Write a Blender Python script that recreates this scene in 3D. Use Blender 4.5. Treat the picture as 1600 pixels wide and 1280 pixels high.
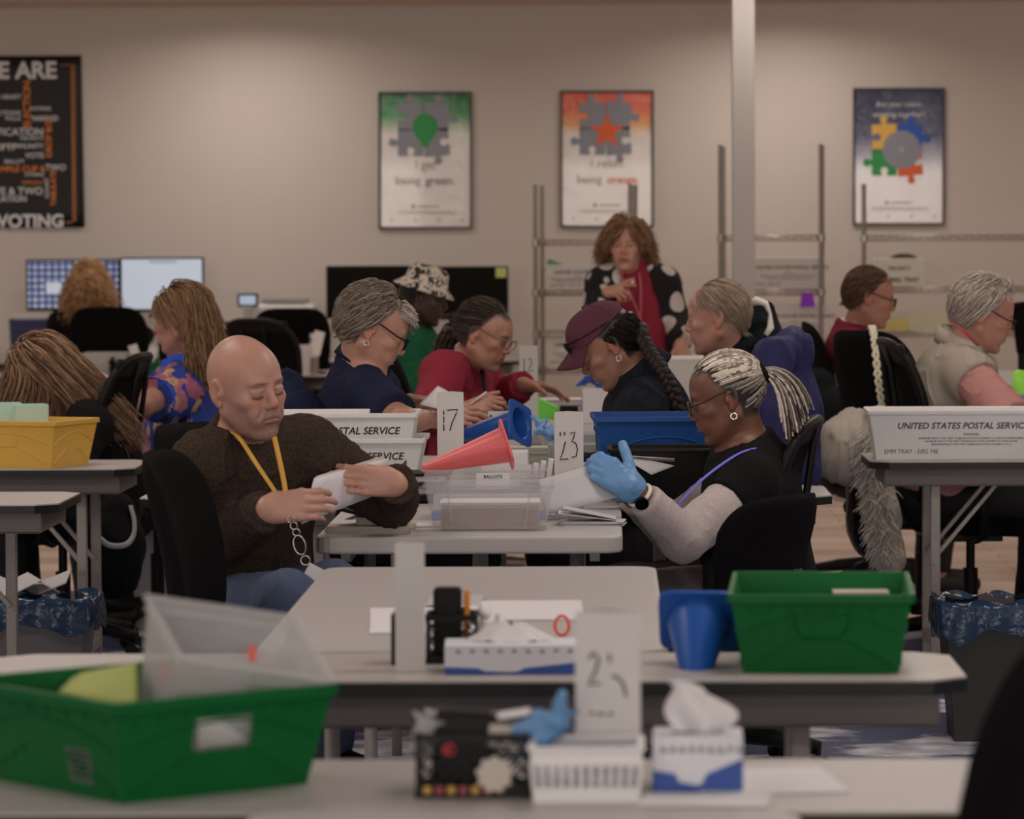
import bpy, math, random
import numpy as np
from mathutils import Vector, Matrix, Euler

sc = bpy.context.scene
COL = sc.collection
for _o in list(bpy.data.objects):
    bpy.data.objects.remove(_o)

# ------------------------------------------------------------------ camera
CAM_H = 1.49
cam_d = bpy.data.cameras.new('camera')
cam = bpy.data.objects.new('camera', cam_d)
COL.objects.link(cam)
sc.camera = cam
cam_d.sensor_fit = 'HORIZONTAL'
cam_d.sensor_width = 36.0
cam_d.lens = 140.0
cam_d.clip_end = 200
cam.location = (0, 0, CAM_H)
cam.rotation_euler = (Matrix.Rotation(math.radians(1.40), 3, 'Z') @ Matrix.Rotation(math.radians(90 - 2.485), 3, 'X')
                      @ Matrix.Rotation(math.radians(-0.30), 3, 'Z')).to_euler()
cam_d.dof.use_dof = True
cam_d.dof.focus_distance = 10.9
cam_d.dof.aperture_fstop = 5.9
cam_d.dof.aperture_blades = 9

# ------------------------------------------------------------------ view, world
sc.view_settings.view_transform = 'Standard'
sc.view_settings.look = 'None'
sc.view_settings.gamma = 1.0
sc.view_settings.use_curve_mapping = False
sc.view_settings.exposure = 0.0
world = bpy.data.worlds.new('world')
sc.world = world
world.use_nodes = True
world.node_tree.nodes['Background'].inputs[0].default_value = (1.0, 0.87, 0.78, 1)
world.node_tree.nodes['Background'].inputs[1].default_value = 0.03

# ------------------------------------------------------------------ room lamps: rows of ceiling troffers
CEIL = 2.975
WALL_Y = 24.9
def troffer(x, y, power, spread=150, sx=1.15, sy=0.55):
    d = bpy.data.lights.new('ceiling_troffer_light', 'AREA')
    d.shape = 'RECTANGLE'
    d.size, d.size_y = sx, sy
    d.energy = power
    d.color = (1.0, 0.865, 0.775)
    d.spread = math.radians(spread)
    o = bpy.data.objects.new('ceiling_troffer_light', d)
    COL.objects.link(o)
    o.location = (x, y, CEIL - 0.02)
for _y, _w in ((-9.6, 13), (-6.3, 11), (-3.0, 9), (0.3, 9), (3.6, 13), (6.9, 20), (10.2, 20), (13.5, 17), (16.8, 14), (20.1, 11)):
    for _x in (-5.6, -2.3, 1.0, 4.3):
        troffer(_x, _y, _w, 180)
# three unseen fill lights added behind the camera to brighten upright faces
for _x in (-5.0, 0.0, 5.0):
    _d = bpy.data.lights.new('window_daylight', 'AREA')
    _d.shape = 'RECTANGLE'
    _d.size, _d.size_y = 4.0, 1.9
    _d.energy = 230
    _d.color = (1.0, 0.90, 0.83)
    _o = bpy.data.objects.new('window_daylight', _d)
    COL.objects.link(_o)
    _o.location = (_x, -13.85, 1.75)
    _o.rotation_euler = (math.radians(90), 0, 0)
for _x in (-5.45, -2.22, 1.05, 4.35):
    troffer(_x, 23.93, 12.8, 160, 0.55, 0.55)

# ------------------------------------------------------------------ picture -> place
_R = cam.rotation_euler.to_matrix()
_F = 140.0 / 36.0 * 1600
def ray(px, py):
    return _R @ Vector(((px - 800) / _F, -(py - 640) / _F, -1.0))
def P(px, py, Y):
    """the point of the place seen at pixel (px, py) that stands Y metres down the room"""
    d = ray(px, py)
    return Vector((0, 0, CAM_H)) + d * (Y / d.y)
def PZ(px, py, z):
    d = ray(px, py)
    return Vector((0, 0, CAM_H)) + d * ((z - CAM_H) / d.z)
def PX(px, Y, z=0.74):
    """x in metres of picture column px at depth Y (rows matter little)"""
    return P(px, 370 + (CAM_H - z) * _F / Y, Y).x
# ------------------------------------------------------------------ materials
def s2l(c):
    c = c / 255.0
    return c / 12.92 if c <= 0.04045 else ((c + 0.055) / 1.055) ** 2.4
ILL = (0.55, 0.475, 0.425)
def alb(r, g, b, f=1.0):
    """albedo of a surface that reads (r, g, b) in the photograph under the room light times f"""
    c = [s2l(v) / (i * f) for v, i in zip((r, g, b), ILL)]
    k = min(1.0, 0.88 / max(c))
    return tuple(max(0.002, v * k) for v in c)
MATS = {}
def mat(name, col=None, rough=0.6, metal=0.0, spec=0.5, noise=None, bump=None, emit=None, attr=None, sheen=0, clear=None, coat=0, sss=0, wave=None):
    """col linear rgb; noise=(scale, amount) tints; bump=(scale, strength); attr names a colour attribute; clear=share of see-through"""
    if name in MATS:
        return MATS[name]
    m = bpy.data.materials.new(name)
    MATS[name] = m
    m.use_nodes = True
    nt = m.node_tree
    b = nt.nodes['Principled BSDF']
    b.inputs['Roughness'].default_value = rough
    b.inputs['Metallic'].default_value = metal
    b.inputs['Specular IOR Level'].default_value = spec
    if sheen:
        b.inputs['Sheen Weight'].default_value = sheen
        b.inputs['Sheen Roughness'].default_value = 0.6
    if coat:
        b.inputs['Coat Weight'].default_value = coat
    if sss:
        b.inputs['Subsurface Weight'].default_value = sss
        b.inputs['Subsurface Radius'].default_value = (0.012, 0.005, 0.003)
        b.inputs['Subsurface Scale'].default_value = 0.6
    src = None
    if attr:
        a = nt.nodes.new('ShaderNodeAttribute')
        a.attribute_name = attr
        src = a.outputs['Color']
    elif col is not None:
        b.inputs['Base Color'].default_value = (*col, 1)
    tc = None
    if noise or bump or wave:
        tc = nt.nodes.new('ShaderNodeTexCoord').outputs['Object']
    if noise:
        n = nt.nodes.new('ShaderNodeTexNoise')
        n.inputs['Scale'].default_value = noise[0]
        n.inputs['Detail'].default_value = 4
        nt.links.new(tc, n.inputs['Vector'])
        mr = nt.nodes.new('ShaderNodeMapRange')
        mr.inputs['From Min'].default_value, mr.inputs['From Max'].default_value = 0.3, 0.7
        mr.inputs['To Min'].default_value, mr.inputs['To Max'].default_value = 1 - noise[1], 1 + noise[1]
        nt.links.new(n.outputs['Fac'], mr.inputs['Value'])
        mx = nt.nodes.new('ShaderNodeMix')
        mx.data_type = 'RGBA'
        mx.blend_type = 'MULTIPLY'
        mx.inputs[0].default_value = 1.0
        if src:
            nt.links.new(src, mx.inputs[6])
        else:
            mx.inputs[6].default_value = (*col, 1)
        nt.links.new(mr.outputs[0], mx.inputs[7])
        src = mx.outputs[2]
    if src:
        nt.links.new(src, b.inputs['Base Color'])
    if bump or wave:
        bp = nt.nodes.new('ShaderNodeBump')
        if bump:
            n = nt.nodes.new('ShaderNodeTexNoise')
            n.inputs['Scale'].default_value = bump[0]
            n.inputs['Detail'].default_value = 3
            bp.inputs['Strength'].default_value = bump[1]
        else:
            n = nt.nodes.new('ShaderNodeTexWave')
            n.inputs['Scale'].default_value = wave[0]
            n.bands_direction = wave[2] if len(wave) > 2 else 'X'
            bp.inputs['Strength'].default_value = wave[1]
        bp.inputs['Distance'].default_value = 0.004
        nt.links.new(tc, n.inputs['Vector'])
        nt.links.new(n.outputs['Fac'], bp.inputs['Height'])
        nt.links.new(bp.outputs['Normal'], b.inputs['Normal'])
    if emit:
        b.inputs['Emission Color'].default_value = (*emit[0], 1)
        b.inputs['Emission Strength'].default_value = emit[1]
    if clear:
        out = nt.nodes['Material Output']
        t = nt.nodes.new('ShaderNodeBsdfTransparent')
        t.inputs[0].default_value = (0.97, 0.97, 0.97, 1)
        ms = nt.nodes.new('ShaderNodeMixShader')
        ms.inputs[0].default_value = 1 - clear
        nt.links.new(t.outputs[0], ms.inputs[1])
        nt.links.new(b.outputs[0], ms.inputs[2])
        nt.links.new(ms.outputs[0], out.inputs['Surface'])
    return m

# ------------------------------------------------------------------ scene tree
def thing(name, label, cat, loc=(0, 0, 0), rz=0.0, group=None, kind=None):
    o = bpy.data.objects.new(name, None)
    o.empty_display_size = 0.05
    COL.objects.link(o)
    o.location = loc
    o.rotation_euler = (0, 0, rz)
    o['label'] = label
    o['category'] = cat
    if group:
        o['group'] = group
    if kind:
        o['kind'] = kind
    return o
def tag(o, label=None, cat=None, group=None, kind=None):
    if label: o['label'] = label
    if cat: o['category'] = cat
    if group: o['group'] = group
    if kind: o['kind'] = kind
    return o
KIDS = {}
def adopt(o, parent):
    o.parent = parent
    KIDS.setdefault(parent.name, []).append(o)
def copy_tree(src, loc=None, rot=None, label=None, group=None, parent=None):
    c = src.copy()
    COL.objects.link(c)
    if parent: adopt(c, parent)
    for k in KIDS.get(src.name, []):
        copy_tree(k, parent=c)
    if loc is not None: c.location = loc
    if rot is not None: c.rotation_euler = (0, 0, rot) if not hasattr(rot, '__len__') else rot
    if label: c['label'] = label
    if group: c['group'] = group
    return c

# ------------------------------------------------------------------ mesh collecting
def frame_from(z, x=None):
    z = Vector(z).normalized()
    x = Vector(x) if x is not None else (Vector((1, 0, 0)) if abs(z.x) < 0.9 else Vector((0, 1, 0)))
    x = (x - z * x.dot(z)).normalized()
    y = z.cross(x)
    return Matrix((x, y, z)).transposed()
class MB:
    def __init__(s):
        s.v, s.f = [], []
    def add(s, vs, fs):
        b = len(s.v)
        s.v += [tuple(v) for v in vs]
        s.f += [tuple(i + b for i in f) for f in fs]
        return s
    def box(s, c, d, R=None):
        x, y, z = d[0] / 2, d[1] / 2, d[2] / 2
        vs = [Vector((sx * x, sy * y, sz * z)) for sz in (-1, 1) for sx, sy in ((-1, -1), (1, -1), (1, 1), (-1, 1))]
        if R is not None:
            vs = [R @ v for v in vs]
        c = Vector(c)
        return s.add([v + c for v in vs], [(3, 2, 1, 0), (4, 5, 6, 7), (0, 1, 5, 4), (1, 2, 6, 5), (2, 3, 7, 6), (3, 0, 4, 7)])
    def bar(s, a, b, w, h, up=(0, 0, 1)):
        a, b = Vector(a), Vector(b)
        z = (b - a)
        x = Vector(up).cross(z)
        if x.length < 1e-6: x = Vector((1, 0, 0))
        R = frame_from(z, x)
        return s.box((a + b) / 2, (w, h, z.length), R)
    def cyl(s, a, b, r, r2=None, n=16, cap=True):
        a, b = Vector(a), Vector(b)
        R = frame_from(b - a)
        r2 = r if r2 is None else r2
        vs = []
        for c, rr in ((a, r), (b, r2)):
            vs += [c + R @ Vector((rr * math.cos(2 * math.pi * i / n), rr * math.sin(2 * math.pi * i / n), 0)) for i in range(n)]
        fs = [(i, (i + 1) % n, n + (i + 1) % n, n + i) for i in range(n)]
        if cap:
            fs += [tuple(range(n - 1, -1, -1)), tuple(range(n, 2 * n))]
        return s.add(vs, fs)
    def tube(s, pts, r, n=8, flat=1.0, up=None, cap=True):
        pts = [Vector(p) for p in pts]
        m = len(pts)
        rs = r if hasattr(r, '__len__') else [r] * m
        vs, prev = [], up
        for i, p in enumerate(pts):
            t = (pts[min(i + 1, m - 1)] - pts[max(i - 1, 0)])
            R = frame_from(t, prev)
            prev = R.col[0].copy()
            vs += [p + R @ Vector((rs[i] * math.cos(2 * math.pi * k / n), rs[i] * flat * math.sin(2 * math.pi * k / n), 0)) for k in range(n)]
        fs = [(i * n + k, i * n + (k + 1) % n, (i + 1) * n + (k + 1) % n, (i + 1) * n + k) for i in range(m - 1) for k in range(n)]
        if cap:
            fs += [tuple(range(n - 1, -1, -1)), tuple(range((m - 1) * n, m * n))]
        return s.add(vs, fs)
    def ring(s, c, R, r, t, n=20, k=6, squash=1.0):
        pts = [Vector(c) + R @ Vector((r * math.cos(2 * math.pi * i / n), r * squash * math.sin(2 * math.pi * i / n), 0)) for i in range(n)]
        vs = []
        for i, p in enumerate(pts):
            o = (p - Vector(c)).normalized()
            z = R.col[2]
            vs += [p + (o * math.cos(2 * math.pi * j / k) + z * math.sin(2 * math.pi * j / k)) * t for j in range(k)]
        fs = [(i * k + j, ((i + 1) % n) * k + j, ((i + 1) % n) * k + (j + 1) % k, i * k + (j + 1) % k) for i in range(n) for j in range(k)]
        return s.add(vs, fs)
    def lathe(s, prof, c=(0, 0, 0), n=24, R=None, cap=True):
        """prof: (radius, height) pairs from the bottom up"""
        R = R or Matrix.Identity(3)
        c = Vector(c)
        vs = [c + R @ Vector((r * math.cos(2 * math.pi * i / n), r * math.sin(2 * math.pi * i / n), h)) for r, h in prof for i in range(n)]
        m = len(prof)
        fs = [(j * n + i, j * n + (i + 1) % n, (j + 1) * n + (i + 1) % n, (j + 1) * n + i) for j in range(m - 1) for i in range(n)]
        if cap:
            fs += [tuple(range(n - 1, -1, -1)), tuple(range((m - 1) * n, m * n))]
        return s.add(vs, fs)
    def ball(s, c, r, n=12, R=None):
        r = r if hasattr(r, '__len__') else (r, r, r)
        vs, m = [], n // 2
        for j in range(1, m):
            t = math.pi * j / m
            for i in range(n):
                a = 2 * math.pi * i / n
                vs.append(Vector((r[0] * math.sin(t) * math.cos(a), r[1] * math.sin(t) * math.sin(a), r[2] * math.cos(t))))
        vs += [Vector((0, 0, r[2])), Vector((0, 0, -r[2]))]
        fs = [(j * n + i, (j + 1) * n + i, (j + 1) * n + (i + 1) % n, j * n + (i + 1) % n) for j in range(m - 2) for i in range(n)]
        T = len(vs) - 2
        fs += [(T, i, (i + 1) % n) for i in range(n)] + [(T + 1, (m - 2) * n + (i + 1) % n, (m - 2) * n + i) for i in range(n)]
        if R is not None: vs = [R @ v for v in vs]
        return s.add([v + Vector(c) for v in vs], fs)
    def prism(s, poly, z0, z1, M=None):
        """poly xy outline extruded z0..z1, moved by the 4x4 or 3x3 matrix M"""
        n = len(poly)
        vs = [Vector((x, y, z0)) for x, y in poly] + [Vector((x, y, z1)) for x, y in poly]
        if M is not None: vs = [M @ v for v in vs]
        return s.add(vs, [tuple(range(n - 1, -1, -1)), tuple(range(n, 2 * n))] + [(i, (i + 1) % n, n + (i + 1) % n, n + i) for i in range(n)])
    def grid(s, fn, nu, nv, closed=False):
        vs = [fn(i / (nu if closed else nu - 1), j / (nv - 1)) for j in range(nv) for i in range(nu)]
        fs = [(j * nu + i, j * nu + (i + 1) % nu, (j + 1) * nu + (i + 1) % nu, (j + 1) * nu + i) for j in range(nv - 1) for i in range(nu if closed else nu - 1)]
        return s.add(vs, fs)
    def quad(s, a, b, c, d):
        return s.add([a, b, c, d], [(0, 1, 2, 3)])
    def text(s, txt, o, right, up, size, bold=0.0, shear=0.0, align='LEFT', out=0.0006, spacing=1.0, width=None):
        """lettering laid on the plane through o spanned by right and up; size = height of the capitals"""
        vs, fs = glyphs(txt, bold, shear, align, spacing)
        if not len(vs): return s
        k = size / 0.70
        right, up = Vector(right).normalized(), Vector(up).normalized()
        kx = k
        if width:
            kx = width / max(1e-6, (vs[:, 0].max() - vs[:, 0].min()))
        nrm = right.cross(up)
        o = Vector(o) + nrm * out
        return s.add([o + right * (float(x) * kx) + up * (float(y) * k) for x, y in vs[:, :2]], fs)
_G = {}
def glyphs(txt, bold, shear, align, spacing):
    key = (txt, bold, shear, align, spacing)
    if key not in _G:
        cu = bpy.data.curves.new('lettering_curve', 'FONT')
        cu.body = txt
        cu.size = 1.0
        cu.offset = bold
        cu.shear = shear
        cu.align_x = align
        cu.space_character = spacing
        cu.resolution_u = 3
        ob = bpy.data.objects.new('lettering_curve', cu)
        COL.objects.link(ob)
        dg = bpy.context.evaluated_depsgraph_get()
        me = bpy.data.meshes.new_from_object(ob.evaluated_get(dg))
        v = np.array([tuple(x.co) for x in me.vertices]).reshape(-1, 3)
        f = [tuple(p.vertices) for p in me.polygons]
        bpy.data.objects.remove(ob)
        bpy.data.curves.remove(cu)
        bpy.data.meshes.remove(me)
        _G[key] = (v, f)
    return _G[key]
def mesh_obj(name, me, material, parent=None, smooth=False, bevel=0, world=False, solid=0, sub=0, seg=2):
    o = bpy.data.objects.new(name, me)
    COL.objects.link(o)
    if material: me.materials.append(material)
    if world and parent is not None:
        top = parent
        off = Vector((0, 0, 0))
        while top is not None:
            off += top.location
            top = top.parent
        me.transform(Matrix.Translation(-off))
    if smooth:
        me.polygons.foreach_set('use_smooth', [True] * len(me.polygons))
    if parent is not None: adopt(o, parent)
    if solid:
        md = o.modifiers.new('solid', 'SOLIDIFY')
        md.thickness = solid
        md.offset = 0
    if bevel:
        md = o.modifiers.new('edge', 'BEVEL')
        md.width = bevel
        md.segments = seg
        md.limit_method = 'ANGLE'
        md.angle_limit = math.radians(40)
        md.harden_normals = False
    if sub:
        md = o.modifiers.new('soft', 'SUBSURF')
        md.levels = md.render_levels = sub
    if bevel and not smooth:
        pass
    return o
def obj(name, mb, material, parent=None, **kw):
    me = bpy.data.meshes.new(name)
    me.from_pydata([tuple(v) for v in mb.v], [], mb.f)
    me.update()
    return mesh_obj(name, me, material, parent, **kw)
def rounded_rect(w, h, r, n=5, cx=0, cy=0):
    out = []
    for sx, sy, a0 in ((1, -1, -90), (1, 1, 0), (-1, 1, 90), (-1, -1, 180)):
        for i in range(n + 1):
            a = math.radians(a0 + 90 * i / n)
            out.append((cx + sx * (w / 2 - r) + r * math.cos(a), cy + sy * (h / 2 - r) + r * math.sin(a)))
    return out

# ------------------------------------------------------------------ numeric noise, implicit surfaces
def _hash(i, j, k):
    h = (i * 374761393 + j * 668265263 + k * 1442695041) & 0x7fffffff
    h = ((h ^ (h >> 13)) * 1274126177) & 0x7fffffff
    return ((h ^ (h >> 16)) & 0xffff) / 32767.5 - 1.0
def vnoise(p):
    p = np.asarray(p, float)
    i = np.floor(p).astype(np.int64)
    f = p - i
    f = f * f * (3 - 2 * f)
    r = 0
    for dx in (0, 1):
        for dy in (0, 1):
            for dz in (0, 1):
                w = (f[..., 0] if dx else 1 - f[..., 0]) * (f[..., 1] if dy else 1 - f[..., 1]) * (f[..., 2] if dz else 1 - f[..., 2])
                r = r + w * _hash(i[..., 0] + dx, i[..., 1] + dy, i[..., 2] + dz)
    return r
class SDF:
    """a list of rounded shapes melted into one surface"""
    def __init__(s):
        s.p = []
        s.T = None
    def at(s, o, R, k=1.0):
        s.T = (np.array(o, float), np.array(R, float), k)
        return s
    def home(s):
        s.T = None
        return s
    def _pt(s, a):
        a = np.array(a, float)
        if s.T: a = s.T[0] + s.T[1] @ (a * s.T[2])
        return a
    def cone(s, a, b, ra, rb=None, k=0.02, op='u', flat=None, sq=None):
        """rounded cone a-b; flat: clip the end at b (or both) square; sq=(axis, factor): squash across"""
        t = s.T[2] if s.T else 1.0
        rb = ra if rb is None else rb
        a, b = s._pt(a), s._pt(b)
        r = max(ra, rb) * t
        if sq is not None:
            sqa = np.array(sq[0], float)
            if s.T: sqa = s.T[1] @ sqa
            sq = (sqa / np.linalg.norm(sqa), sq[1])
            r *= max(1, sq[1])
        s.p.append(('c', op, k * t, np.minimum(a, b) - r, np.maximum(a, b) + r, (a, b, ra * t, rb * t, flat, sq)))
        return s
    def ell(s, c, r, R=None, k=0.02, op='u'):
        t = s.T[2] if s.T else 1.0
        c = s._pt(c)
        r = (np.array(r, float) if hasattr(r, '__len__') else np.array([r] * 3, float)) * t
        R = np.eye(3) if R is None else np.array(R, float)
        if s.T: R = s.T[1] @ R
        e = np.abs(R) @ r
        s.p.append(('e', op, k * t, c - e, c + e, (c, r, R)))
        return s
    def half(s, o, n, k=0.0, near=None):
        """cut away everything on the side n points to (near = radius of the cut's reach)"""
        o = s._pt(o)
        n = np.array(n, float)
        if s.T: n = s.T[1] @ n
        n = n / np.linalg.norm(n)
        lo, hi = (o - 9, o + 9) if near is None else (o - near, o + near)
        s.p.append(('h', 'x' if near is None else 'xn', k, lo, hi, (o, n, near)))
        return s
    def evalp(s, prims, q):
        d = np.full(q.shape[:-1], 9.0)
        for kind, op, k, lo, hi, a in prims:
            if kind == 'c':
                pa, pb, ra, rb, flat, sq = a
                ba = pb - pa
                L2 = max(1e-12, ba @ ba)
                w = q - pa
                t = (w @ ba) / L2
                tc = np.clip(t, 0, 1)
                v = w - tc[..., None] * ba
                if sq is not None:
                    c = v @ sq[0]
                    v = v - (c * (1 - 1 / sq[1]))[..., None] * sq[0]
                e = np.sqrt((v * v).sum(-1)) - (ra + (rb - ra) * tc)
                if flat:
                    e = np.maximum(e, (t - 1) * math.sqrt(L2))
                    if flat == 2: e = np.maximum(e, -t * math.sqrt(L2))
            elif kind == 'e':
                c, r, R = a
                w = ((q - c) @ R) / r
                l = np.sqrt((w * w).sum(-1))
                g = np.sqrt(((w / r) ** 2).sum(-1))
                e = np.where(l < 0.05, (l - 1) * r.min(), l * (l - 1) / np.maximum(g, 1e-9))
            else:
                e = (q - a[0]) @ a[1]
            if op == 'u':
                if k > 0:
                    h = np.maximum(k - np.abs(d - e), 0) / k
                    d = np.minimum(d, e) - h * h * k * 0.25
                else:
                    d = np.minimum(d, e)
            elif op == 's':
                e = -e
                if k > 0:
                    h = np.maximum(k - np.abs(d - e), 0) / k
                    d = np.maximum(d, e) + h * h * k * 0.25
                else:
                    d = np.maximum(d, e)
            elif op == 'x':
                d = np.maximum(d, e)
            elif op == 'xn':
                rr = np.sqrt(((q - a[0]) ** 2).sum(-1))
                d = np.where(rr < a[2], np.maximum(d, e), d)
        return d
    def surface(s, res, n=24):
        lo = np.min([p[3] for p in s.p if p[1] == 'u'], axis=0) - 3 * res
        hi = np.max([p[4] for p in s.p if p[1] == 'u'], axis=0) + 3 * res
        N = np.ceil((hi - lo) / res).astype(int) + 2
        big = np.int64(1) << 20
        ids, pos, quads = [], [], []
        ax = np.arange(n + 2)
        gx, gy, gz = np.meshgrid(ax, ax, ax, indexing='ij')
        base = np.stack([gx, gy, gz], -1).astype(float)
        marg = max([p[2] for p in s.p]) + 2 * res
        half = res * (n + 1) * 0.5 * 1.7321
        for bx in range(0, N[0], n):
            for by in range(0, N[1], n):
                for bz in range(0, N[2], n):
                    o = lo + np.array([bx, by, bz]) * res
                    e = o + (n + 1) * res
                    pr = [p for p in s.p if np.all(p[3] - marg < e) and np.all(p[4] + marg > o)]
                    if not any(p[1] == 'u' for p in pr): continue
                    cd = s.evalp(pr, ((o + e) / 2)[None, :])[0]
                    if abs(cd) > half * 2.2: continue
                    d = s.evalp(pr, o + base * res)
                    ins = d < 0
                    if ins.all() or not ins.any(): continue
                    # cell vertices for all (n+1)^3 cells
                    cs = np.zeros((n + 1,) * 3, int)
                    acc = np.zeros((n + 1,) * 3 + (3,))
                    cnt = np.zeros((n + 1,) * 3)
                    S = lambda a, i, j, k: a[i:i + n + 1, j:j + n + 1, k:k + n + 1]
                    for axx in range(3):
                        for u in (0, 1):
                            for v in (0, 1):
                                c0 = [0, 0, 0]
                                oth = [q for q in range(3) if q != axx]
                                c0[oth[0]], c0[oth[1]] = u, v
                                c1 = list(c0)
                                c1[axx] = 1
                                d0, d1 = S(d, *c0), S(d, *c1)
                                x = (d0 < 0) != (d1 < 0)
                                if not x.any(): continue
                                t = d0 / np.where(x, d0 - d1, 1)
                                for q in range(3):
                                    val = c0[q] + (t if q == axx else 0)
                                    acc[..., q] += np.where(x, val, 0)
                                cnt += x
                    act = cnt > 0
                    ii = np.argwhere(act)
                    pp = acc[act] / cnt[act][:, None] + ii
                    gid = ((ii[:, 0] + bx) * big + (ii[:, 1] + by)) * big + ii[:, 2] + bz
                    ids.append(gid)
                    pos.append(o + pp * res)
                    # faces: edges whose low corner (i,j,k) has i,j,k in 1..n
                    for axx in range(3):
                        a0 = d[1:n + 1, 1:n + 1, 1:n + 1]
                        sl = [slice(1, n + 1)] * 3
                        sl[axx] = slice(2, n + 2)
                        a1 = d[tuple(sl)]
                        x = (a0 < 0) != (a1 < 0)
                        if not x.any(): continue
                        e0 = np.argwhere(x) + 1
                        flip = (a0 < 0)[x]
                        o1, o2 = (axx + 1) % 3, (axx + 2) % 3
                        q4 = []
                        for u, v in ((1, 1), (0, 1), (0, 0), (1, 0)):
                            c = e0.copy()
                            c[:, o1] -= u
                            c[:, o2] -= v
                            q4.append(((c[:, 0] + bx) * big + (c[:, 1] + by)) * big + c[:, 2] + bz)
                        q4 = np.stack(q4, 1)
                        q4[~flip] = q4[~flip][:, ::-1]
                        quads.append(q4)
        ids = np.concatenate(ids)
        pos = np.concatenate(pos)
        u, first = np.unique(ids, return_index=True)
        V = pos[first]
        Q = np.concatenate(quads)
        idx = np.searchsorted(u, Q)
        idx = np.minimum(idx, len(u) - 1)
        ok = (u[idx] == Q).all(1)
        idx = idx[ok]
        used = np.unique(idx)
        return V[used], np.searchsorted(used, idx)
def smooth_mesh(V, Q, it=2, lam=0.5):
    n = len(V)
    e = np.concatenate([Q[:, [0, 1]], Q[:, [1, 2]], Q[:, [2, 3]], Q[:, [3, 0]]])
    cnt = np.bincount(e[:, 0], minlength=n) + np.bincount(e[:, 1], minlength=n)
    for _ in range(it):
        a = np.zeros_like(V)
        for c in range(3):
            a[:, c] = np.bincount(e[:, 0], V[e[:, 1], c], n) + np.bincount(e[:, 1], V[e[:, 0], c], n)
        V = V + lam * (a / np.maximum(cnt, 1)[:, None] - V)
    return V
def mesh_normals(V, Q):
    fn = np.cross(V[Q[:, 2]] - V[Q[:, 0]], V[Q[:, 3]] - V[Q[:, 1]])
    N = np.zeros_like(V)
    for c in range(3):
        for k in range(4):
            N[:, c] += np.bincount(Q[:, k], fn[:, c], len(V))
    return N / np.maximum(np.linalg.norm(N, axis=1), 1e-12)[:, None]
def np_mesh(name, V, F, col=None, colname='Col'):
    me = bpy.data.meshes.new(name)
    nv, nf, k = len(V), len(F), F.shape[1]
    me.vertices.add(nv)
    me.vertices.foreach_set('co', np.ascontiguousarray(V, np.float32).ravel())
    me.loops.add(nf * k)
    me.loops.foreach_set('vertex_index', np.ascontiguousarray(F, np.int32).ravel())
    me.polygons.add(nf)
    me.polygons.foreach_set('loop_start', np.arange(0, nf * k, k, dtype=np.int32))
    me.polygons.foreach_set('use_smooth', np.ones(nf, bool))
    me.update(calc_edges=True)
    if col is not None:
        a = me.color_attributes.new(colname, 'FLOAT_COLOR', 'POINT')
        c = np.ones((nv, 4), np.float32)
        c[:, :3] = col
        a.data.foreach_set('color', c.ravel())
    return me
def melt(name, sdf, res, material, parent, disp=None, col=None, it=2, world=True):
    """sdf -> one smooth mesh object; disp(V, N) gives outward millimetres in metres; col(V) gives colours"""
    V, Q = sdf.surface(res)
    V = smooth_mesh(V, Q, it)
    if disp is not None:
        V = V + mesh_normals(V, Q) * disp(V)[:, None]
    me = np_mesh(name, V, Q, col(V) if col else None)
    return mesh_obj(name, me, material, parent, world=world)
def strands_mesh(name, paths, rad, n=4, tone=None, flat=1.0):
    """paths (count, steps, 3) -> one mesh of thin tapered locks; tone per lock goes to the colour attribute"""
    paths = np.asarray(paths, float)
    c, m, _ = paths.shape
    T = np.gradient(paths, axis=1)
    T /= np.maximum(np.linalg.norm(T, axis=2, keepdims=True), 1e-9)
    ref = np.where(np.abs(T[..., 2:3]) < 0.9, np.array([0, 0, 1.0]), np.array([1.0, 0, 0]))
    X = np.cross(T, ref)
    X /= np.maximum(np.linalg.norm(X, axis=2, keepdims=True), 1e-9)
    Y = np.cross(T, X)
    rad = np.asarray(rad, float)
    if rad.ndim == 1: rad = np.tile(rad, (c, 1))
    ang = 2 * np.pi * np.arange(n) / n
    V = paths[:, :, None, :] + rad[:, :, None, None] * (np.cos(ang)[None, None, :, None] * X[:, :, None, :] + flat * np.sin(ang)[None, None, :, None] * Y[:, :, None, :])
    V = V.reshape(-1, 3)
    i, j, k = np.meshgrid(np.arange(c), np.arange(m - 1), np.arange(n), indexing='ij')
    b = i * m * n + j * n
    F = np.stack([b + k, b + (k + 1) % n, b + n + (k + 1) % n, b + n + k], -1).reshape(-1, 4)
    col = None
    if tone is not None:
        tone = np.asarray(tone)
        if tone.ndim == 2: tone = np.repeat(tone[:, None, :], m, 1)
        col = np.repeat(tone.reshape(c * m, 3), n, axis=0)
    return np_mesh(name, V, F, col)
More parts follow.
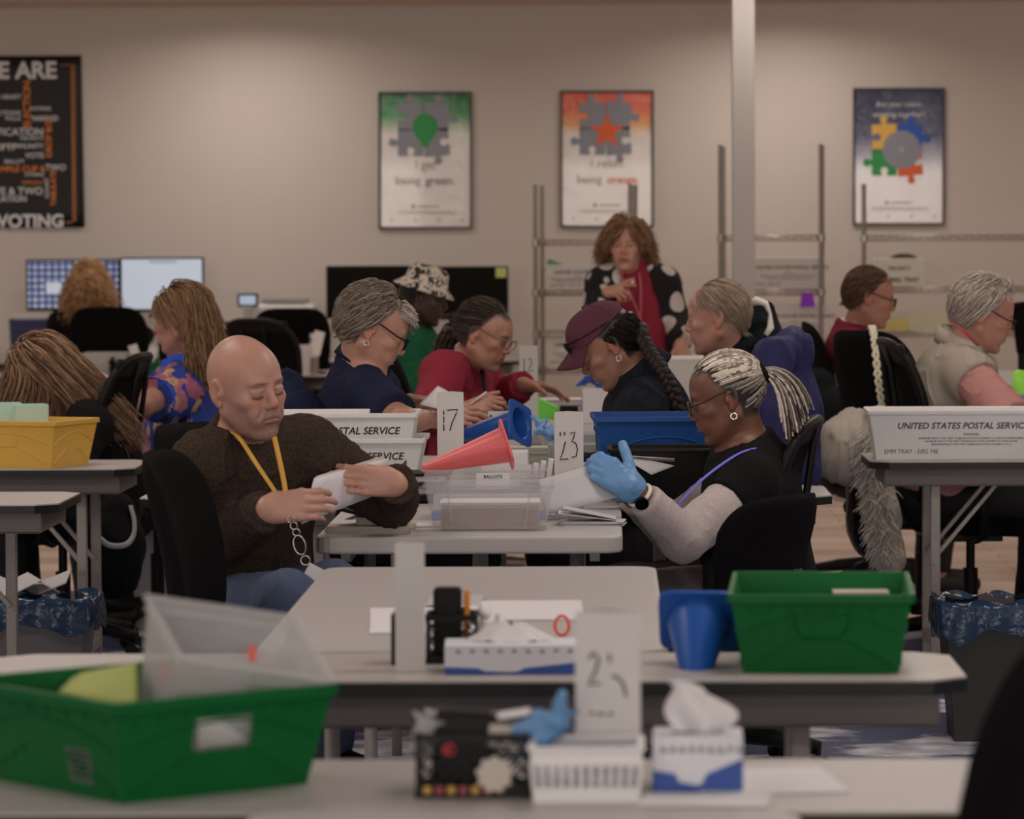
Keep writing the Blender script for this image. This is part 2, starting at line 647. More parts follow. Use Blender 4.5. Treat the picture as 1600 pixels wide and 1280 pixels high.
# ================================================================== the room
M_wall = mat('wall_paint', (0.72, 0.665, 0.615), 0.75, spec=0.3, noise=(0.8, 0.03), bump=(180, 0.06))
M_ceil = mat('ceiling_tile', (0.80, 0.78, 0.75), 0.9, bump=(60, 0.3))
def floor_mat():
    m = bpy.data.materials.new('floor_vinyl_and_carpet')
    m.use_nodes = True
    nt = m.node_tree
    N, L = nt.nodes, nt.links
    b = N['Principled BSDF']
    tc = N.new('ShaderNodeTexCoord')
    sep = N.new('ShaderNodeSeparateXYZ')
    L.new(tc.outputs['Object'], sep.inputs[0])
    def noise(scale, detail=4, vec=None):
        n = N.new('ShaderNodeTexNoise')
        n.inputs['Scale'].default_value = scale
        n.inputs['Detail'].default_value = detail
        L.new(vec or tc.outputs['Object'], n.inputs['Vector'])
        return n.outputs['Fac']
    def ramp(f, p):
        r = N.new('ShaderNodeValToRGB')
        for i, (x, c) in enumerate(p):
            e = r.color_ramp.elements[i] if i < 2 else r.color_ramp.elements.new(x)
            e.position, e.color = x, (*c, 1)
        L.new(f, r.inputs[0])
        return r.outputs[0]
    def mix(f, a, c):
        x = N.new('ShaderNodeMix')
        x.data_type = 'RGBA'
        L.new(f, x.inputs[0])
        L.new(a, x.inputs[6])
        L.new(c, x.inputs[7])
        return x.outputs[2]
    def math_(op, a, v):
        x = N.new('ShaderNodeMath')
        x.operation = op
        L.new(a, x.inputs[0])
        x.inputs[1].default_value = v
        x.use_clamp = True
        return x.outputs[0]
    br = N.new('ShaderNodeTexBrick')
    br.inputs['Scale'].default_value = 1.0
    br.inputs['Brick Width'].default_value = 1.2
    br.inputs['Row Height'].default_value = 0.18
    br.inputs['Mortar Size'].default_value = 0.004
    br.inputs['Color1'].default_value = (*alb(178, 150, 130), 1)
    br.inputs['Color2'].default_value = (*alb(150, 122, 104), 1)
    br.inputs['Mortar'].default_value = (*alb(110, 90, 78), 1)
    L.new(tc.outputs['Object'], br.inputs['Vector'])
    mp = N.new('ShaderNodeMapping')
    mp.inputs['Scale'].default_value = (2, 30, 1)
    L.new(tc.outputs['Object'], mp.inputs[0])
    x = N.new('ShaderNodeMix')
    x.data_type = 'RGBA'
    x.blend_type = 'MULTIPLY'
    x.inputs[0].default_value = 0.5
    L.new(br.outputs['Color'], x.inputs[6])
    L.new(ramp(noise(3, 5, mp.outputs[0]), [(0.3, (0.6, 0.6, 0.6)), (0.7, (1, 1, 1))]), x.inputs[7])
    wood = x.outputs[2]
    carpet = ramp(noise(160, 2), [(0.3, alb(34, 37, 56)), (0.7, alb(62, 66, 90))])
    pale = ramp(noise(9, 3), [(0.35, alb(120, 112, 116)), (0.65, alb(178, 168, 166))])
    patch_mask = ramp(noise(2.3, 6), [(0.50, (0, 0, 0)), (0.56, (1, 1, 1))])  # noise mask for the pale patches in the carpet
    near = mix(patch_mask, carpet, pale)
    f = math_('MULTIPLY', math_('SUBTRACT', sep.outputs['Y'], 15.05), 200)
    L.new(mix(f, near, wood), b.inputs['Base Color'])
    b.inputs['Roughness'].default_value = 0.55
    b.inputs['Specular IOR Level'].default_value = 0.3
    return m
b = MB().quad((-9, -14, 0), (9, -14, 0), (9, WALL_Y, 0), (-9, WALL_Y, 0))
tag(obj('floor', b, floor_mat()), kind='structure')
b = MB().box((0, WALL_Y + 0.06, 1.5), (18, 0.12, 3.0))
tag(obj('wall_back', b, M_wall), kind='structure')
b = MB().box((0, 5.45, CEIL + 0.05), (18.2, 39.2, 0.1))
tag(obj('ceiling', b, M_ceil), kind='structure')
for sx, nm in ((-1, 'wall_left'), (1, 'wall_right')):
    tag(obj(nm, MB().box((sx * 9.05, 5.45, 1.5), (0.1, 39.2, 3.0)), M_wall), kind='structure')
tag(obj('wall_front', MB().box((0, -14.05, 1.5), (18, 0.1, 3.0)), M_wall), kind='structure')
tag(obj('baseboard_back', MB().box((0, WALL_Y - 0.008, 0.05), (17.9, 0.016, 0.1)), mat('dark_base', (0.03, 0.028, 0.026), 0.6), bevel=0.004), kind='structure')
# square steel post wrapped in painted board
_x0, _x1 = PX(1145, 20.6, 1.5), PX(1180, 20.6, 1.5)
tag(obj('column', MB().box(((_x0 + _x1) / 2, 20.66, CEIL / 2), (_x1 - _x0, 0.13, CEIL)), mat('column_paint', (0.50, 0.485, 0.47), 0.6), bevel=0.004), kind='structure')
# suspended ceiling grid line along the wall
tag(obj('trim_1', MB().box((0, WALL_Y - 0.012, CEIL - 0.02), (17.9, 0.024, 0.04)), mat('ceiling_angle', alb(120, 100, 84, 0.6), 0.6)), kind='structure')

# ================================================================== posters
M_blackframe = mat('black_frame', (0.008, 0.007, 0.008), 0.35)
def flat_mat(name, rgb, f=0.62, rough=0.5):
    return mat(name, alb(*rgb, f), rough)
INK = flat_mat('black_ink', (14, 12, 12))
def gradient_mat(name, stops, z0, z1):
    """colour bands up the height of a printed sheet (object space z)"""
    m = bpy.data.materials.new(name)
    m.use_nodes = True
    nt = m.node_tree
    b = nt.nodes['Principled BSDF']
    b.inputs['Roughness'].default_value = 0.22
    b.inputs['Coat Weight'].default_value = 0.3
    wn = nt.nodes.new('ShaderNodeTexNoise')
    wn.inputs['Scale'].default_value = 9
    wn.inputs['Distortion'].default_value = 1.5
    bp = nt.nodes.new('ShaderNodeBump')
    bp.inputs['Strength'].default_value = 0.5
    bp.inputs['Distance'].default_value = 0.01
    nt.links.new(wn.outputs['Fac'], bp.inputs['Height'])
    nt.links.new(bp.outputs['Normal'], b.inputs['Normal'])
    tc = nt.nodes.new('ShaderNodeTexCoord')
    sp = nt.nodes.new('ShaderNodeSeparateXYZ')
    nt.links.new(tc.outputs['Object'], sp.inputs[0])
    mr = nt.nodes.new('ShaderNodeMapRange')
    mr.inputs['From Min'].default_value, mr.inputs['From Max'].default_value = z0, z1
    nt.links.new(sp.outputs['Z'], mr.inputs['Value'])
    r = nt.nodes.new('ShaderNodeValToRGB')
    while len(r.color_ramp.elements) < len(stops): r.color_ramp.elements.new(0.5)
    for e, (p, c) in zip(r.color_ramp.elements, stops):
        e.position, e.color = p, (*alb(*c, 0.62), 1)
    nt.links.new(mr.outputs[0], r.inputs[0])
    nt.links.new(r.outputs[0], b.inputs['Base Color'])
    return m
def knob_edge(p, q, kind, n=10):
    """one side of a jigsaw piece from p to q: 1 = tab, -1 = socket, 0 = straight"""
    p, q = Vector((*p, 0)), Vector((*q, 0))
    if not kind: return [tuple(p.xy)]
    d = q - p
    L = d.length
    d.normalize()
    o = Vector((d.y, -d.x, 0)) * kind
    m = p + d * L * 0.5
    r = L * 0.15
    pts = [p, m - d * r * 0.62]
    for i in range(n + 1):
        a = math.radians(225 - 270 * i / n)
        pts.append(m + o * (r * 0.75 + r * 0.55) + d * (r * math.cos(a) * 1.0) + o * (r * math.sin(a)))
    pts.append(m + d * r * 0.62)
    return [tuple(v.xy) for v in pts]
def piece(c, w, h, sides, tilt=0.0):
    k = [(-w / 2, -h / 2), (w / 2, -h / 2), (w / 2, h / 2), (-w / 2, h / 2)]
    out = []
    for i in range(4):
        out += knob_edge(k[i], k[(i + 1) % 4], sides[i])
    ca, sa = math.cos(tilt), math.sin(tilt)
    return [(c[0] + x * ca - y * sa, c[1] + x * sa + y * ca) for x, y in out]
def poster(label, px0, py0, px1, py1, sheet, marks, tiltx=0.0):
    Y = WALL_Y - 0.02
    a, b_ = P(px0, py1, Y), P(px1, py0, Y)
    W, H = b_.x - a.x, b_.z - a.z
    t = thing('framed_poster', label, 'poster', ((a.x + b_.x) / 2, Y + 0.008, (a.z + b_.z) / 2))
    t.rotation_euler = (0, tiltx, 0)
    fr = MB()
    fw = 0.013
    for c, d in (((0, 0, H / 2 - fw / 2), (W, 0.022, fw)), ((0, 0, -H / 2 + fw / 2), (W, 0.022, fw)),
                 ((-W / 2 + fw / 2, 0, 0), (fw, 0.022, H - 2 * fw)), ((W / 2 - fw / 2, 0, 0), (fw, 0.022, H - 2 * fw))):
        fr.box(c, d)
    obj('frame', fr, M_blackframe, t, bevel=0.002)
    # printed sheet with a slightly wavy plastic surface
    sm = MB().grid(lambda u, v: (-W / 2 + fw + u * (W - 2 * fw), 0.002 + 0.0016 * math.sin(u * 9 + v * 5) * max(0, v - 0.55), -H / 2 + fw + v * (H - 2 * fw)), 24, 30)
    obj('sheet', sm, gradient_mat('poster_print_' + str(px0), sheet, -H / 2, H / 2), t, smooth=True)
    for nm, m, fn in marks:
        q = MB()
        fn(q, W, H)
        obj(nm, q, m, t)
    return t
FR = Matrix(((1, 0, 0, 0), (0, 0, 1, 0), (0, 1, 0, 0), (0, 0, 0, 1)))   # xy outline -> wall plane, z -> y
def lay(q, poly, y=-0.002, th=0.0005):
    q.prism(poly, y - th, y, FR)
GREY = flat_mat('print_grey', (92, 88, 90))
GREEN = flat_mat('print_green', (30, 92, 44))
ORANGE = flat_mat('print_orange', (176, 72, 38))
YELLOW = flat_mat('print_yellow', (208, 156, 70))
BLUE = flat_mat('print_blue', (26, 52, 108))
PALEGREY = flat_mat('print_pale_grey', (112, 102, 96))
WHITE = flat_mat('print_white', (200, 190, 182))
def four(dx, dy, s=1.0, cut=None):
    def fn(q, W, H):
        w = W * 0.27
        for k, (cx, cy, sd, tl) in enumerate(((-0.5, 0.5, (0, 0, 1, -1), 0.05), (0.5, 0.5, (0, 1, 1, 0), -0.10), (-0.5, -0.5, (-1, 0, 0, 1), 0.0), (0.5, -0.5, (1, -1, 0, 0), 0.10))):
            lay(q, piece((dx * W + cx * w * 1.02, dy * H + cy * w * 1.02), w, w * 1.05, sd, tl), -0.003)
    return fn
def star_poly(cx, cy, r, n=5, ri=0.42, rot=90):
    return [(cx + (r if i % 2 == 0 else r * ri) * math.cos(math.radians(rot + 180 / n * i)), cy + (r if i % 2 == 0 else r * ri) * math.sin(math.radians(rot + 180 / n * i))) for i in range(2 * n)]
def bulb(q, W, H):
    pts = []
    r = W * 0.135
    for i in range(25):
        a = math.radians(-50 + 280 * i / 24)
        pts.append((r * math.cos(a), H * 0.245 + r * 1.08 * math.sin(a)))
    pts += [(-0.045 * W, H * 0.13), (-0.04 * W, H * 0.10), (0.04 * W, H * 0.10), (0.045 * W, H * 0.13)]
    lay(q, pts, -0.0042)
def footmarks(q, W, H):
    for i in range(4):
        x = -W * 0.38 + i * W * 0.253
        lay(q, [(x, -H * 0.445), (x + W * 0.03, -H * 0.445), (x + W * 0.015, -H * 0.42)], -0.0025)
    lay(q, star_poly(-W * 0.13, -H * 0.335, W * 0.028, 5, 0.6), -0.0025)
    lay(q, [(-W * 0.08, -H * 0.34), (W * 0.14, -H * 0.34), (W * 0.14, -H * 0.332), (-W * 0.08, -H * 0.332)], -0.0025)
    for k in range(2):
        lay(q, [(-W * 0.3, -H * (0.375 + k * 0.012)), (W * 0.33, -H * (0.375 + k * 0.012)), (W * 0.33, -H * (0.371 + k * 0.012)), (-W * 0.3, -H * (0.371 + k * 0.012))], -0.0025)
def words_(lines, size, dy):
    def fn(q, W, H):
        for i, (t, x, al) in enumerate(lines):
            q.text(t, (x * W, -0.0025, H * dy - i * H * 0.115), (1, 0, 0), (0, 0, 1), size * H, 0.0, 0, al)
    return fn
SERIF_SP = dict()
poster('framed poster with green top, grey jigsaw pieces and a green light bulb', 592, 143, 737, 358,
       [(0, (176, 160, 150)), (0.68, (174, 160, 148)), (0.82, (48, 96, 52)), (0.98, (16, 66, 30))],
       [('jigsaw_print', GREY, four(-0.02, 0.225)), ('bulb_print', GREEN, bulb), ('mark_print', PALEGREY, footmarks),
        ('lettering', PALEGREY, words_([('I get', 0, 'CENTER')], 0.062, -0.06)), ('lettering', PALEGREY, words_([('being', -0.05, 'RIGHT')], 0.062, -0.175)),
        ('bold_lettering', GREY, lambda q, W, H: q.text('green.', (0.0 * W, -0.0025, -H * 0.175), (1, 0, 0), (0, 0, 1), 0.06 * H, 0.012))], 0.004)
poster('framed poster with orange top, grey jigsaw pieces and an orange star', 876, 141, 1021, 356,
       [(0, (176, 160, 150)), (0.66, (174, 160, 148)), (0.76, (200, 130, 60)), (0.86, (172, 72, 40)), (1, (160, 58, 36))],
       [('jigsaw_print', GREY, four(-0.02, 0.225)), ('star_print', ORANGE, lambda q, W, H: lay(q, star_poly(0.0, H * 0.20, W * 0.2), -0.0042)), ('mark_print', PALEGREY, footmarks),
        ('lettering', PALEGREY, words_([('I relish', 0, 'CENTER')], 0.062, -0.06)), ('lettering', PALEGREY, words_([('being', -0.05, 'RIGHT')], 0.062, -0.175)),
        ('bold_lettering', ORANGE, lambda q, W, H: q.text('orange.', (0.0 * W, -0.0025, -H * 0.175), (1, 0, 0), (0, 0, 1), 0.055 * H, 0.006))], 0.004)
def one(k):
    def fn(q, W, H):
        w = W * 0.27
        cx, cy, sd, tl = ((-0.5, 0.5, (0, 0, 1, -1), 0.05), (0.5, 0.5, (0, 1, 1, 0), -0.10), (-0.5, -0.5, (-1, 0, 0, 1), 0.0), (0.5, -0.5, (1, -1, 0, 0), 0.10))[k]
        lay(q, piece((-0.02 * W + cx * w * 1.02, 0.05 * H + cy * w * 1.02), w, w * 1.05, sd, tl), -0.003)
    return fn
poster('framed navy poster with four coloured jigsaw pieces around a grey saw disc', 1333, 137, 1476, 352,
       [(0, (176, 162, 154)), (0.38, (172, 160, 154)), (0.52, (104, 96, 104)), (0.66, (40, 40, 58)), (1, (26, 28, 44))],
       [('yellow_piece_print', YELLOW, one(0)), ('blue_piece_print', BLUE, one(1)), ('green_piece_print', GREEN, one(2)), ('orange_piece_print', ORANGE, one(3)),
        ('disc_print', GREY, lambda q, W, H: lay(q, star_poly(0.03 * W, 0.05 * H, W * 0.215, 26, 0.93), -0.0042)), ('mark_print', PALEGREY, footmarks),
        ('hub_print', PALEGREY, lambda q, W, H: lay(q, star_poly(0.03 * W, 0.05 * H, W * 0.03, 8, 0.9), -0.005)),
        ('lettering', WHITE, lambda q, W, H: q.text('Are your colors', (0.0, -0.0025, H * 0.365), (1, 0, 0), (0, 0, 1), 0.036 * H, 0.004, 0, 'CENTER')),
        ('lettering', WHITE, lambda q, W, H: q.text('working together?', (0.0, -0.0025, H * 0.29), (1, 0, 0), (0, 0, 1), 0.036 * H, 0.004, 0, 'CENTER'))], 0.004)
# black word banner at the left
def banner():
    Y = WALL_Y - 0.012
    a, b_ = P(-190, 357, Y), P(127, 87, Y)
    W, H = b_.x - a.x, b_.z - a.z
    t = thing('word_banner', 'black hanging banner of white and orange words, cut by the left of the picture', 'banner', ((a.x + b_.x) / 2, Y, (a.z + b_.z) / 2))
    sm = MB().grid(lambda u, v: (-W / 2 + u * W + 0.012 * (1 - v) * u, -0.004 - 0.004 * math.sin(u * 7) * (1 - v), -H / 2 + v * H), 20, 12)
    obj('sheet', sm, mat('banner_black', (0.006, 0.0055, 0.006), 0.5), t, smooth=True, solid=0.002)
    s = W / 317.0            # metres per picture pixel on the banner
    def at(px, py): return Vector(((px + 190) * s - W / 2, -0.011, H / 2 - (py - 87) * s))
    fq = MB()
    OM = flat_mat('banner_orange', (196, 108, 40))
    class Each:
        def __init__(s, m): s.m = m
        def text(s, *a): obj('lettering', MB().text(*a), s.m, t)
    wq, oq = Each(WHITE), Each(OM)
    R, U = (1, 0, 0), (0, 0, 1)
    wq.text('WE ARE', at(89, 121), R, U, 25 * s, 0.035, 0, 'RIGHT')
    wq.text('EARLY VOTING', at(98, 350), R, U, 19 * s, 0.035, 0, 'RIGHT')
    for tx, x, y, h in (('HEART', 34, 153, 7), ('VOTING', 80, 171, 6), ('ELECTIONS', 33, 178, 7), ('MARKED', 91, 187, 8), ('POLLS', 33, 186, 6), ('VERIFICATION', 68, 209, 11), ('PRECINCTS', 68, 216, 5),
                        ('ECONOMY', 25, 232, 11), ('COMMUNITY', 68, 229, 7), ('VOTE', 68, 244, 8), ('BALLOT', 38, 252, 6), ('TWO', 102, 263, 9), ('CITIZENS', 68, 272, 5), ('EVE & TWO', 66, 300, 11), ('LOCATION', 41, 311, 9)):
        wq.text(tx, at(x, y), R, U, h * s, 0.012, 0, 'RIGHT')
    for tx, x, y, h in (('SAMPLE CUP &', 70, 265, 9), ('OFFICIALS', 66, 284, 5)):
        oq.text(tx, at(x, y), R, U, h * s, 0.02, 0, 'RIGHT')
    for tx, x, y, h in (('ELECTION', 48, 198, 11), ('DROP BOX', 80, 243, 9), ('TABULATE', 86, 318, 8)):
        oq.text(tx, at(x, y), (0, 0, 1), (-1, 0, 0), h * s, 0.02)
    wq.text('COUNT', at(75, 306), (0, 0, 1), (-1, 0, 0), 6 * s, 0.012)
    for x0, y0, x1, y1 in ((95, 100, 114, 102.5), (111, 100, 117, 345), (100, 342, 117, 345)):
        p, q = at(x0, y0), at(x1, y1)
        fq.box(((p.x + q.x) / 2, -0.0105, (p.z + q.z) / 2), (abs(q.x - p.x), 0.002, abs(p.z - q.z)))
    obj('border_print', fq, flat_mat('banner_brown', (96, 56, 24)), t)
banner()

# ================================================================== tables
M_beige = mat('laminate_beige', (0.50, 0.46, 0.43), 0.38, noise=(40, 0.03))
M_apron = mat('grey_apron', (0.15, 0.13, 0.118), 0.5)
M_edge = mat('black_edging', (0.006, 0.006, 0.006), 0.5)
M_plastic = mat('white_table_plastic', (0.56, 0.53, 0.505), 0.42, bump=(700, 0.12))
M_steel = mat('grey_steel_tube', (0.34, 0.305, 0.275), 0.4, metal=0.1)
def seminar_table(label, x0, x1, y0, y1, z=0.74, group=None, legs=(True, True), lead=0.28):
    """beige folding table with clipped corners, black edging, metal apron and braced tube legs"""
    w, d = x1 - x0, y1 - y0
    t = thing('folding_table', label, 'table', ((x0 + x1) / 2, (y0 + y1) / 2, 0), 0, group)
    c = 0.06
    def oct_(e): return [(-w / 2 + c, -d / 2 - e), (w / 2 - c, -d / 2 - e), (w / 2 + e, -d / 2 + c), (w / 2 + e, d / 2 - c), (w / 2 - c, d / 2 + e), (-w / 2 + c, d / 2 + e), (-w / 2 - e, d / 2 - c), (-w / 2 - e, -d / 2 + c)]
    obj('table_top', MB().prism(oct_(0), z - 0.012, z), M_beige, t)
    obj('edging', MB().prism(oct_(0.002), z - 0.026, z - 0.004), M_edge, t)
    ap = MB()
    ih, iw, idp = 0.056, w - 0.10, d - 0.07
    zc = z - 0.026 - ih / 2
    ap.box((0, -idp / 2, zc), (iw, 0.006, ih)).box((0, idp / 2, zc), (iw, 0.006, ih)).box((-iw / 2, 0, zc), (0.006, idp, ih)).box((iw / 2, 0, zc), (0.006, idp, ih))
    ap.box((0, -idp / 2 + 0.01, zc - ih / 2), (iw, 0.026, 0.004)).box((0, idp / 2 - 0.01, zc - ih / 2), (iw, 0.026, 0.004))
    obj('apron', ap, M_apron, t)
    for sx, on in ((-1, legs[0]), (1, legs[1])):
        if not on: continue
        lx = sx * (w / 2 - lead)
        for sy in (-1, 1):
            lg = MB().box((lx, sy * (d / 2 - 0.10), (z - 0.03) / 2), (0.032, 0.032, z - 0.03))
            lo = obj('leg', lg, M_steel, t, bevel=0.003)
            obj('foot_cap', MB().cyl((lx, sy * (d / 2 - 0.10), 0), (lx, sy * (d / 2 - 0.10), 0.02), 0.022, n=10), M_edge, lo)
            obj('rivet', MB().cyl((lx, sy * (d / 2 - 0.10) - 0.022, 0.40), (lx, sy * (d / 2 - 0.10) - 0.014, 0.40), 0.011, n=10), M_steel, lo)
            obj('brace', MB().bar((lx, sy * (d / 2 - 0.135), 0.41), (lx - sx * 0.235, sy * (d / 2 - 0.135), z - 0.05), 0.024, 0.012), M_steel, t)
        obj('crossbar', MB().box((lx, 0, 0.13), (0.028, d - 0.2, 0.028)), M_steel, t)
    return t
def plastic_table(label, x0, x1, y0, y1, z=0.745, group=None):
    w, d = x1 - x0, y1 - y0
    t = thing('plastic_table', label, 'table', ((x0 + x1) / 2, (y0 + y1) / 2, 0), 0, group)
    obj('table_top', MB().prism(rounded_rect(w, d, 0.055), z - 0.044, z), M_plastic, t, bevel=0.008, seg=3)
    fr = MB()
    for sx in (-1, 1):
        fr.box((sx * (w / 2 - 0.07), 0, z - 0.058), (0.025, d - 0.24, 0.028))
    obj('under_rail', fr, M_steel, t)
    for sy in (-1, 1):
        ly = sy * (d / 2 - 0.3)
        for sx in (-1, 1):
            obj('leg', MB().cyl((sx * (w / 2 - 0.12), ly, 0), (sx * (w / 2 - 0.12), ly, z - 0.044), 0.0145, n=12), M_steel, t, smooth=True)
        obj('crossbar', MB().cyl((-w / 2 + 0.12, ly, 0.12), (w / 2 - 0.12, ly, 0.12), 0.011, n=10), M_steel, t, smooth=True)
        obj('brace', MB().bar((0, ly, 0.13), (0, ly - sy * 0.35, z - 0.05), 0.022, 0.012), M_steel, t)
    return t
Z = 0.74
B0 = seminar_table('beige folding table nearest the camera, carrying the green tub and the baskets', -1.05, 0.74, 5.16, 5.69)
B1 = seminar_table('beige folding table with dark apron under the long tissue box and number card', -1.10, 0.605, 6.70, 7.155)
W1 = plastic_table('white plastic table end-on behind the long tissue box, scattered with pale sheets', -0.645, 0.105, 7.17, 8.98)
W2 = plastic_table('white plastic table where the bald man and gloved woman sit', -0.735, 0.032, 9.88, 11.70)
W3 = plastic_table('white plastic table beside the woman in the navy polo', -0.735, 0.032, 11.74, 13.56)
W4 = plastic_table('white plastic table under the number 12 card', -0.70, 0.06, 15.0, 17.0)
W0 = plastic_table('white plastic table edge along the bottom of the picture', -0.47, 0.245, 3.30, 5.145)
L1 = seminar_table('long beige folding table under the yellow tub', -3.4, -1.555, 12.93, 13.48, lead=0.18)
L2 = seminar_table('beige folding table with clipped corner in front of the yellow tub', -3.4, -1.565, 11.2, 11.78, lead=0.20)
R1 = seminar_table('beige folding table under the large white mail tray', 0.865, 2.70, 13.18, 13.72, lead=0.22)
R2 = plastic_table('white plastic table in front of the man in the fleece vest', 1.50, 2.26, 13.9, 15.7)
RS = seminar_table('short beige folding table end sticking out behind the gloved woman', 0.045, 0.64, 11.43, 11.96, lead=0.10)
LS = seminar_table('short beige folding table holding the two nested mail trays', -1.36, -0.745, 11.42, 11.86, lead=0.10)
TB = seminar_table('beige work table with bottles and red tub along the back', -3.7, -1.49, 21.55, 22.35)
WD = seminar_table('long desk against the back wall under the monitors', -4.6, -0.55, 24.05, 24.84)
TR = seminar_table('beige folding table where the man in the burgundy vest works', 1.62, 3.3, 17.0, 17.6)
# unseen frames added around the fill lights behind the camera
for _i, _x in enumerate((-5.0, 0.0, 5.0)):
    q = MB()
    for c, d in (((0, 0, 0.98), (4.12, 0.06, 0.06)), ((0, 0, -0.98), (4.12, 0.06, 0.06)), ((-2.03, 0, 0), (0.06, 0.06, 1.9)), ((2.03, 0, 0), (0.06, 0.06, 1.9))):
        q.box((_x + c[0], -13.96, 1.75 + c[2]), d)
    tag(obj('window_%d' % (_i + 1), q, M_steel), kind='structure')
# ================================================================== office chairs
M_black = mat('black_fabric', (0.0075, 0.007, 0.0072), 0.9, spec=0.08, bump=(900, 0.25))
M_blackplastic = mat('black_plastic', (0.008, 0.0075, 0.0075), 0.45, spec=0.2, bump=(500, 0.08))
M_mesh = mat('black_chair_mesh', (0.006, 0.006, 0.0063), 0.8, spec=0.12, bump=(1500, 0.4))
M_castor = mat('castor_black', (0.008, 0.008, 0.008), 0.35)
M_chrome = mat('chrome', (0.55, 0.53, 0.5), 0.22, metal=1.0)
CHAIR = {}
def back_pt(u, v, w=0.46, z0=0.54, z1=1.03, lean=0.20, wrap=0.05, off=0.0, pw=1.0):
    """point of the backrest: u across (-1..1), v up (0..1)"""
    z = z0 + (z1 - z0) * v
    ww = w / 2 * (0.80 + 0.20 * math.sin(min(1, v * 1.25) * math.pi / 2)) * (1 - 0.10 * max(0, v - 0.7) / 0.3)
    x = -0.215 - lean * (z - z0) + 0.055 * math.sin(v * math.pi * 0.9) * 0.6 + wrap * abs(u) ** 2 - off
    return Vector((x, u * ww, z))
def make_chair(label, kind, arms, loc, rz, group=None, z1=1.03, key=None):
    key = (kind, arms, z1)
    if key in CHAIR:
        return copy_tree(CHAIR[key], loc, rz, label, group)
    t = thing('office_chair', label, 'chair', loc, rz, group)
    CHAIR[key] = t
    obj('seat', MB().grid(lambda u, v: (0.24 * math.cos(2 * math.pi * u) * (1 - 0.06 * (v - 0.5) ** 2), 0.245 * math.sin(2 * math.pi * u), 0), 4, 2), None) if False else None
    st = MB()
    prof = rounded_rect(0.47, 0.49, 0.10, 6)
    n = len(prof)
    lev = ((0.86, 0.425), (0.98, 0.44), (1.0, 0.462), (0.97, 0.482), (0.80, 0.492), (0.4, 0.489))
    vs = []
    for k, h in lev:
        vs += [Vector((x * k, y * k, h + (0.012 if x * k < -0.1 else 0) - (0.02 if x > 0.2 and h > 0.47 else 0))) for x, y in prof]
    fs = [(j * n + i, j * n + (i + 1) % n, (j + 1) * n + (i + 1) % n, (j + 1) * n + i) for j in range(len(lev) - 1) for i in range(n)]
    fs += [tuple(range(n - 1, -1, -1)), tuple(range((len(lev) - 1) * n, len(lev) * n))]
    st.add(vs, fs)
    obj('seat', st, M_black, t, smooth=True)
    if kind == 'mesh':
        fr = MB()
        pts = []
        N = 56
        for i in range(N + 1):
            a = 2 * math.pi * i / N
            u, v = math.copysign(abs(math.cos(a)) ** 0.5, math.cos(a)), 0.5 + 0.5 * math.copysign(abs(math.sin(a)) ** 0.5, math.sin(a))
            pts.append(back_pt(u, v, z1=z1))
        fr.tube(pts, 0.017, 8, cap=False)
        for u in (-0.33, 0.33):
            fr.tube([back_pt(u, v, z1=z1, off=0.035 * math.sin(v * math.pi)) for v in (0, 0.2, 0.4, 0.6, 0.8, 1.0)], 0.010, 6)
        obj('back_frame', fr, M_blackplastic, t, smooth=True)
        def mp(u, v):
            a, r = 2 * math.pi * u, v
            uu = math.copysign(abs(math.cos(a)) ** 0.5, math.cos(a)) * r
            vv = 0.5 + 0.5 * math.copysign(abs(math.sin(a)) ** 0.5, math.sin(a)) * r
            return back_pt(uu, vv, z1=z1)
        obj('backrest', MB().grid(mp, 40, 9, closed=True), M_mesh, t, smooth=True, solid=0.006)
        obj('headband', MB().grid(lambda u, v: back_pt(-0.92 + 1.84 * u, 0.86 + 0.13 * v, z1=z1), 14, 4), M_blackplastic, t, smooth=True, solid=0.014)
    else:
        def fp(u, v):
            a = 2 * math.pi * u
            r = min(1, v * 2) if v < 0.5 else min(1, (1 - v) * 2)
            side = -1 if v < 0.5 else 1
            uu = math.copysign(abs(math.cos(a)) ** 0.42, math.cos(a)) * r
            vv = 0.5 + 0.5 * math.copysign(abs(math.sin(a)) ** 0.42, math.sin(a)) * r
            th = 0.026 * (1 - r ** 6)
            return back_pt(uu, vv, w=0.48, z1=z1) + Vector((-side * th, 0, 0))
        obj('backrest', MB().grid(fp, 44, 19, closed=True), M_black, t, smooth=True)
        obj('back_bracket', MB().tube([(-0.05, 0, 0.40), (-0.24, 0, 0.41), (-0.285, 0, 0.50), (-0.27, 0, 0.66)], [0.03, 0.028, 0.026, 0.022], 8, flat=0.4), M_blackplastic, t, smooth=True)
    if arms:
        for s in (-1, 1):
            ar = MB().tube([(-0.02, s * 0.20, 0.41), (0.0, s * 0.275, 0.43), (0.0, s * 0.285, 0.55), (0.0, s * 0.28, 0.665)], [0.02, 0.02, 0.018, 0.022], 8, flat=0.55)
            ao = obj('armrest', ar, M_blackplastic, t, smooth=True)
            obj('arm_pad', MB().prism(rounded_rect(0.26, 0.075, 0.035, 5, 0.02, s * 0.28), 0.665, 0.692), M_blackplastic, ao, bevel=0.008)
    obj('gas_lift', MB().cyl((0, 0, 0.10), (0, 0, 0.30), 0.027).cyl((0, 0, 0.30), (0, 0, 0.43), 0.016).box((0, 0, 0.415), (0.2, 0.18, 0.03)), M_blackplastic, t)
    bs = MB().cyl((0, 0, 0.07), (0, 0, 0.135), 0.045)
    for k in range(5):
        a = 2 * math.pi * (k + 0.25) / 5
        d = Vector((math.cos(a), math.sin(a), 0))
        bs.tube([d * 0.03 + Vector((0, 0, 0.11)), d * 0.17 + Vector((0, 0, 0.10)), d * 0.31 + Vector((0, 0, 0.075))], [0.032, 0.027, 0.02], 8, flat=0.75, up=(0, 0, 1))
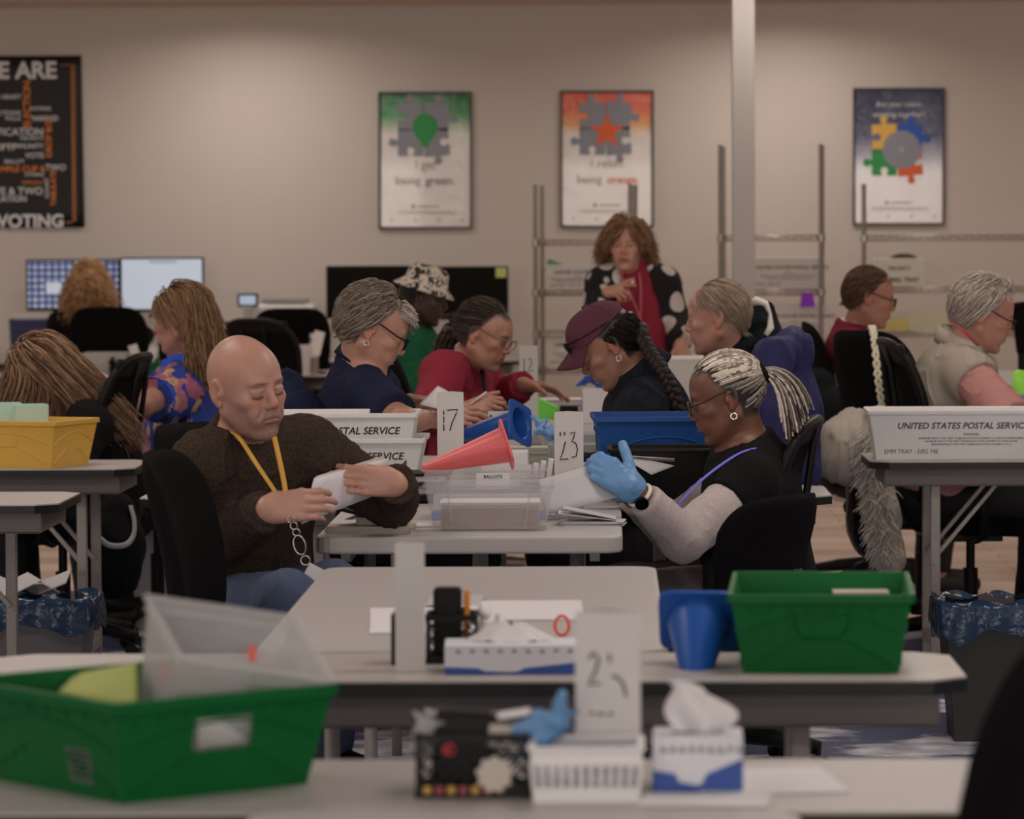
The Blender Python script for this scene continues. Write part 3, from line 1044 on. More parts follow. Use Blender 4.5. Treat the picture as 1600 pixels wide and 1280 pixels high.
    obj('base', bs, M_blackplastic, t, smooth=True)
    for k in range(5):
        a = 2 * math.pi * (k + 0.25) / 5
        d = Vector((math.cos(a), math.sin(a), 0))
        c = d * 0.305
        q = Vector((-d.y, d.x, 0))
        cs = MB().cyl(c + q * 0.008 + Vector((0, 0, 0.028)), c + q * 0.028 + Vector((0, 0, 0.028)), 0.028, n=14).cyl(c - q * 0.028 + Vector((0, 0, 0.028)), c - q * 0.008 + Vector((0, 0, 0.028)), 0.028, n=14)
        cs.cyl(c + Vector((0, 0, 0.03)), c + Vector((0, 0, 0.08)), 0.009, n=8).box(c + Vector((0, 0, 0.045)), (0.03, 0.03, 0.02))
        obj('caster', cs, M_castor, t)
    return t
R_ = math.radians
def chair_at(label, px, Y, face, kind='mesh', arms=True, z1=1.03):
    """chair whose backrest middle is seen at column px, Y metres down the room, facing `face` degrees (0 = right, 90 = away)"""
    x = PX(px, Y, 0.8)
    f = R_(face)
    return make_chair(label, kind, arms, (x + 0.24 * math.cos(f), Y + 0.24 * math.sin(f), 0), f, None, z1)

# ================================================================== trays, tubs, boxes
def shell(q, bw, bd, tw, td, h, th=0.004, floor=True, rim=0.0):
    """open tapered box with real wall thickness"""
    def r(w, d, z): return [Vector((-w / 2, -d / 2, z)), Vector((w / 2, -d / 2, z)), Vector((w / 2, d / 2, z)), Vector((-w / 2, d / 2, z))]
    o0, o1 = r(bw, bd, 0), r(tw, td, h)
    i1, i0 = r(tw - 2 * th, td - 2 * th, h), r(bw - 2 * th, bd - 2 * th, th)
    vs = o0 + o1 + i1 + i0
    fs = [(3, 2, 1, 0), (12, 13, 14, 15)]
    for a, b in ((0, 4), (4, 8), (8, 12)):
        fs += [(a + i, a + (i + 1) % 4, b + (i + 1) % 4, b + i) for i in range(4)]
    return q.add(vs, fs)
def wall_frame(bw, bd, tw, td, h, side):
    """map (u along the wall in m from its middle, v height in m) to the outer face of one wall; returns fn, outward normal"""
    def fn(u, v, out=0.0):
        k = v / h
        w, d = bw + (tw - bw) * k, bd + (td - bd) * k
        if side == 0: p, n = Vector((u, -d / 2, v)), Vector((0, -1, (td - bd) / 2 / h * -1))
        elif side == 1: p, n = Vector((w / 2, u, v)), Vector((1, 0, -(tw - bw) / 2 / h))
        elif side == 2: p, n = Vector((-u, d / 2, v)), Vector((0, 1, -(td - bd) / 2 / h))
        else: p, n = Vector((-w / 2, -u, v)), Vector((-1, 0, -(tw - bw) / 2 / h))
        return p + n.normalized() * out
    return fn
def mail_tub(label, loc, rz, bw, bd, tw, td, h, M_, M_label=None, cut=(0,), rivets=True, group=None, name='mail_tub', hand=(0.095, 0.045, 0.62)):
    """corrugated plastic tub: tapered walls, folded rim, hand holes cut through the walls in `cut`, rivets and pressed lines"""
    t = thing(name, label, 'tub', loc, rz, group)
    th = 0.004
    q = MB()
    hw, hh, hc = hand[0] / 2, hand[1] / 2, h * hand[2]
    q.prism([(-bw / 2, -bd / 2), (bw / 2, -bd / 2), (bw / 2, bd / 2), (-bw / 2, bd / 2)], 0, th)
    for sd in range(4):
        f = wall_frame(bw, bd, tw, td, h, sd)
        b0, t0 = (bw, tw) if sd % 2 == 0 else (bd, td)
        def half(v): return (b0 + (t0 - b0) * v / h) / 2
        def cell(u0, u1, v0, v1, lo=False, hi=False):
            P_ = []
            for o in (0, -th):
                for u, v in ((u0, v0), (u1, v0), (u1, v1), (u0, v1)):
                    uu = (-half(v) if u is None else u) if u is not False else half(v)
                    P_.append(f(uu, v, o))
            q.add(P_, [(0, 1, 2, 3), (7, 6, 5, 4), (0, 4, 5, 1), (1, 5, 6, 2), (2, 6, 7, 3), (3, 7, 4, 0)])
        if sd in cut:
            cell(None, False, 0, hc - hh)
            cell(None, False, hc + hh, h)
            cell(None, -hw, hc - hh, hc + hh)
            cell(hw, False, hc - hh, hc + hh)
        else:
            cell(None, False, 0, h)
    rm = MB()
    w, d, e = tw / 2 + 0.002, td / 2 + 0.002, 0.011
    for a, b in (((-w, -d), (w, -d)), ((w, -d), (w, d)), ((w, d), (-w, d)), ((-w, d), (-w, -d))):
        rm.bar((*a, h - 0.004), (*b, h - 0.004), 0.009, 0.016)
    obj('rim', rm, M_, t, bevel=0.002)
    if rivets:
        rv, rb = MB(), MB()
        for sd in range(4):
            f = wall_frame(bw, bd, tw, td, h, sd)
            b0, t0 = (bw, tw) if sd % 2 == 0 else (bd, td)
            for k in range(8):
                u = (k / 7 - 0.5) * 0.8 * t0
                for v in ((h * 0.84 - abs(u / t0) ** 2 * h * 0.25),):
                    rv.cyl(f(u, v, 0.0), f(u, v, 0.003), 0.005, n=8)
            for s in (-1, 1):
                rb.tube([f(s * b0 * 0.46, h * 0.10, 0.001), f(s * b0 * 0.16, h * 0.42, 0.001)], 0.0022, 5)
                for k in range(4):
                    z_ = 0.1 + 0.1 * k
                    rv.cyl(f(s * b0 * (0.42 - 0.085 * k), h * z_, 0), f(s * b0 * (0.42 - 0.085 * k), h * z_, 0.003), 0.0045, n=8)
            rb.tube([f((k / 12 - 0.5) * 0.86 * t0, h * (0.76 - 1.0 * abs(k / 12 - 0.5) ** 2), 0.001) for k in range(13)], 0.0022, 5)
            if sd not in cut and sd % 2 == 0:
                rb.tube([f(x, y, 0.001) for x, y in ((-hw, hc + hh), (-hw, hc), (-hw + 0.015, hc - hh), (hw - 0.015, hc - hh), (hw, hc), (hw, hc + hh))], 0.003, 5)
        q.add(rv.v, rv.f).add(rb.v, rb.f)
    obj('body', q, M_, t)
    return t
M_green = mat('green_tub_plastic', (0.003, 0.135, 0.030), 0.5, spec=0.22, noise=(6, 0.06))
M_bluetub = mat('blue_tub_plastic', (0.010, 0.075, 0.29), 0.42, spec=0.3)
M_yellow = mat('yellow_tub_plastic', alb(200, 150, 62, 0.75), 0.45)
M_redtub = mat('crimson_tub_plastic', alb(130, 26, 44, 0.65), 0.45)
M_traywhite = mat('tray_white', alb(182, 170, 160, 0.72), 0.55, wave=(28, 0.10, 'X'))
M_paper = mat('paper_white', alb(182, 168, 160, 0.95), 0.8)
M_paper2 = mat('paper_cream', (0.62, 0.565, 0.50), 0.8)
M_env = mat('envelope_grey', alb(150, 140, 134, 0.95), 0.75)
M_greenpaper = mat('paper_pale_green', alb(158, 172, 152, 0.9), 0.8)
M_lime = mat('paper_lime', alb(190, 200, 96, 0.9), 0.8)
M_ink = mat('ink', (0.012, 0.012, 0.013), 0.7)
def mail_tray(label, loc, rz, L=0.58, W=0.29, h=0.158, lines=True, group=None, flare=0.035, M_=None, big='UNITED STATES POSTAL SERVICE', endside=True):
    """long white corrugated mail tray with printing on its long sides"""
    t = thing('mail_tray', label, 'tray', loc, rz, group)
    bw, bd, tw, td = L - 2 * flare * 0.5, W - 2 * flare * 0.6, L + flare * 0.5, W + flare * 0.4
    obj('body', shell(MB(), bw, bd, tw, td, h, 0.005), M_ or M_traywhite, t, bevel=0.0015)
    rm = MB()
    for a, b in (((-tw / 2, -td / 2), (tw / 2, -td / 2)), ((tw / 2, -td / 2), (tw / 2, td / 2)), ((tw / 2, td / 2), (-tw / 2, td / 2)), ((-tw / 2, td / 2), (-tw / 2, -td / 2))):
        rm.bar((*a, h - 0.006), (*b, h - 0.006), 0.009, 0.014)
    obj('rim', rm, M_ or M_traywhite, t, bevel=0.002)
    sl = (td - bd) / 2 / h
    up, rt = Vector((0, -sl, 1)), Vector((1, 0, 0))
    def at(x, z): return Vector((x, -(bd / 2 + sl * z), z))
    if lines:
        if big: obj('lettering', MB().text(big, at(-L * 0.36, h * 0.635), rt, up, 0.021, 0.018, 0.22, width=0.435), M_ink, t)
        sm = MB().text('WARNING', at(0.03, h * 0.50), rt, up, 0.0075, 0.015, 0, 'CENTER')
        obj('warning_lettering', sm, M_ink, t)
        for k in range(3):
            obj('small_lettering', MB().text('MAXIMUM PENALTY FOR THEFT OR MISUSE OF POSTAL PROPERTY IS A FINE AND IMPRISONMENT'[: 80 - 9 * k], at(0.03, h * (0.425 - 0.062 * k)), rt, up, 0.0056, 0.014, 0, 'CENTER'), M_ink, t)
        obj('type_lettering', MB().text('EMM TRAY - EIRS 74E', at(-L * 0.43, h * 0.13), rt, up, 0.0150, 0.0, width=0.178), M_ink, t)
    if endside:
        slx = (tw - bw) / 2 / h
        for s in (-1,):
            def ae(y, z): return Vector((s * (bw / 2 + slx * z), y, z))
            obj('end_lettering', MB().text('EMM 74E', ae(-0.02, h * 0.12), (s * slx, 0, 1), (0, s, 0), 0.022, 0.03), M_ink, t)
    return t
def sheets(name, label, cat, c, rz, w, d, n, M_, jitter=0.006, tilt=0.0, group=None, th=0.0011, curl=0.0, seed=1):
    """a loose stack of sheets or envelopes, one mesh: nobody could lift-count them in the picture"""
    rnd = random.Random(seed)
    q = MB()
    for i in range(n):
        a = rnd.uniform(-1, 1) * jitter * 5
        dx, dy = rnd.uniform(-1, 1) * jitter, rnd.uniform(-1, 1) * jitter
        R = Matrix.Rotation(a, 3, 'Z')
        q.box((dx, dy, (i + 0.5) * th * 1.15), (w, d, th), R)
    o = obj(name, q, M_)
    o.location = c
    o.rotation_euler = (tilt, 0, rz)
    tag(o, label, cat, group)
    return o
def envelope_stack(label, c, rz, w, d, n, M_, seed=1, jitter=0.004, th=0.0012, kind=None, stripe=None):
    o = sheets('envelope_stack', label, 'envelopes', c, rz, w, d, n, M_, jitter, th=th, seed=seed)
    o['kind'] = kind or 'stuff'
    return o
def one_sheet(name, label, cat, pts, M_, th=0.0006, group=None):
    """a single sheet through four points in the place"""
    a, b, c, d = [Vector(p) for p in pts]
    q = MB().grid(lambda u, v: a * (1 - u) * (1 - v) + b * u * (1 - v) + c * u * v + d * (1 - u) * v, 8, 6)
    t = thing(name, label, cat, (a + b + c + d) / 4, 0, group)
    obj('sheet', q, M_, t, world=True, solid=th, smooth=True)
    return t
# ------------------------------------------------------------------ folded number cards
def number_card(label, px, ytop, Y, txt, w=0.076, h=0.28, turn=0.0, z=0.745, mark=None, dig=0.22, ds=1.0):
    """a strip of card folded to a three-sided standing prism with a hand-written number"""
    x = PX(px, Y, z + h / 2)
    t = thing('number_card', label, 'sign', (x, Y, z), turn)
    tri = [(-w / 2, 0), (w / 2, 0), (0, w * 0.8)]
    q = MB()
    n = 3
    for i in range(3):
        a, b = tri[i], tri[(i + 1) % 3]
        q.add([(*a, 0), (*b, 0), (*b, h), (*a, h)], [(0, 1, 2, 3)])
    obj('card', q, mat('card_white', (0.72, 0.69, 0.67), 0.8), t, solid=0.0012)
    if mark:
        for strokes in mark:
            mk = MB()
            mk.tube([Vector((x_ * w, -0.0016, (y_ * ds + dig) * h)) for x_, y_ in strokes], 0.0017, 5)
            obj('pen_mark', mk, M_ink, t)
    return t
ONE_ = [[(-0.24, 0.62), (-0.22, 0.42)]]
SEVENTEEN = [[(-0.26, 0.58), (-0.25, 0.50)], [(-0.25, 0.47), (-0.26, 0.36)], [(-0.26, 0.33), (-0.25, 0.22)], [(-0.12, 0.585), (0.28, 0.60), (0.20, 0.50), (0.06, 0.36), (-0.02, 0.22)]]
TWENTYTHREE = [[(-0.30, 0.52), (-0.30, 0.47)], [(-0.16, 0.52), (-0.14, 0.48)], [(-0.12, 0.40), (-0.2, 0.28), (-0.30, 0.17), (-0.02, 0.18)],
               [(0.05, 0.50), (0.22, 0.52), (0.16, 0.44), (0.10, 0.40), (0.24, 0.38), (0.30, 0.30), (0.25, 0.21), (0.10, 0.20)]]
TWELVE = [[(-0.24, 0.63), (-0.24, 0.33)], [(-0.02, 0.60), (0.10, 0.64), (0.18, 0.58), (0.10, 0.47), (-0.02, 0.35), (0.26, 0.36)]]
TWENTYONE = [[(-0.30, 0.60), (-0.22, 0.64), (-0.14, 0.60), (-0.20, 0.52), (-0.30, 0.45), (-0.12, 0.46)], [(0.02, 0.63), (0.03, 0.58)], [(0.06, 0.50), (0.16, 0.49), (0.24, 0.45), (0.28, 0.38)],
             [(-0.28, 0.28), (-0.22, 0.285)], [(-0.16, 0.28), (-0.06, 0.275)], [(0.0, 0.275), (0.08, 0.28)]]
number_card('standing paper card numbered 17 beside the pink cone', 704, 620, 11.55, '17', h=0.295, mark=SEVENTEEN, ds=0.55, dig=0.50)
number_card('standing paper card numbered 23 in front of the blue tub', 889, 648, 10.55, '23', h=0.28, mark=TWENTYTHREE, ds=0.75, dig=0.42)
number_card('standing paper card numbered 12 by the woman in magenta', 826, 545, 16.6, '12', h=0.29, mark=TWELVE, ds=0.64, dig=0.41)
number_card('big blurred number card standing behind the white slotted basket', 950, 965, 5.42, '21', w=0.088, h=0.235, z=0.742, mark=TWENTYONE, dig=0.13)
number_card('white folded number card seen from its edge on the beige table', 647, 855, 6.86, '', w=0.054, h=0.222, turn=2.35, z=0.741)
# ------------------------------------------------------------------ traffic-cone shaped plastic funnels
def cone(label, base_c, axis, L, plate, M_, up=(0, 0, 1), rb=None, spin=0.0):
    """small training cone: square plate and hollow cone; axis points from plate to tip"""
    t = thing('training_cone', label, 'cone', base_c)
    R = frame_from(axis, Vector(up).cross(Vector(axis)))
    r = rb or plate * 0.40
    q = MB().lathe([(r, 0.0), (r * 0.93, 0.01), (r * 0.24, L - 0.008), (r * 0.15, L), (0.002, L + 0.001)], (0, 0, 0), 32, R, cap=False)
    obj('cone_body', q, M_, t, smooth=True, solid=0.003)
    # plate with a round opening
    pl = MB()
    sq = []
    for i in range(48):
        a = 2 * math.pi * i / 48
        k = plate / 2 / (abs(math.cos(a)) ** 8 + abs(math.sin(a)) ** 8) ** 0.125
        sq.append((k * math.cos(a + spin), k * math.sin(a + spin)))
    m = len(sq)
    vs = [R @ Vector((x, y, z)) for z in (0, 0.006) for x, y in sq]
    ci = []
    for x, y in sq:
        a = math.atan2(y, x)
        ci.append((r * 0.97 * math.cos(a), r * 0.97 * math.sin(a)))
    vs += [R @ Vector((x, y, z)) for z in (0, 0.006) for x, y in ci]
    fs = []
    for i in range(m):
        j = (i + 1) % m
        fs += [(i, j, m + j, m + i), (2 * m + j, 2 * m + i, 3 * m + i, 3 * m + j), (j, i, 2 * m + i, 2 * m + j), (m + i, m + j, 3 * m + j, 3 * m + i)]
    pl.add(vs, fs)
    obj('base_plate', pl, M_, t)
    return t
M_cblue = mat('cone_blue', (0.016, 0.10, 0.42), 0.32)
M_cpink = mat('cone_pink', alb(222, 98, 94, 0.85), 0.35)
cone('blue cone lying on its side beside the number 17 card', P(814, 661, 11.80), Vector((-0.86, 0.46, -0.20)), 0.25, 0.125, M_cblue, spin=0.35)
cone('salmon pink cone lying across the clear boxes', P(793, 694, 10.52), Vector((-0.94, -0.12, -0.27)), 0.235, 0.120, M_cpink, rb=0.05, spin=0.35)
cone('blue cone tipped forward beside the empty green tub', P(1092, 968, 6.98), Vector((-0.06, -0.78, -0.62)), 0.19, 0.14, M_cblue, up=(0.05, 0.6, 0.8), rb=0.058)

# ------------------------------------------------------------------ tubs and trays
def base_from(px, py, z=Z): return PZ(px, py, z)
mail_tub('green tub holding a tilted clear container on the nearest table', (-0.645, 5.475, Z), R_(40), 0.30, 0.35, 0.355, 0.405, 0.135, M_green, cut=(0, 2))
mail_tub('empty green tub beside the tipped blue cone', (0.372, 7.02, Z), R_(-3), 0.265, 0.42, 0.308, 0.465, 0.133, M_green, cut=())
bt = mail_tub('blue tub on the short table behind the number 23 card', (0.155, 11.66, Z), R_(2), 0.34, 0.28, 0.40, 0.35, 0.225, M_bluetub, cut=())
mail_tub('yellow tub packed with pale green envelopes', (-1.935, 13.17, Z), R_(-20), 0.32, 0.26, 0.37, 0.31, 0.15, M_yellow, cut=())
mail_tub('small crimson tub on the back work table', (PX(452, 21.8, 0.8), 21.9, Z), R_(0), 0.17, 0.20, 0.20, 0.24, 0.15, M_redtub, cut=(), rivets=False)
mail_tray('large white mail tray at the right, lettered across its long side', (1.175, 13.40, Z), R_(-1), L=0.60, W=0.30, h=0.165)
mail_tray('white mail tray edge cut off by the right side of the picture', (1.60, 13.27, Z), R_(80), L=0.5, W=0.26, h=0.125, big='', endside=False, lines=False)
mail_tray('white mail tray behind the bald man, the upper of two', (-0.845, 11.665, 0.815), R_(0), L=0.55, W=0.29, h=0.165)
mail_tray('white mail tray whose end flares out behind the bald man, the lower of two', (-0.83, 11.665, 0.742), R_(0), L=0.56, W=0.32, h=0.165, flare=0.045)
# ================================================================== people
def axes(yaw, pitch=0.0, roll=0.0):
    """columns right, forward, up for someone facing yaw degrees (0 = right of picture, 90 = away), looking pitch down, tilting roll to their right"""
    a, p, r = R_(yaw), R_(pitch), R_(roll)
    f0 = np.array([math.cos(a), math.sin(a), 0.0])
    r0 = np.array([math.sin(a), -math.cos(a), 0.0])
    u0 = np.array([0, 0, 1.0])
    f = f0 * math.cos(p) - u0 * math.sin(p)
    u = u0 * math.cos(p) + f0 * math.sin(p)
    rr = r0 * math.cos(r) - u * math.sin(r)
    uu = u * math.cos(r) + r0 * math.sin(r)
    return np.stack([rr, f, uu], 1)
def npv(v): return np.array([v[0], v[1], v[2]], float)
def unit(v):
    v = np.array(v, float)
    return v / max(1e-9, np.linalg.norm(v))
def head_sdf(S, hc, Rh, hs, o):
    """o: face options"""
    S.at(hc, Rh, hs)
    ju = o.get('jowl', 0.0)
    S.ell((0, -0.014, 0.030), (0.0745, 0.097, 0.094), k=0)
    S.ell((0, 0.036, 0.036), (0.060, 0.055, 0.060), k=0.03)
    S.ell((0, 0.032, -0.035), (0.0585 + ju * 0.3, 0.056, 0.072), k=0.03)
    S.ell((0, 0.030, -0.074), (0.048 + ju, 0.052, 0.040), k=0.025)
    for s in (-1, 1):
        S.cone((s * (0.050 + ju), -0.004, -0.050), (s * 0.020, 0.066, -0.098), 0.018 + ju * 0.5, 0.015, k=0.02)
        S.ell((s * 0.042, 0.064, -0.018), (0.022, 0.022, 0.018), k=0.02)
        S.ell((s * 0.028, 0.076, -0.052), (0.020, 0.016, 0.026), k=0.018)
    S.ell((0, 0.079, -0.100), (0.020, 0.015, 0.015), k=0.016)
    S.cone((-0.034, 0.080, 0.024), (0.034, 0.080, 0.024), 0.0125, k=0.014)
    for s in (-1, 1):
        S.ell((s * 0.0315, 0.099, 0.005), (0.0185, 0.019, 0.0135), k=0.012, op='s')
    for s in (-1, 1):
        S.ell((s * 0.0315, 0.0765, 0.004), (0.0158, 0.0150, 0.0128), k=0.004)
        S.cone((s * 0.020, 0.089, 0.0095), (s * 0.044, 0.083, 0.0075), 0.0042, k=0.004)
        S.cone((s * 0.021, 0.0865, -0.0085), (s * 0.043, 0.081, -0.0075), 0.0038, k=0.005)
    nl = o.get('nose', 1.0)
    S.cone((0, 0.087, 0.016), (0, 0.086 + 0.020 * nl, -0.020), 0.0085, 0.0105, k=0.008)
    S.ell((0, 0.086 + 0.019 * nl, -0.025), (0.0125, 0.0115, 0.0105), k=0.006)
    for s in (-1, 1):
        S.ell((s * 0.0125 * o.get('nosew', 1.0), 0.096, -0.0290), (0.0085, 0.011, 0.0085), k=0.006)
        S.ell((s * 0.0068, 0.1005, -0.0380), (0.0042, 0.0062, 0.0045), k=0.003, op='s')
    S.ell((0, 0.078, -0.058), (0.031, 0.0205, 0.026), k=0.014)
    S.cone((0, 0.0985, -0.043), (0, 0.0975, -0.047), 0.0042, k=0.006)
    lp = o.get('lips', 1.0)
    for s in (-1, 1):
        S.cone((s * 0.004, 0.0975, -0.0530), (s * 0.021, 0.0885, -0.0575), 0.0050 * lp, 0.0030, k=0.004)
    S.cone((-0.011, 0.0955, -0.0655), (0.011, 0.0955, -0.0655), 0.0062 * lp, k=0.005)
    for s in (-1, 1):
        S.cone((0, 0.1035, -0.0590), (s * 0.0235, 0.0915, -0.0600 - o.get('frown', 0.001)), 0.0019, 0.0014, k=0.0025, op='s')
    S.cone((-0.012, 0.0965, -0.0785), (0.012, 0.0965, -0.0785), 0.0055, k=0.008, op='s')
    for s in (-1, 1):
        c = Matrix.Rotation(s * 0.28, 3, 'Z') @ Matrix.Rotation(0.16, 3, 'X')
        E = np.array(c)
        S.ell((s * 0.0775, -0.014, -0.002), (0.0085, 0.0195, 0.032), E, k=0.006)
        S.ell((s * 0.0855, -0.010, 0.004), (0.0075, 0.0120, 0.0205), E, k=0.005, op='s')
        S.ell((s * 0.0800, 0.0005, -0.006), (0.0055, 0.0060, 0.0080), k=0.004)
        S.ell((s * 0.0765, -0.006, -0.029), (0.0065, 0.0090, 0.0090), k=0.005)
    if o.get('wrinkle'):
        for s in (-1, 1):
            S.cone((s * 0.021, 0.1015, -0.027), (s * 0.035, 0.0905, -0.056), 0.0024, 0.0016, k=0.010, op='s')
        for s in (-1, 1):
            S.cone((s * 0.0055, 0.0945, 0.022), (s * 0.0065, 0.0925, 0.040), 0.0012, k=0.004, op='s')
    S.home()
def soft(x, e): return 1 / (1 + np.exp(-np.clip(x / e, -30, 30)))
def head_col(V, hc, Rh, hs, o):
    """skin pigment: lips, brows, lash line, stubble, cropped scalp hair"""
    q = ((V - hc) @ Rh) / hs
    x, y, z = q[:, 0], q[:, 1], q[:, 2]
    ax = np.abs(x)
    C = np.tile(np.array(o['skin'], float), (len(V), 1))
    n = vnoise(V * 60) * 0.5 + vnoise(V * 18) * 0.5
    C *= (1 + 0.10 * n)[:, None]
    def blend(m, c, a):
        nonlocal C
        m = np.clip(m * a, 0, 1)[:, None]
        C = C * (1 - m) + np.array(c, float) * m
    near = soft(0.22 - np.sqrt((q * q).sum(1)), 0.003)
    front = soft(y - 0.05, 0.004) * near
    red = np.array(o['skin']) * np.array((1.12, 0.80, 0.74))
    blend(front * np.exp(-((ax - 0.042) / 0.02) ** 2 - ((z + 0.022) / 0.018) ** 2), red, 0.6)
    blend(front * np.exp(-(x / 0.013) ** 2 - ((z + 0.026) / 0.012) ** 2), red, 0.6)
    ear = soft(ax - 0.074, 0.002) * near * soft(0.05 - np.abs(z), 0.004) * soft(0.03 - np.abs(y), 0.004)
    blend(ear, red, 0.7)
    if o.get('stubble'):
        m = front * 0 + near * soft(y - 0.0, 0.008) * soft(-0.030 - z - 0.35 * np.maximum(0, 0.05 - y) + 0.0, 0.010) * soft(z + 0.118, 0.004)
        m = m * (0.75 + 0.25 * vnoise(V * 500))
        m *= 1 - 0.75 * np.exp(-((ax - 0.04) / 0.014) ** 2 - ((z + 0.035) / 0.02) ** 2)
        blend(m, o['stubble'][0], o['stubble'][1])
    if o.get('moustache'):
        blend(front * np.exp(-(x / 0.022) ** 2 - ((z + 0.047) / 0.006) ** 2), o['moustache'], 0.9)
        blend(front * np.exp(-(x / 0.014) ** 2 - ((z + 0.084) / 0.012) ** 2), o['moustache'], 0.8)
    blend(front * soft(0.0245 - ax, 0.0012) * soft(0.0090 - np.abs(z + 0.0595 - 0.0 * ax), 0.0012) * soft(y - 0.083, 0.002), o.get('lip', red * 0.8), 0.75)
    blend(front * soft(0.0235 - ax, 0.001) * np.exp(-((z + 0.0596) / 0.0013) ** 2), np.array(o['skin']) * 0.25, 0.85)  # crease shade painted as a dark line between the lips
    b = o.get('brow')
    if b is not None:
        zb = 0.0250 + 0.08 * np.minimum(ax - 0.012, 0.022) - 0.30 * np.maximum(0, ax - 0.036)
        blend(front * soft(ax - 0.011, 0.002) * soft(0.049 - ax, 0.002) * np.exp(-((z - zb) / 0.0042) ** 2) * (0.75 + 0.35 * vnoise(V * 400)), b, o.get('browa', 0.8))
    # lowered lids: lash line and shade of the crease
    lx = (ax - 0.0315) / 0.0165
    zl = -0.0045 - 0.0035 * (1 - np.minimum(1, lx ** 2))
    if o.get('open'):
        blend(front * soft(1 - np.abs(lx), 0.06) * np.exp(-((z - 0.003) / 0.0052) ** 4), (0.55, 0.50, 0.46), 0.9)
        blend(front * np.exp(-((ax - 0.0315) / 0.0055) ** 4 - ((z - 0.003) / 0.0052) ** 4), (0.02, 0.014, 0.01), 0.95)
        zl = 0.0080 - 0.004 * np.minimum(1, lx ** 2)
    blend(front * soft(1.02 - np.abs(lx), 0.06) * np.exp(-((z - zl) / o.get('lash', 0.0022)) ** 2), (0.012, 0.008, 0.006), 0.9)
    if o.get('lid') is not None:
        blend(front * soft(1.05 - np.abs(lx), 0.08) * soft(z - zl, 0.002) * soft(0.016 - z, 0.002), o['lid'], 0.5)
    sc_ = o.get('scalp')
    if sc_ is not None:
        m = near * scalp_mask(q, o.get('line', 'full'))
        if o.get('grain'):
            m = m * (0.65 + 0.45 * vnoise(V * 420))
        blend(m, sc_, o.get('scalpa', 1.0))
    return C
def scalp_mask(q, line):
    x, y, z = q[:, 0], q[:, 1], q[:, 2]
    if line == 'horseshoe':      # cropped sides and back of a bald head
        return soft(0.030 - 0.35 * (y + 0.02) - z, 0.012) * soft(z + 0.055 - 0.25 * np.maximum(0, y + 0.03), 0.008) * soft(0.030 - y, 0.008) * soft(np.abs(x) + np.maximum(0, -y - 0.02) * 2 - 0.045, 0.01)
    hl = np.where(y > 0.035, 0.082 + 0.25 * np.abs(x) * 0, np.where(y > 0.005, 0.082 - (0.035 - y) / 0.03 * 0.055, np.where(y > -0.03, 0.027 - (0.005 - y) / 0.035 * 0.05, -0.065)))
    return soft(z - hl, 0.004)
FING = [(0.046, 0.026, 0.021), (0.050, 0.030, 0.022), (0.046, 0.028, 0.022), (0.036, 0.021, 0.019)]
def hand_sdf(S, wrist, d, n, side, curl=(0.5, 0.5, 0.4), sc_=1.0, spread=0.08, thumb=(0.6, 0.5, 0.25), fat=0.0, curls=None, r0=0.027):
    """wrist joint, direction to the knuckles, way the palm faces, side +1 right hand / -1 left hand; curl angles per joint"""
    S.home()
    w, d = npv(wrist), unit(d)
    n = np.array(n, float)
    n = unit(n - d * (n @ d))
    lat = np.cross(d, n) * side
    P_ = lambda a, b, c: w + (d * a + lat * b + n * c) * sc_
    kn = [(0.086, 0.029), (0.090, 0.010), (0.085, -0.009), (0.077, -0.027)]
    for i, (a, b) in enumerate(kn):
        S.cone(P_(0.004, b * 0.55, 0), P_(a, b, -0.002), 0.0155 * sc_ + fat, (0.0108 if i < 3 else 0.0098) * sc_ + fat, k=0.011)
    S.cone(P_(0.015, 0.020, 0.008), P_(0.048, 0.028, 0.010), 0.016 * sc_ + fat, 0.012 * sc_ + fat, k=0.012)
    S.cone(P_(0.015, -0.018, 0.007), P_(0.055, -0.022, 0.006), 0.014 * sc_ + fat, 0.010 * sc_ + fat, k=0.012)
    tips = []
    for i, (a, b) in enumerate(kn):
        p = P_(a, b, -0.001)
        cc = curls[i] if curls else curl
        ang = 0.0
        sp = spread * (1.5 - i)
        rr = (0.0088, 0.0090, 0.0086, 0.0076)[i] * sc_ + fat
        for j, L in enumerate(FING[i]):
            ang += cc[j]
            dd = unit((d + lat * sp * (1 if ang < 0.9 else 0.2)) * math.cos(ang) + n * math.sin(ang))
            q = p + dd * L * sc_
            S.cone(p, q, rr, rr * 0.90, k=0.0035 if j else 0.008)
            S.ell(p, rr * 1.06, k=0.002)
            p, rr = q, rr * 0.90
        tips.append(p)
    t0 = P_(0.026, 0.028, 0.006)
    a1, a2, a3 = thumb
    d1 = unit(d * math.cos(a1) + lat * math.sin(a1) + n * a3)
    p1 = t0 + d1 * 0.040 * sc_
    d2 = unit(d1 + n * a2 * 0.5 + d * a2 * 0.4)
    p2 = p1 + d2 * 0.032 * sc_
    d3 = unit(d2 + n * a2 * 0.4 + d * a2 * 0.3)
    p3 = p2 + d3 * 0.025 * sc_
    S.cone(t0, p1, 0.0130 * sc_ + fat, 0.0105 * sc_ + fat, k=0.010)
    S.cone(p1, p2, 0.0105 * sc_ + fat, 0.0095 * sc_ + fat, k=0.003)
    S.cone(p2, p3, 0.0095 * sc_ + fat, 0.0082 * sc_ + fat, k=0.002)
    return dict(tips=tips, thumb=p3, knuckle=[P_(a, b, 0) for a, b in kn], lat=lat, n=n, d=d, w=w)
class Person: pass
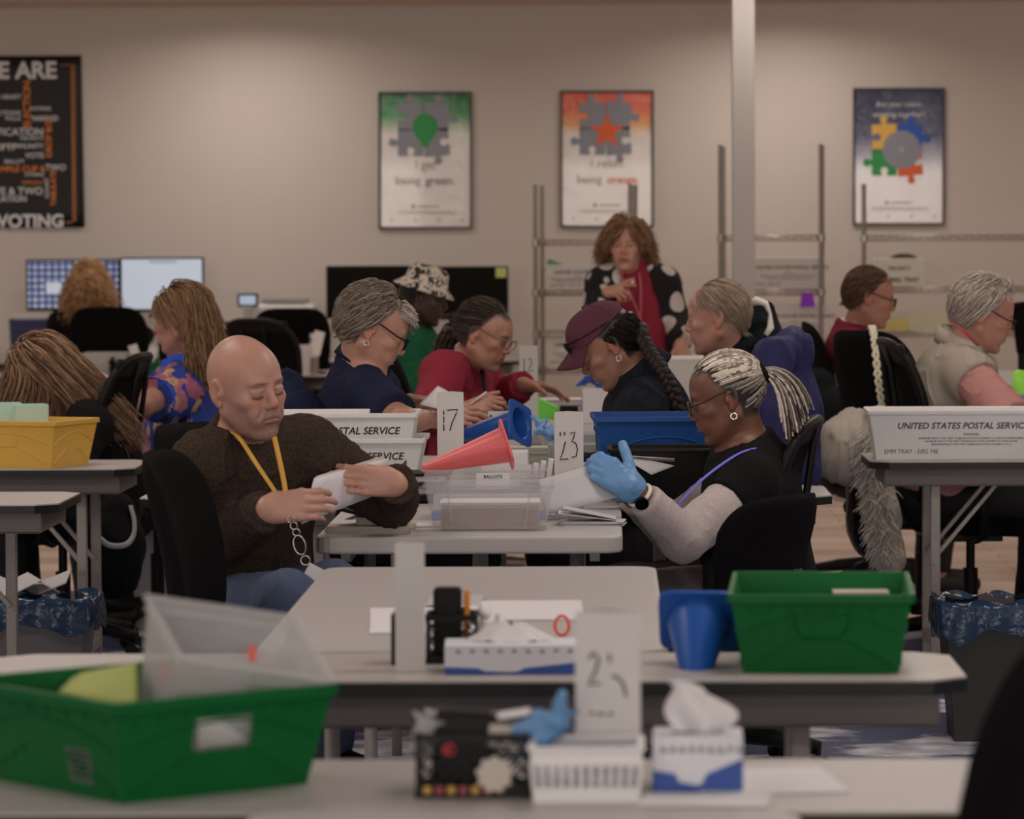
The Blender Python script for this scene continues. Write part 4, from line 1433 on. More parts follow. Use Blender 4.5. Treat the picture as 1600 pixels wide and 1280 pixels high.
def person(label, hc, yaw, pitch=0, roll=0, hs=1.0, nb=None, pel=None, facing=None, sh=None, arms=None, hands=None, legs=None, girth=1.0, belly=1.0,
           res=0.004, face=None, base=None, stand=False, head_res=None, seatz=None):
    p = Person()
    p.hc, p.Rh, p.hs = npv(hc), axes(yaw, pitch, roll), hs
    p.nb, p.pel = npv(nb), npv(pel)
    facing = yaw if facing is None else facing
    up = unit(p.nb - p.pel)
    f0 = axes(facing)[:, 1]
    f = unit(f0 - up * (f0 @ up))
    r = np.cross(f, up)
    p.up, p.f, p.r = up, f, r
    p.B = np.stack([r, f, up], 1)
    p.sh = {k: npv(v) for k, v in sh.items()} if sh else {'R': p.nb + r * 0.175 - up * 0.045, 'L': p.nb - r * 0.175 - up * 0.045}
    p.arms = {k: (npv(a), npv(b)) for k, (a, b) in arms.items()}
    p.girth, p.belly = girth, belly
    if legs is None:
        dn = np.array([0, 0, -1.0])
        ff = unit(f0 * np.array([1, 1, 0]))
        rr0 = axes(facing)[:, 0]
        legs = {}
        for s, kk in ((1, 'R'), (-1, 'L')):
            hip = p.pel + rr0 * 0.09 * s
            if stand:
                kn = hip + dn * (hip[2] - 0.5)
                an = np.array([kn[0], kn[1], 0.09])
            else:
                kn = hip + ff * 0.40 + rr0 * 0.06 * s
                kn[2] = 0.50
                an = kn - ff * 0.04
                an[2] = 0.09
            legs[kk] = (hip, kn, an)
    p.legs = {k: tuple(npv(v) for v in t) for k, t in legs.items()}
    p.ff = unit(f0 * np.array([1, 1, 0]))
    loc = Vector((p.pel[0], p.pel[1], 0))
    p.t = thing('person', label, 'person', loc)
    p.o = dict(skin=(0.45, 0.25, 0.18), brow=(0.05, 0.03, 0.02), lip=None)
    p.o.update(face or {})
    if p.o['lip'] is None: p.o['lip'] = np.array(p.o['skin']) * np.array((0.95, 0.55, 0.52))
    S = SDF()
    head_sdf(S, p.hc, p.Rh, hs, p.o)
    hd = lambda a: p.hc + p.Rh @ (np.array(a) * hs)
    p.hd = hd
    p.nd = unit(unit(hd((0, -0.018, -0.045)) - p.nb) + up * 0.6)
    S.cone(p.nb + up * 0.0, hd((0, -0.018, -0.045)), 0.060 * girth ** 0.5 * hs, 0.053 * hs, k=0.022)
    S.cone(p.nb + f * 0.02 + up * 0.01, hd((0, 0.025, -0.075)), 0.04, 0.035, k=0.03)
    torso(S, p, 0.0)
    for k in 'LR':
        e, w = p.arms[k]
        S.cone(p.sh[k], e, 0.050 * girth ** 0.6, 0.040 * girth ** 0.5, k=0.03)
        S.cone(e, w, 0.041 * girth ** 0.5, 0.0265, k=0.02)
    p.hand = {}
    for k, h in (hands or {}).items():
        h = dict(h)
        fat = h.pop('fat', 0)
        p.hand[k] = hand_sdf(S, p.arms[k][1], side=1 if k == 'R' else -1, fat=fat, **h)
    for k, (hip, kn, an) in p.legs.items():
        S.cone(hip, kn, 0.080 * girth ** 0.5, 0.055, k=0.03)
        S.cone(kn, an, 0.054, 0.038, k=0.03)
        S.cone(an + np.array([0, 0, -0.04]) - p.ff * 0.03, an + np.array([0, 0, -0.055]) + p.ff * 0.15, 0.036, 0.028, k=0.03)
    p.S = S
    p.body = melt('body', S, res, M_skin, p.t, col=lambda V: head_col(V, p.hc, p.Rh, hs, p.o), it=1)
    return p
def torso(S, p, e, k=0.05):
    up, f, r, B, g = p.up, p.f, p.r, p.B, p.girth
    at = lambda t, fw=0.0: p.pel + (p.nb - p.pel) * t + f * fw
    S.ell(at(0.0), (0.165 * g + e, 0.120 * g + e, 0.13), B, k=k)
    S.ell(at(0.28, 0.012 * p.belly), (0.150 * g + e, 0.112 * g * p.belly + e, 0.15), B, k=k)
    S.ell(at(0.58, 0.005), (0.158 * g + e, 0.112 * g + e, 0.15), B, k=k)
    S.ell(at(0.80), (0.150 * g + e, 0.096 * g + e, 0.10), B, k=k)
    a, b = p.sh['L'], p.sh['R']
    m = at(0.93)
    S.cone(a, m, 0.056 + e, 0.070 + e, k=k)
    S.cone(m, b, 0.070 + e, 0.056 + e, k=k)
    for s in 'LR':
        S.cone(p.nb + up * 0.028, p.sh[s] + up * 0.012, 0.038 + e * 0.6, 0.042 + e * 0.8, k=0.03)
def folds(amp, sc_=16.0, stretch=(1, 1, 0.6), seed=0.0, fine=0.0):
    st = np.array(stretch) * sc_
    def fn(V):
        q = V * st + seed
        w = q + 0.9 * np.stack([vnoise(q * 0.5 + 7), vnoise(q * 0.5 + 19), vnoise(q * 0.5 + 31)], -1)
        a = vnoise(w)
        b = 1 - np.abs(vnoise(w * 1.7 + 5)) * 2
        d = amp * (0.6 * a + 0.5 * b * np.maximum(0, b))
        if fine: d = d + fine * vnoise(V * 120)
        return d
    return fn
def garment(name, p, m, e=0.014, sleeve='long', se=0.014, res=None, neck=(0.035, 0.35), amp=0.005, sc_=16.0, hem=None, parent=None, girth_add=0.0, cuff=0.93, short=0.62, opened=None, seed=0.0, sides='LR', fine=0.0, collar=None, extra=None, label=None, flare=0.0, neck_r=0.16, arm_cut=0.012):
    """a top: torso and sleeves a little outside the body, cut at the neck, cuffs and hem"""
    S = SDF()
    torso(S, p, e)
    S.cone(p.nb, p.nb + p.nd * 0.06, 0.066 + e * 0.4, 0.064 + e * 0.4, k=0.03)
    g = p.girth
    for k in sides:
        el, w = p.arms[k]
        if sleeve == 'long':
            S.cone(p.sh[k], el, 0.052 * g ** 0.6 + se * 1.25, 0.043 * g ** 0.5 + se * 1.1, k=0.03)
            w2 = el + (w - el) * cuff
            S.cone(el, w2, 0.043 * g ** 0.5 + se * 1.1, 0.032 + se, k=0.022, flat=1)
        elif sleeve == 'short':
            e2 = p.sh[k] + (el - p.sh[k]) * short
            S.cone(p.sh[k], e2, 0.053 * g ** 0.6 + se * 1.1, 0.049 * g ** 0.55 + se * 1.3 + flare, k=0.03, flat=1)
        elif sleeve == 'none':
            d = unit(el - p.sh[k])
            S.half(p.sh[k] + d * arm_cut, d, near=0.20)
    if extra: extra(S)
    S.half(p.nb + p.up * neck[0], p.up + p.f * neck[1], near=neck_r)
    if hem is not None:
        S.half(p.pel + p.up * hem, -p.up)
    # hollow where the head and neck pass
    o = melt(name, S, res or 0.006, m, parent or p.t, disp=folds(amp, sc_, seed=seed, fine=fine), it=2)
    if label: o['label'] = label
    return o
def collar_ring(name, p, m, r=0.068, t=0.008, h=0.020, lift=0.035, tilt=0.35, fwd=0.0, squash=1.08, parent=None, fold=0.0, along=None):
    """a band standing (or folded) around the neck"""
    n = unit((p.up if along is None else along) + p.f * tilt)
    x = unit(p.r)
    y = np.cross(n, x)
    c = p.nb + p.up * lift + p.f * fwd
    q = MB()
    N = 40
    prof = [(0, 0), (t * 0.4, h * 0.5), (0, h), (-t, h), (-t, 0)] if not fold else [(-t, -0.006), (0, h), (t * 0.6, h + 0.002), (fold * 0.6, h * 0.5), (fold, -fold * 0.5), (fold - t, -fold * 0.5)]
    vs = []
    for i in range(N):
        a = 2 * math.pi * i / N
        d = x * math.cos(a) + y * math.sin(a) * squash
        vs += [c + d * r + d * u + n * v for u, v in prof]
    K = len(prof)
    q.add(vs, [(i * K + j, ((i + 1) % N) * K + j, ((i + 1) % N) * K + (j + 1) % K, i * K + (j + 1) % K) for i in range(N) for j in range(K)])
    return obj(name, q, m, parent or p.t, smooth=True, world=True)
def trousers(p, m, res=0.008, amp=0.006):
    S = SDF()
    g = p.girth
    S.ell(p.pel, (0.175 * g, 0.135 * g, 0.12), p.B, k=0)
    for k, (hip, kn, an) in p.legs.items():
        S.cone(hip, kn, 0.094 * g ** 0.5, 0.072, k=0.04)
        S.cone(kn, an, 0.070, 0.058, k=0.03, flat=1)
    o = melt('trousers', S, res, m, p.t, disp=folds(amp, 14))
    sh = None
    for k, (hip, kn, an) in p.legs.items():
        S = SDF()
        S.cone(an + np.array([0, 0, -0.045]) - p.ff * 0.035, an + np.array([0, 0, -0.055]) + p.ff * 0.15, 0.045, 0.038, k=0.02)
        S.half((an[0], an[1], 0.004), (0, 0, -1))
        melt('shoe', S, 0.008, M_shoe, p.t)
    return o
# ------------------------------------------------------------------ hair
def scalp_points(n, rnd, accept, off=1.0):
    pts = []
    while len(pts) < n:
        d = rnd.normal(size=(n * 4, 3))
        d /= np.linalg.norm(d, axis=1)[:, None]
        q = np.array([0, -0.014, 0.030]) + d * np.array([0.0745, 0.097, 0.094]) * off
        ok = accept(q)
        pts += list(q[ok])
    return np.array(pts[:n])
def hair(name, p, n, length, comb, tones, rad=0.0022, steps=12, thick=(0.004, 0.02), grav=0.15, curl=0.0, curlf=60.0, line='full', accept=None, seed=1, M_=None, parent=None, taper=0.35, flat=1.0, wave=0.0, lift=0.0, collide=None, sides=4, push=1.0):
    """locks grown from the scalp; comb(q) gives the local combing direction; gravity in world space"""
    rnd = np.random.default_rng(seed)
    acc = accept or (lambda q: scalp_mask(q, line) > 0.5)
    q = scalp_points(n, rnd, acc)
    c, r = np.array([0, -0.014, 0.030]), np.array([0.0745, 0.097, 0.094])
    L = length(q, rnd) if callable(length) else np.full(n, length) * rnd.uniform(0.8, 1.1, n)
    off = rnd.uniform(thick[0], thick[1], n) if thick[1] > 0 else np.zeros(n)
    g = p.Rh.T @ np.array([0, 0, -1.0])
    d = comb(q)
    d = d / np.maximum(np.linalg.norm(d, axis=1), 1e-6)[:, None]
    nrm = (q - c) / r ** 2
    nrm /= np.linalg.norm(nrm, axis=1)[:, None]
    if lift: d = d + nrm * lift
    path = [q.copy()]
    ph = rnd.uniform(0, 6.28, (n, 3))
    for i in range(1, steps):
        nrm = (q - c) / r ** 2
        nrm /= np.maximum(np.linalg.norm(nrm, axis=1), 1e-9)[:, None]
        cd = comb(q)
        cd = cd / np.maximum(np.linalg.norm(cd, axis=1), 1e-6)[:, None]
        gi = grav * min(1.0, 0.3 + i / steps * 1.2)
        d = d * 0.55 + cd * (0.45 - min(0.4, gi * 0.5)) + g * gi
        d += 0.18 * rnd.normal(size=d.shape) * (curl + 0.25)
        d /= np.linalg.norm(d, axis=1)[:, None]
        q = q + d * (L / steps)[:, None]
        rr = r + (off * min(1.0, i / (steps * 0.3)))[:, None]
        e = np.linalg.norm((q - c) / rr, axis=1)
        m = e < 1
        q[m] = (c + (q - c) / np.maximum(e, 1e-6)[:, None])[m]
        if collide is not None: q = collide(q, off)
        path.append(q.copy())
    path = np.stack(path, 1)
    if curl or wave:
        s = np.linspace(0, 1, steps)[None, :, None] * (L[:, None, None])
        amp = (curl * 0.012 + wave * 0.004) * np.minimum(1, np.linspace(0, 3, steps))[None, :, None]
        path = path + amp * np.stack([np.sin(s[..., 0] * curlf + ph[:, None, 0]), np.sin(s[..., 0] * curlf * 1.1 + ph[:, None, 1]), np.sin(s[..., 0] * curlf * 0.9 + ph[:, None, 2])], -1)
    W = p.hc + (path * p.hs) @ p.Rh.T
    prof = np.concatenate([np.linspace(0.8, 1, max(1, steps // 3)), np.linspace(1, taper, steps - max(1, steps // 3))])
    rad_ = (rad * p.hs * rnd.uniform(0.6, 1.3, n))[:, None] * prof[None, :]
    T = np.array(tones)
    tn = T[rnd.integers(0, len(T), n)] * rnd.uniform(0.8, 1.2, (n, 1))
    me = strands_mesh(name, W, rad_, sides, tn, flat)
    return mesh_obj(name, me, M_ or M_hair, parent or p.t, world=True)
def glasses(p, m, w=0.026, h=0.019, z=0.002, y=0.108, t=0.0016, lens=True, cx=0.032, sag=0.0, temple=True, square=0.6):
    o = None
    q = MB()
    for s in (-1, 1):
        pts = []
        for i in range(25):
            a = 2 * math.pi * i / 24
            ca, sa = math.cos(a), math.sin(a)
            pts.append(Vector(p.hd((s * cx + w * math.copysign(abs(ca) ** square, ca), y - 0.10 * abs(s * cx + w * ca) ** 1.0 * 0.35, z + h * math.copysign(abs(sa) ** square, sa)))))
        q.tube(pts, t, 6, cap=False)
        if temple:
            q.tube([Vector(p.hd(v)) for v in ((s * (cx + w), y - 0.004, z + h * 0.45), (s * 0.072, 0.07, z + h * 0.5), (s * 0.079, -0.005, z + 0.022), (s * 0.078, -0.028, z - 0.004))], [t * 1.0, t, t * 0.9, t * 0.8], 6)
    q.tube([Vector(p.hd(v)) for v in ((-cx + w - 0.001, y, z + 0.004), (0, y + 0.003, z + 0.009), (cx - w + 0.001, y, z + 0.004))], t, 6)
    o = obj('glasses', q, m, p.t, smooth=True, world=True)
    if lens:
        for s in (-1, 1):
            l = MB()
            vs = [Vector(p.hd((s * cx + w * 0.97 * math.copysign(abs(math.cos(a)) ** square, math.cos(a)), y - 0.035 * abs(s * cx + w * math.cos(a)), z + h * 0.97 * math.copysign(abs(math.sin(a)) ** square, math.sin(a))))) for a in [2 * math.pi * i / 24 for i in range(24)]]
            l.add(vs, [tuple(range(24))])
            obj('lens', l, M_lens, o, world=True)
    return o
def tube_on(name, p, pts, r, m, n=8, flat=1.0, parent=None, smooth=True, cap=True):
    return obj(name, MB().tube([Vector(v) for v in pts], r, n, flat=flat, cap=cap), m, parent or p.t, smooth=smooth, world=True)
def catmull(pts, k=6):
    pts = [np.array(v, float) for v in pts]
    q = [2 * pts[0] - pts[1]] + pts + [2 * pts[-1] - pts[-2]]
    out = []
    for i in range(1, len(q) - 2):
        for j in range(k):
            t = j / k
            out.append(0.5 * (2 * q[i] + (q[i + 1] - q[i - 1]) * t + (2 * q[i - 1] - 5 * q[i] + 4 * q[i + 1] - q[i + 2]) * t * t + (3 * q[i] - q[i - 1] - 3 * q[i + 1] + q[i + 2]) * t ** 3))
    return out + [pts[-1]]
M_skin = mat('skin', rough=0.40, attr='Col', spec=0.45, bump=(420, 0.10))
M_hair = mat('hair', rough=0.6, attr='Col', spec=0.2)
M_shoe = mat('shoe_black', (0.01, 0.009, 0.009), 0.5)
M_lens = mat('lens_glass', (0.9, 0.9, 0.9), 0.05, clear=0.90)
M_gold = mat('gold', (0.75, 0.50, 0.22), 0.25, metal=1.0)
M_silver = mat('silver', (0.75, 0.72, 0.68), 0.25, metal=1.0)
M_jeans = mat('denim_jeans', alb(58, 64, 80, 1.0), 0.85, noise=(300, 0.25), bump=(800, 0.3))
M_darkcloth = mat('dark_trousers', (0.009, 0.0085, 0.009), 0.85, bump=(700, 0.2))
def cloth(name, rgb, f=0.75, noise=None, bump=(700, 0.25), sheen=0.0): return mat(name, alb(*rgb, f), 0.88, spec=0.12, noise=noise, bump=bump, sheen=sheen)
def combto(*v):
    v = np.array(v, float)
    def fn(q):
        n = (q - np.array([0, -0.014, 0.030])) / np.array([0.0745, 0.097, 0.094]) ** 2
        n /= np.linalg.norm(n, axis=1)[:, None]
        return v - n * (n @ v)[:, None]
    return fn
# ------------------------------------------------------------------ bald man in the brown sweater
M_brown = mat('brown_wool', alb(50, 38, 30, 0.85), 0.95, spec=0.1, noise=(160, 0.35), bump=(380, 0.7))
bald = person('bald man in a brown sweater and yellow lanyard reading an envelope', P(384, 606, 9.62), -47, 7, 8, 1.02, nb=P(386, 690, 9.74), pel=P(372, 955, 9.92), facing=-58,
              sh={'R': P(320, 726, 9.62), 'L': P(482, 704, 9.80)},
              arms={'R': (P(334, 852, 9.74), P(414, 797, 9.50)), 'L': (P(610, 782, 10.0), P(621, 757, 9.765))},
              hands={'R': dict(d=(0.96, 0.22, 0.10), n=(0.05, 0.95, -0.28), curl=(0.30, 0.50, 0.35), thumb=(0.3, 0.2, 0.9), spread=0.02, sc_=1.08),
                     'L': dict(d=(-0.90, -0.16, 0.10), n=(-0.05, 0.98, 0.0), curls=[(0.30, 0.42, 0.35), (0.16, 0.26, 0.2), (0.14, 0.22, 0.2), (0.16, 0.22, 0.2)], thumb=(0.05, 0.1, 1.3), spread=0.0, sc_=1.0)},
              legs={'R': (P(345, 958, 9.85), P(450, 940, 9.42), PZ(450, 1180, 0.1)), 'L': (P(410, 950, 9.98), P(520, 925, 9.60), PZ(520, 1160, 0.1))},
              girth=1.06, belly=1.1, res=0.0026,
              face=dict(skin=(0.60, 0.33, 0.245), brow=(0.10, 0.055, 0.04), browa=0.85, lash=0.0032, stubble=((0.17, 0.105, 0.085), 0.78), scalp=(0.36, 0.23, 0.18), scalpa=0.55, line='horseshoe', grain=True, jowl=0.003, wrinkle=True, frown=0.003, lip=(0.42, 0.20, 0.16)))  # brows and lash line deepened to paint in the eye sockets' shade
garment('sweater', bald, M_brown, e=0.020, se=0.018, res=0.0045, neck=(0.062, 0.22), neck_r=0.105, amp=0.0095, sc_=14, cuff=0.97, fine=0.0012)
collar_ring('sweater_collar', bald, M_brown, r=0.068, t=0.010, h=0.018, lift=0.052, tilt=0.28, fwd=0.006)
for k in 'R':
    e, w = bald.arms[k]
    d = unit(w - e)
    tube_on('cuff', bald, [w - d * 0.045, w - d * 0.02, w + d * 0.004], [0.046, 0.043, 0.040], M_brown, 20)
trousers(bald, M_jeans, 0.007)
M_yl = mat('yellow_lanyard', (0.80, 0.44, 0.07), 0.6)
lan = [bald.nb + bald.up * 0.05 - bald.f * 0.03 + bald.r * 0.06]
Lp = catmull([P(357, 672, 9.66), P(374, 684, 9.56), P(400, 724, 9.53), P(432, 772, 9.515), P(436, 790, 9.52)], 6)
Lq = catmull([P(424, 668, 9.66), P(430, 690, 9.56), P(440, 735, 9.53), P(446, 772, 9.515), P(440, 792, 9.52)], 6)
lan_o = tube_on('lanyard', bald, Lp, 0.0065, M_yl, 6, 0.25)
tube_on('lanyard', bald, Lq, 0.0065, M_yl, 6, 0.25)
q = MB()
ch = [P(455, 812, 9.47), P(459, 822, 9.47), P(463, 832, 9.47)]
for i, c in enumerate(ch): q.ring(c, axes(-90, 0, 20 + 60 * (i % 2)) @ np.array([[1, 0, 0], [0, 0, 1], [0, 1, 0]]) if False else Matrix.Rotation(R_(90), 3, 'X'), 0.0085, 0.0017, 16, 6)
obj('chain_rings', q, M_chrome, bald.t, smooth=True, world=True)
q = MB().ring(P(468, 852, 9.46), Matrix.Rotation(R_(-15), 3, 'Y') @ Matrix.Rotation(R_(90), 3, 'X'), 0.014, 0.0024, 20, 6, 1.7)
q.ring(P(477, 876, 9.46), Matrix.Rotation(R_(90), 3, 'X'), 0.011, 0.002, 18, 6)
obj('reel_clip', q, M_chrome, bald.t, smooth=True, world=True)
q = MB().box(P(489, 902, 9.44), (0.045, 0.003, 0.055), Matrix.Rotation(R_(28), 3, 'Y'))
obj('badge', q, M_paper, bald.t, world=True)
h = bald.hand['L']
k3 = h['knuckle'][2] + (h['tips'][2] - h['knuckle'][2]) * 0.20 + np.array([0, -0.003, 0])
obj('ring', MB().ring(k3, frame_from(Vector(h['d'])), 0.0105, 0.0019, 18, 6), M_gold, bald.t, smooth=True, world=True)
# envelopes he holds
one_sheet('envelope', 'white envelope held up in the hands of the bald man', 'envelope', (P(471, 819, 9.60), P(594, 771, 9.865), P(606, 716, 9.88), P(491, 747, 9.655)), M_paper, 0.0022)
one_sheet('envelope', 'second envelope showing behind the one the bald man holds', 'envelope', (P(478, 812, 9.625), P(590, 765, 9.877), P(600, 712, 9.892), P(494, 744, 9.67)), M_paper2, 0.0016)

# ------------------------------------------------------------------ woman with the blue gloves
M_blackknit = mat('black_knit', (0.0065, 0.006, 0.0068), 0.9, spec=0.2, bump=(600, 0.3), sheen=0.0)
M_greyknit = mat('grey_heather_knit', alb(132, 116, 108, 0.72), 0.92, spec=0.2, noise=(350, 0.25), bump=(600, 0.4), sheen=0.1)
M_glove = mat('nitrile_blue', (0.15, 0.34, 0.62), 0.42, bump=(120, 0.10))
glo = person('seated woman with grey twists in a ponytail, black top and blue gloves', P(1136, 621, 10.9), 178, 17, 0, 1.0, nb=P(1168, 706, 10.93), pel=P(1195, 925, 11.0), facing=176,
             sh={'L': P(1172, 760, 10.76), 'R': P(1158, 745, 11.10)},
             arms={'L': (P(1068, 842, 10.60), P(992, 766, 10.50)), 'R': (P(1050, 830, 11.10), P(975, 765, 10.86))},
             hands={'L': dict(d=(-0.78, -0.02, 0.52), n=(-0.15, 0.95, -0.25), curl=(0.55, 0.9, 0.5), thumb=(0.85, 0.2, 0.25), fat=0.0015, spread=0.03),
                    'R': dict(d=(-0.9, 0.0, 0.3), n=(0.1, -0.9, -0.3), curl=(0.5, 0.8, 0.5), fat=0.001)},
             girth=1.08, belly=1.1, res=0.0028,
             face=dict(skin=(0.20, 0.088, 0.056), brow=(0.03, 0.02, 0.015), nosew=1.25, nose=0.9, lips=1.3, scalp=(0.05, 0.036, 0.03), jowl=0.006, lip=(0.17, 0.062, 0.055), wrinkle=True))
garment('long_sleeve_shirt', glo, M_greyknit, e=0.008, se=0.014, res=0.005, neck=(0.02, 0.3), neck_r=0.11, amp=0.006, sc_=15, cuff=0.80)
garment('black_top', glo, M_blackknit, e=0.020, se=0.020, sleeve='short', short=0.36, res=0.006, neck=(0.040, 0.30), neck_r=0.105, amp=0.005, flare=0.0)
trousers(glo, cloth('taupe_trousers', (74, 62, 58), 0.7), 0.01)
# gloves: a second skin over hand and wrist
for k in 'LR':
    S = SDF()
    hd_ = dict(L=dict(d=(-0.78, -0.02, 0.52), n=(-0.15, 0.95, -0.25), curl=(0.55, 0.9, 0.5), thumb=(0.85, 0.2, 0.25), spread=0.03), R=dict(d=(-0.9, 0.0, 0.3), n=(0.1, -0.9, -0.3), curl=(0.5, 0.8, 0.5)))[k]
    hand_sdf(S, glo.arms[k][1], side=1 if k == 'R' else -1, fat=0.0042, **hd_)
    e, w = glo.arms[k]
    S.cone(w + unit(w - e) * 0.02, w - unit(w - e) * 0.004, 0.030, 0.031, k=0.02, flat=1)
    melt('glove', S, 0.003, M_glove, glo.t, disp=folds(0.0016, 60, (1, 1, 1)))
e, w = glo.arms['L']
d = unit(w - e)
wr = MB().ring(w - d * 0.022, frame_from(Vector(d)), 0.0335, 0.006, 24, 6)
wa = obj('watch', wr, mat('watch_strap_pale', alb(180, 168, 150, 0.8), 0.5), glo.t, smooth=True, world=True)
fn = unit(np.array([-0.25, -0.95, -0.05]) - d * (np.array([-0.25, -0.95, -0.05]) @ d))
c0 = w - d * 0.022 + fn * 0.034
obj('watch_face', MB().cyl(c0, c0 + fn * 0.009, 0.0185, n=28), mat('watch_glass', (0.004, 0.004, 0.004), 0.15), wa, world=True)
# twists pulled back to a tie, then a hanging bunch
gtones = [alb(150, 132, 116, 0.75), alb(120, 104, 90, 0.75), alb(84, 70, 60, 0.75), alb(168, 152, 136, 0.75), alb(52, 44, 40, 0.75)]
tie = np.array([0, -0.116, 0.036])
rnd = np.random.default_rng(5)
qs = scalp_points(420, rnd, lambda q: scalp_mask(q, 'full') > 0.5)
paths = []
for q0 in qs:
    pts = []
    for i in range(14):
        t = i / 13
        v = q0 * (1 - t) + tie * t
        c, r = np.array([0, -0.012, 0.030]), np.array([0.0790, 0.107, 0.0985])
        ee = np.linalg.norm((v - c) / r)
        if ee < 1.0 or t < 0.8: v = c + (v - c) / ee * (1.0 if t < 0.85 else 1.0)
        pts.append(v)
    paths.append(pts)
paths = np.array(paths)
W = glo.hc + paths @ glo.Rh.T
rr = np.full((420, 14), 0.0031) * (1 + 0.22 * np.sin(np.arange(14) * 2.4)[None, :] + 0)
rr[:, 0] *= 0.3
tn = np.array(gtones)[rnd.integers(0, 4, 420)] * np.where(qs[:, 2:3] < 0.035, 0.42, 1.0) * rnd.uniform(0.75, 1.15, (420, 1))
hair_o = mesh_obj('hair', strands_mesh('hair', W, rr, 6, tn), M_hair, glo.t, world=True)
n = 190
paths = np.zeros((n, 16, 3))
for i in range(n):
    a, b = rnd.uniform(-1, 1), rnd.uniform(0, 1)
    L = rnd.uniform(0.13, 0.20)
    pk = np.array([0.026 * a, 0.0, 0.024 * (b - 0.4)])
    p0 = glo.hd(tie + pk * 0.6 + np.array([0, 0.004, 0]))
    dr = unit(np.array([1.0, 0.45 * a, -0.25 + 0.75 * b]))
    v, pos = dr, p0.copy()
    for j in range(16):
        paths[i, j] = pos
        v = unit(v + np.array([0.02, 0, -0.17 - 0.14 * (1 - b)]))
        pos = pos + v * L / 15 * (1.15 if j < 5 else 1.0)
rr = np.full((n, 16), 0.0036) * (1 + 0.24 * np.sin(np.arange(16) * 2.6 + rnd.uniform(0, 6, (n, 1))))
rr[:, -2:] *= 0.7
tn = np.array(gtones)[rnd.integers(0, 5, n)] * rnd.uniform(0.7, 1.15, (n, 1))
mesh_obj('ponytail', strands_mesh('ponytail', paths, rr, 6, tn), M_hair, hair_o, world=True)
obj('hair_tie', MB().ring(Vector(glo.hd(tie)), frame_from(Vector(glo.Rh @ np.array([0, -1, 0.2]))), 0.024, 0.010, 20, 8), M_blackknit, hair_o, smooth=True, world=True)
glasses(glo, mat('tortoise_frame', (0.06, 0.035, 0.02), 0.25), w=0.025, h=0.018, z=-0.001, t=0.0026)
for s in (-1, 1):
    obj('earring', MB().ring(Vector(glo.hd((s * 0.082, -0.004, -0.052))), Matrix(glo.Rh) @ Matrix.Rotation(R_(90), 3, 'Y'), 0.0085, 0.0030, 18, 8, 1.9 if False else 1.0), M_silver, glo.t, smooth=True, world=True)
M_lilac = mat('lilac_lanyard', alb(86, 78, 150, 0.7), 0.6)
tube_on('lanyard', glo, catmull([P(1184, 699, 10.80), P(1154, 709, 10.755), P(1116, 734, 10.70), P(1084, 762, 10.685), P(1050, 800, 10.69)], 6), 0.0055, M_lilac, 6, 0.3)
SK1, SK2, SK3 = (0.55, 0.29, 0.21), (0.50, 0.255, 0.18), (0.62, 0.35, 0.265)
# ------------------------------------------------------------------ woman in the navy polo
M_navy = cloth('navy_pique', (25, 25, 41), 0.95)
nav = person('woman with short grey hair and black glasses in a navy polo shirt', P(582, 514, 12.10), 8, 27, 0, 1.03, nb=P(560, 584, 12.15), pel=P(536, 885, 12.25), facing=5,
             sh={'R': P(580, 622, 11.97), 'L': P(585, 612, 12.33)},
             arms={'R': (P(630, 660, 11.78), P(676, 654, 12.0)), 'L': (P(610, 664, 12.42), P(640, 628, 12.32))},
             hands={'R': dict(d=(1, 0, 0.1), n=(0, 0.7, -0.7), curl=(0.3, 0.4, 0.3)), 'L': dict(d=(0.93, -0.1, -0.12), n=(0.1, -0.5, -0.85), curl=(0.45, 0.6, 0.4))},
             girth=1.10, belly=1.15, res=0.0032, face=dict(skin=SK1, brow=(0.2, 0.15, 0.12), jowl=0.005, scalp=(0.12, 0.095, 0.075), wrinkle=True))
garment('polo_shirt', nav, M_navy, e=0.016, se=0.016, sleeve='short', short=0.74, res=0.0055, neck=(0.035, 0.3), neck_r=0.105, amp=0.006, sc_=13)
collar_ring('polo_collar', nav, M_navy, r=0.066, t=0.004, h=0.034, lift=0.046, tilt=0.30, fwd=0.012, fold=0.020)
trousers(nav, M_darkcloth, 0.01)
gt = [(0.33, 0.27, 0.22), (0.22, 0.17, 0.13), (0.44, 0.37, 0.31), (0.14, 0.105, 0.08), (0.27, 0.21, 0.165)]
hair('hair', nav, 3000, lambda q, r: np.where(q[:, 2] < 0.0, 0.035, 0.075) * r.uniform(0.8, 1.2, len(q)), lambda q: combto(0, -0.35, -0.5)(q) * (q[:, 1:2] < 0.03) + combto(0, 1.0, 0.15)(q) * (q[:, 1:2] >= 0.03), gt, rad=0.00161, thick=(0.004, 0.020), grav=0.05, curl=0.18, lift=0.35, seed=3)
hair('fringe', nav, 484, 0.05, lambda q: np.tile([0.0, 1.0, -0.25], (len(q), 1)), [(0.55, 0.49, 0.44), (0.42, 0.36, 0.31), (0.62, 0.56, 0.5)], rad=0.00161, thick=(0.004, 0.016), grav=0.05, curl=0.5, lift=0.5, accept=lambda q: (q[:, 1] > 0.035) & (q[:, 2] > 0.075), seed=8)
glasses(nav, M_blackplastic, w=0.025, h=0.018, t=0.0026)
for s in (-1, 1):
    obj('earring', MB().ring(Vector(nav.hd((s * 0.081, -0.004, -0.046))), Matrix(nav.Rh) @ Matrix.Rotation(R_(90), 3, 'Y'), 0.008, 0.0022, 16, 6), M_silver, nav.t, smooth=True, world=True)
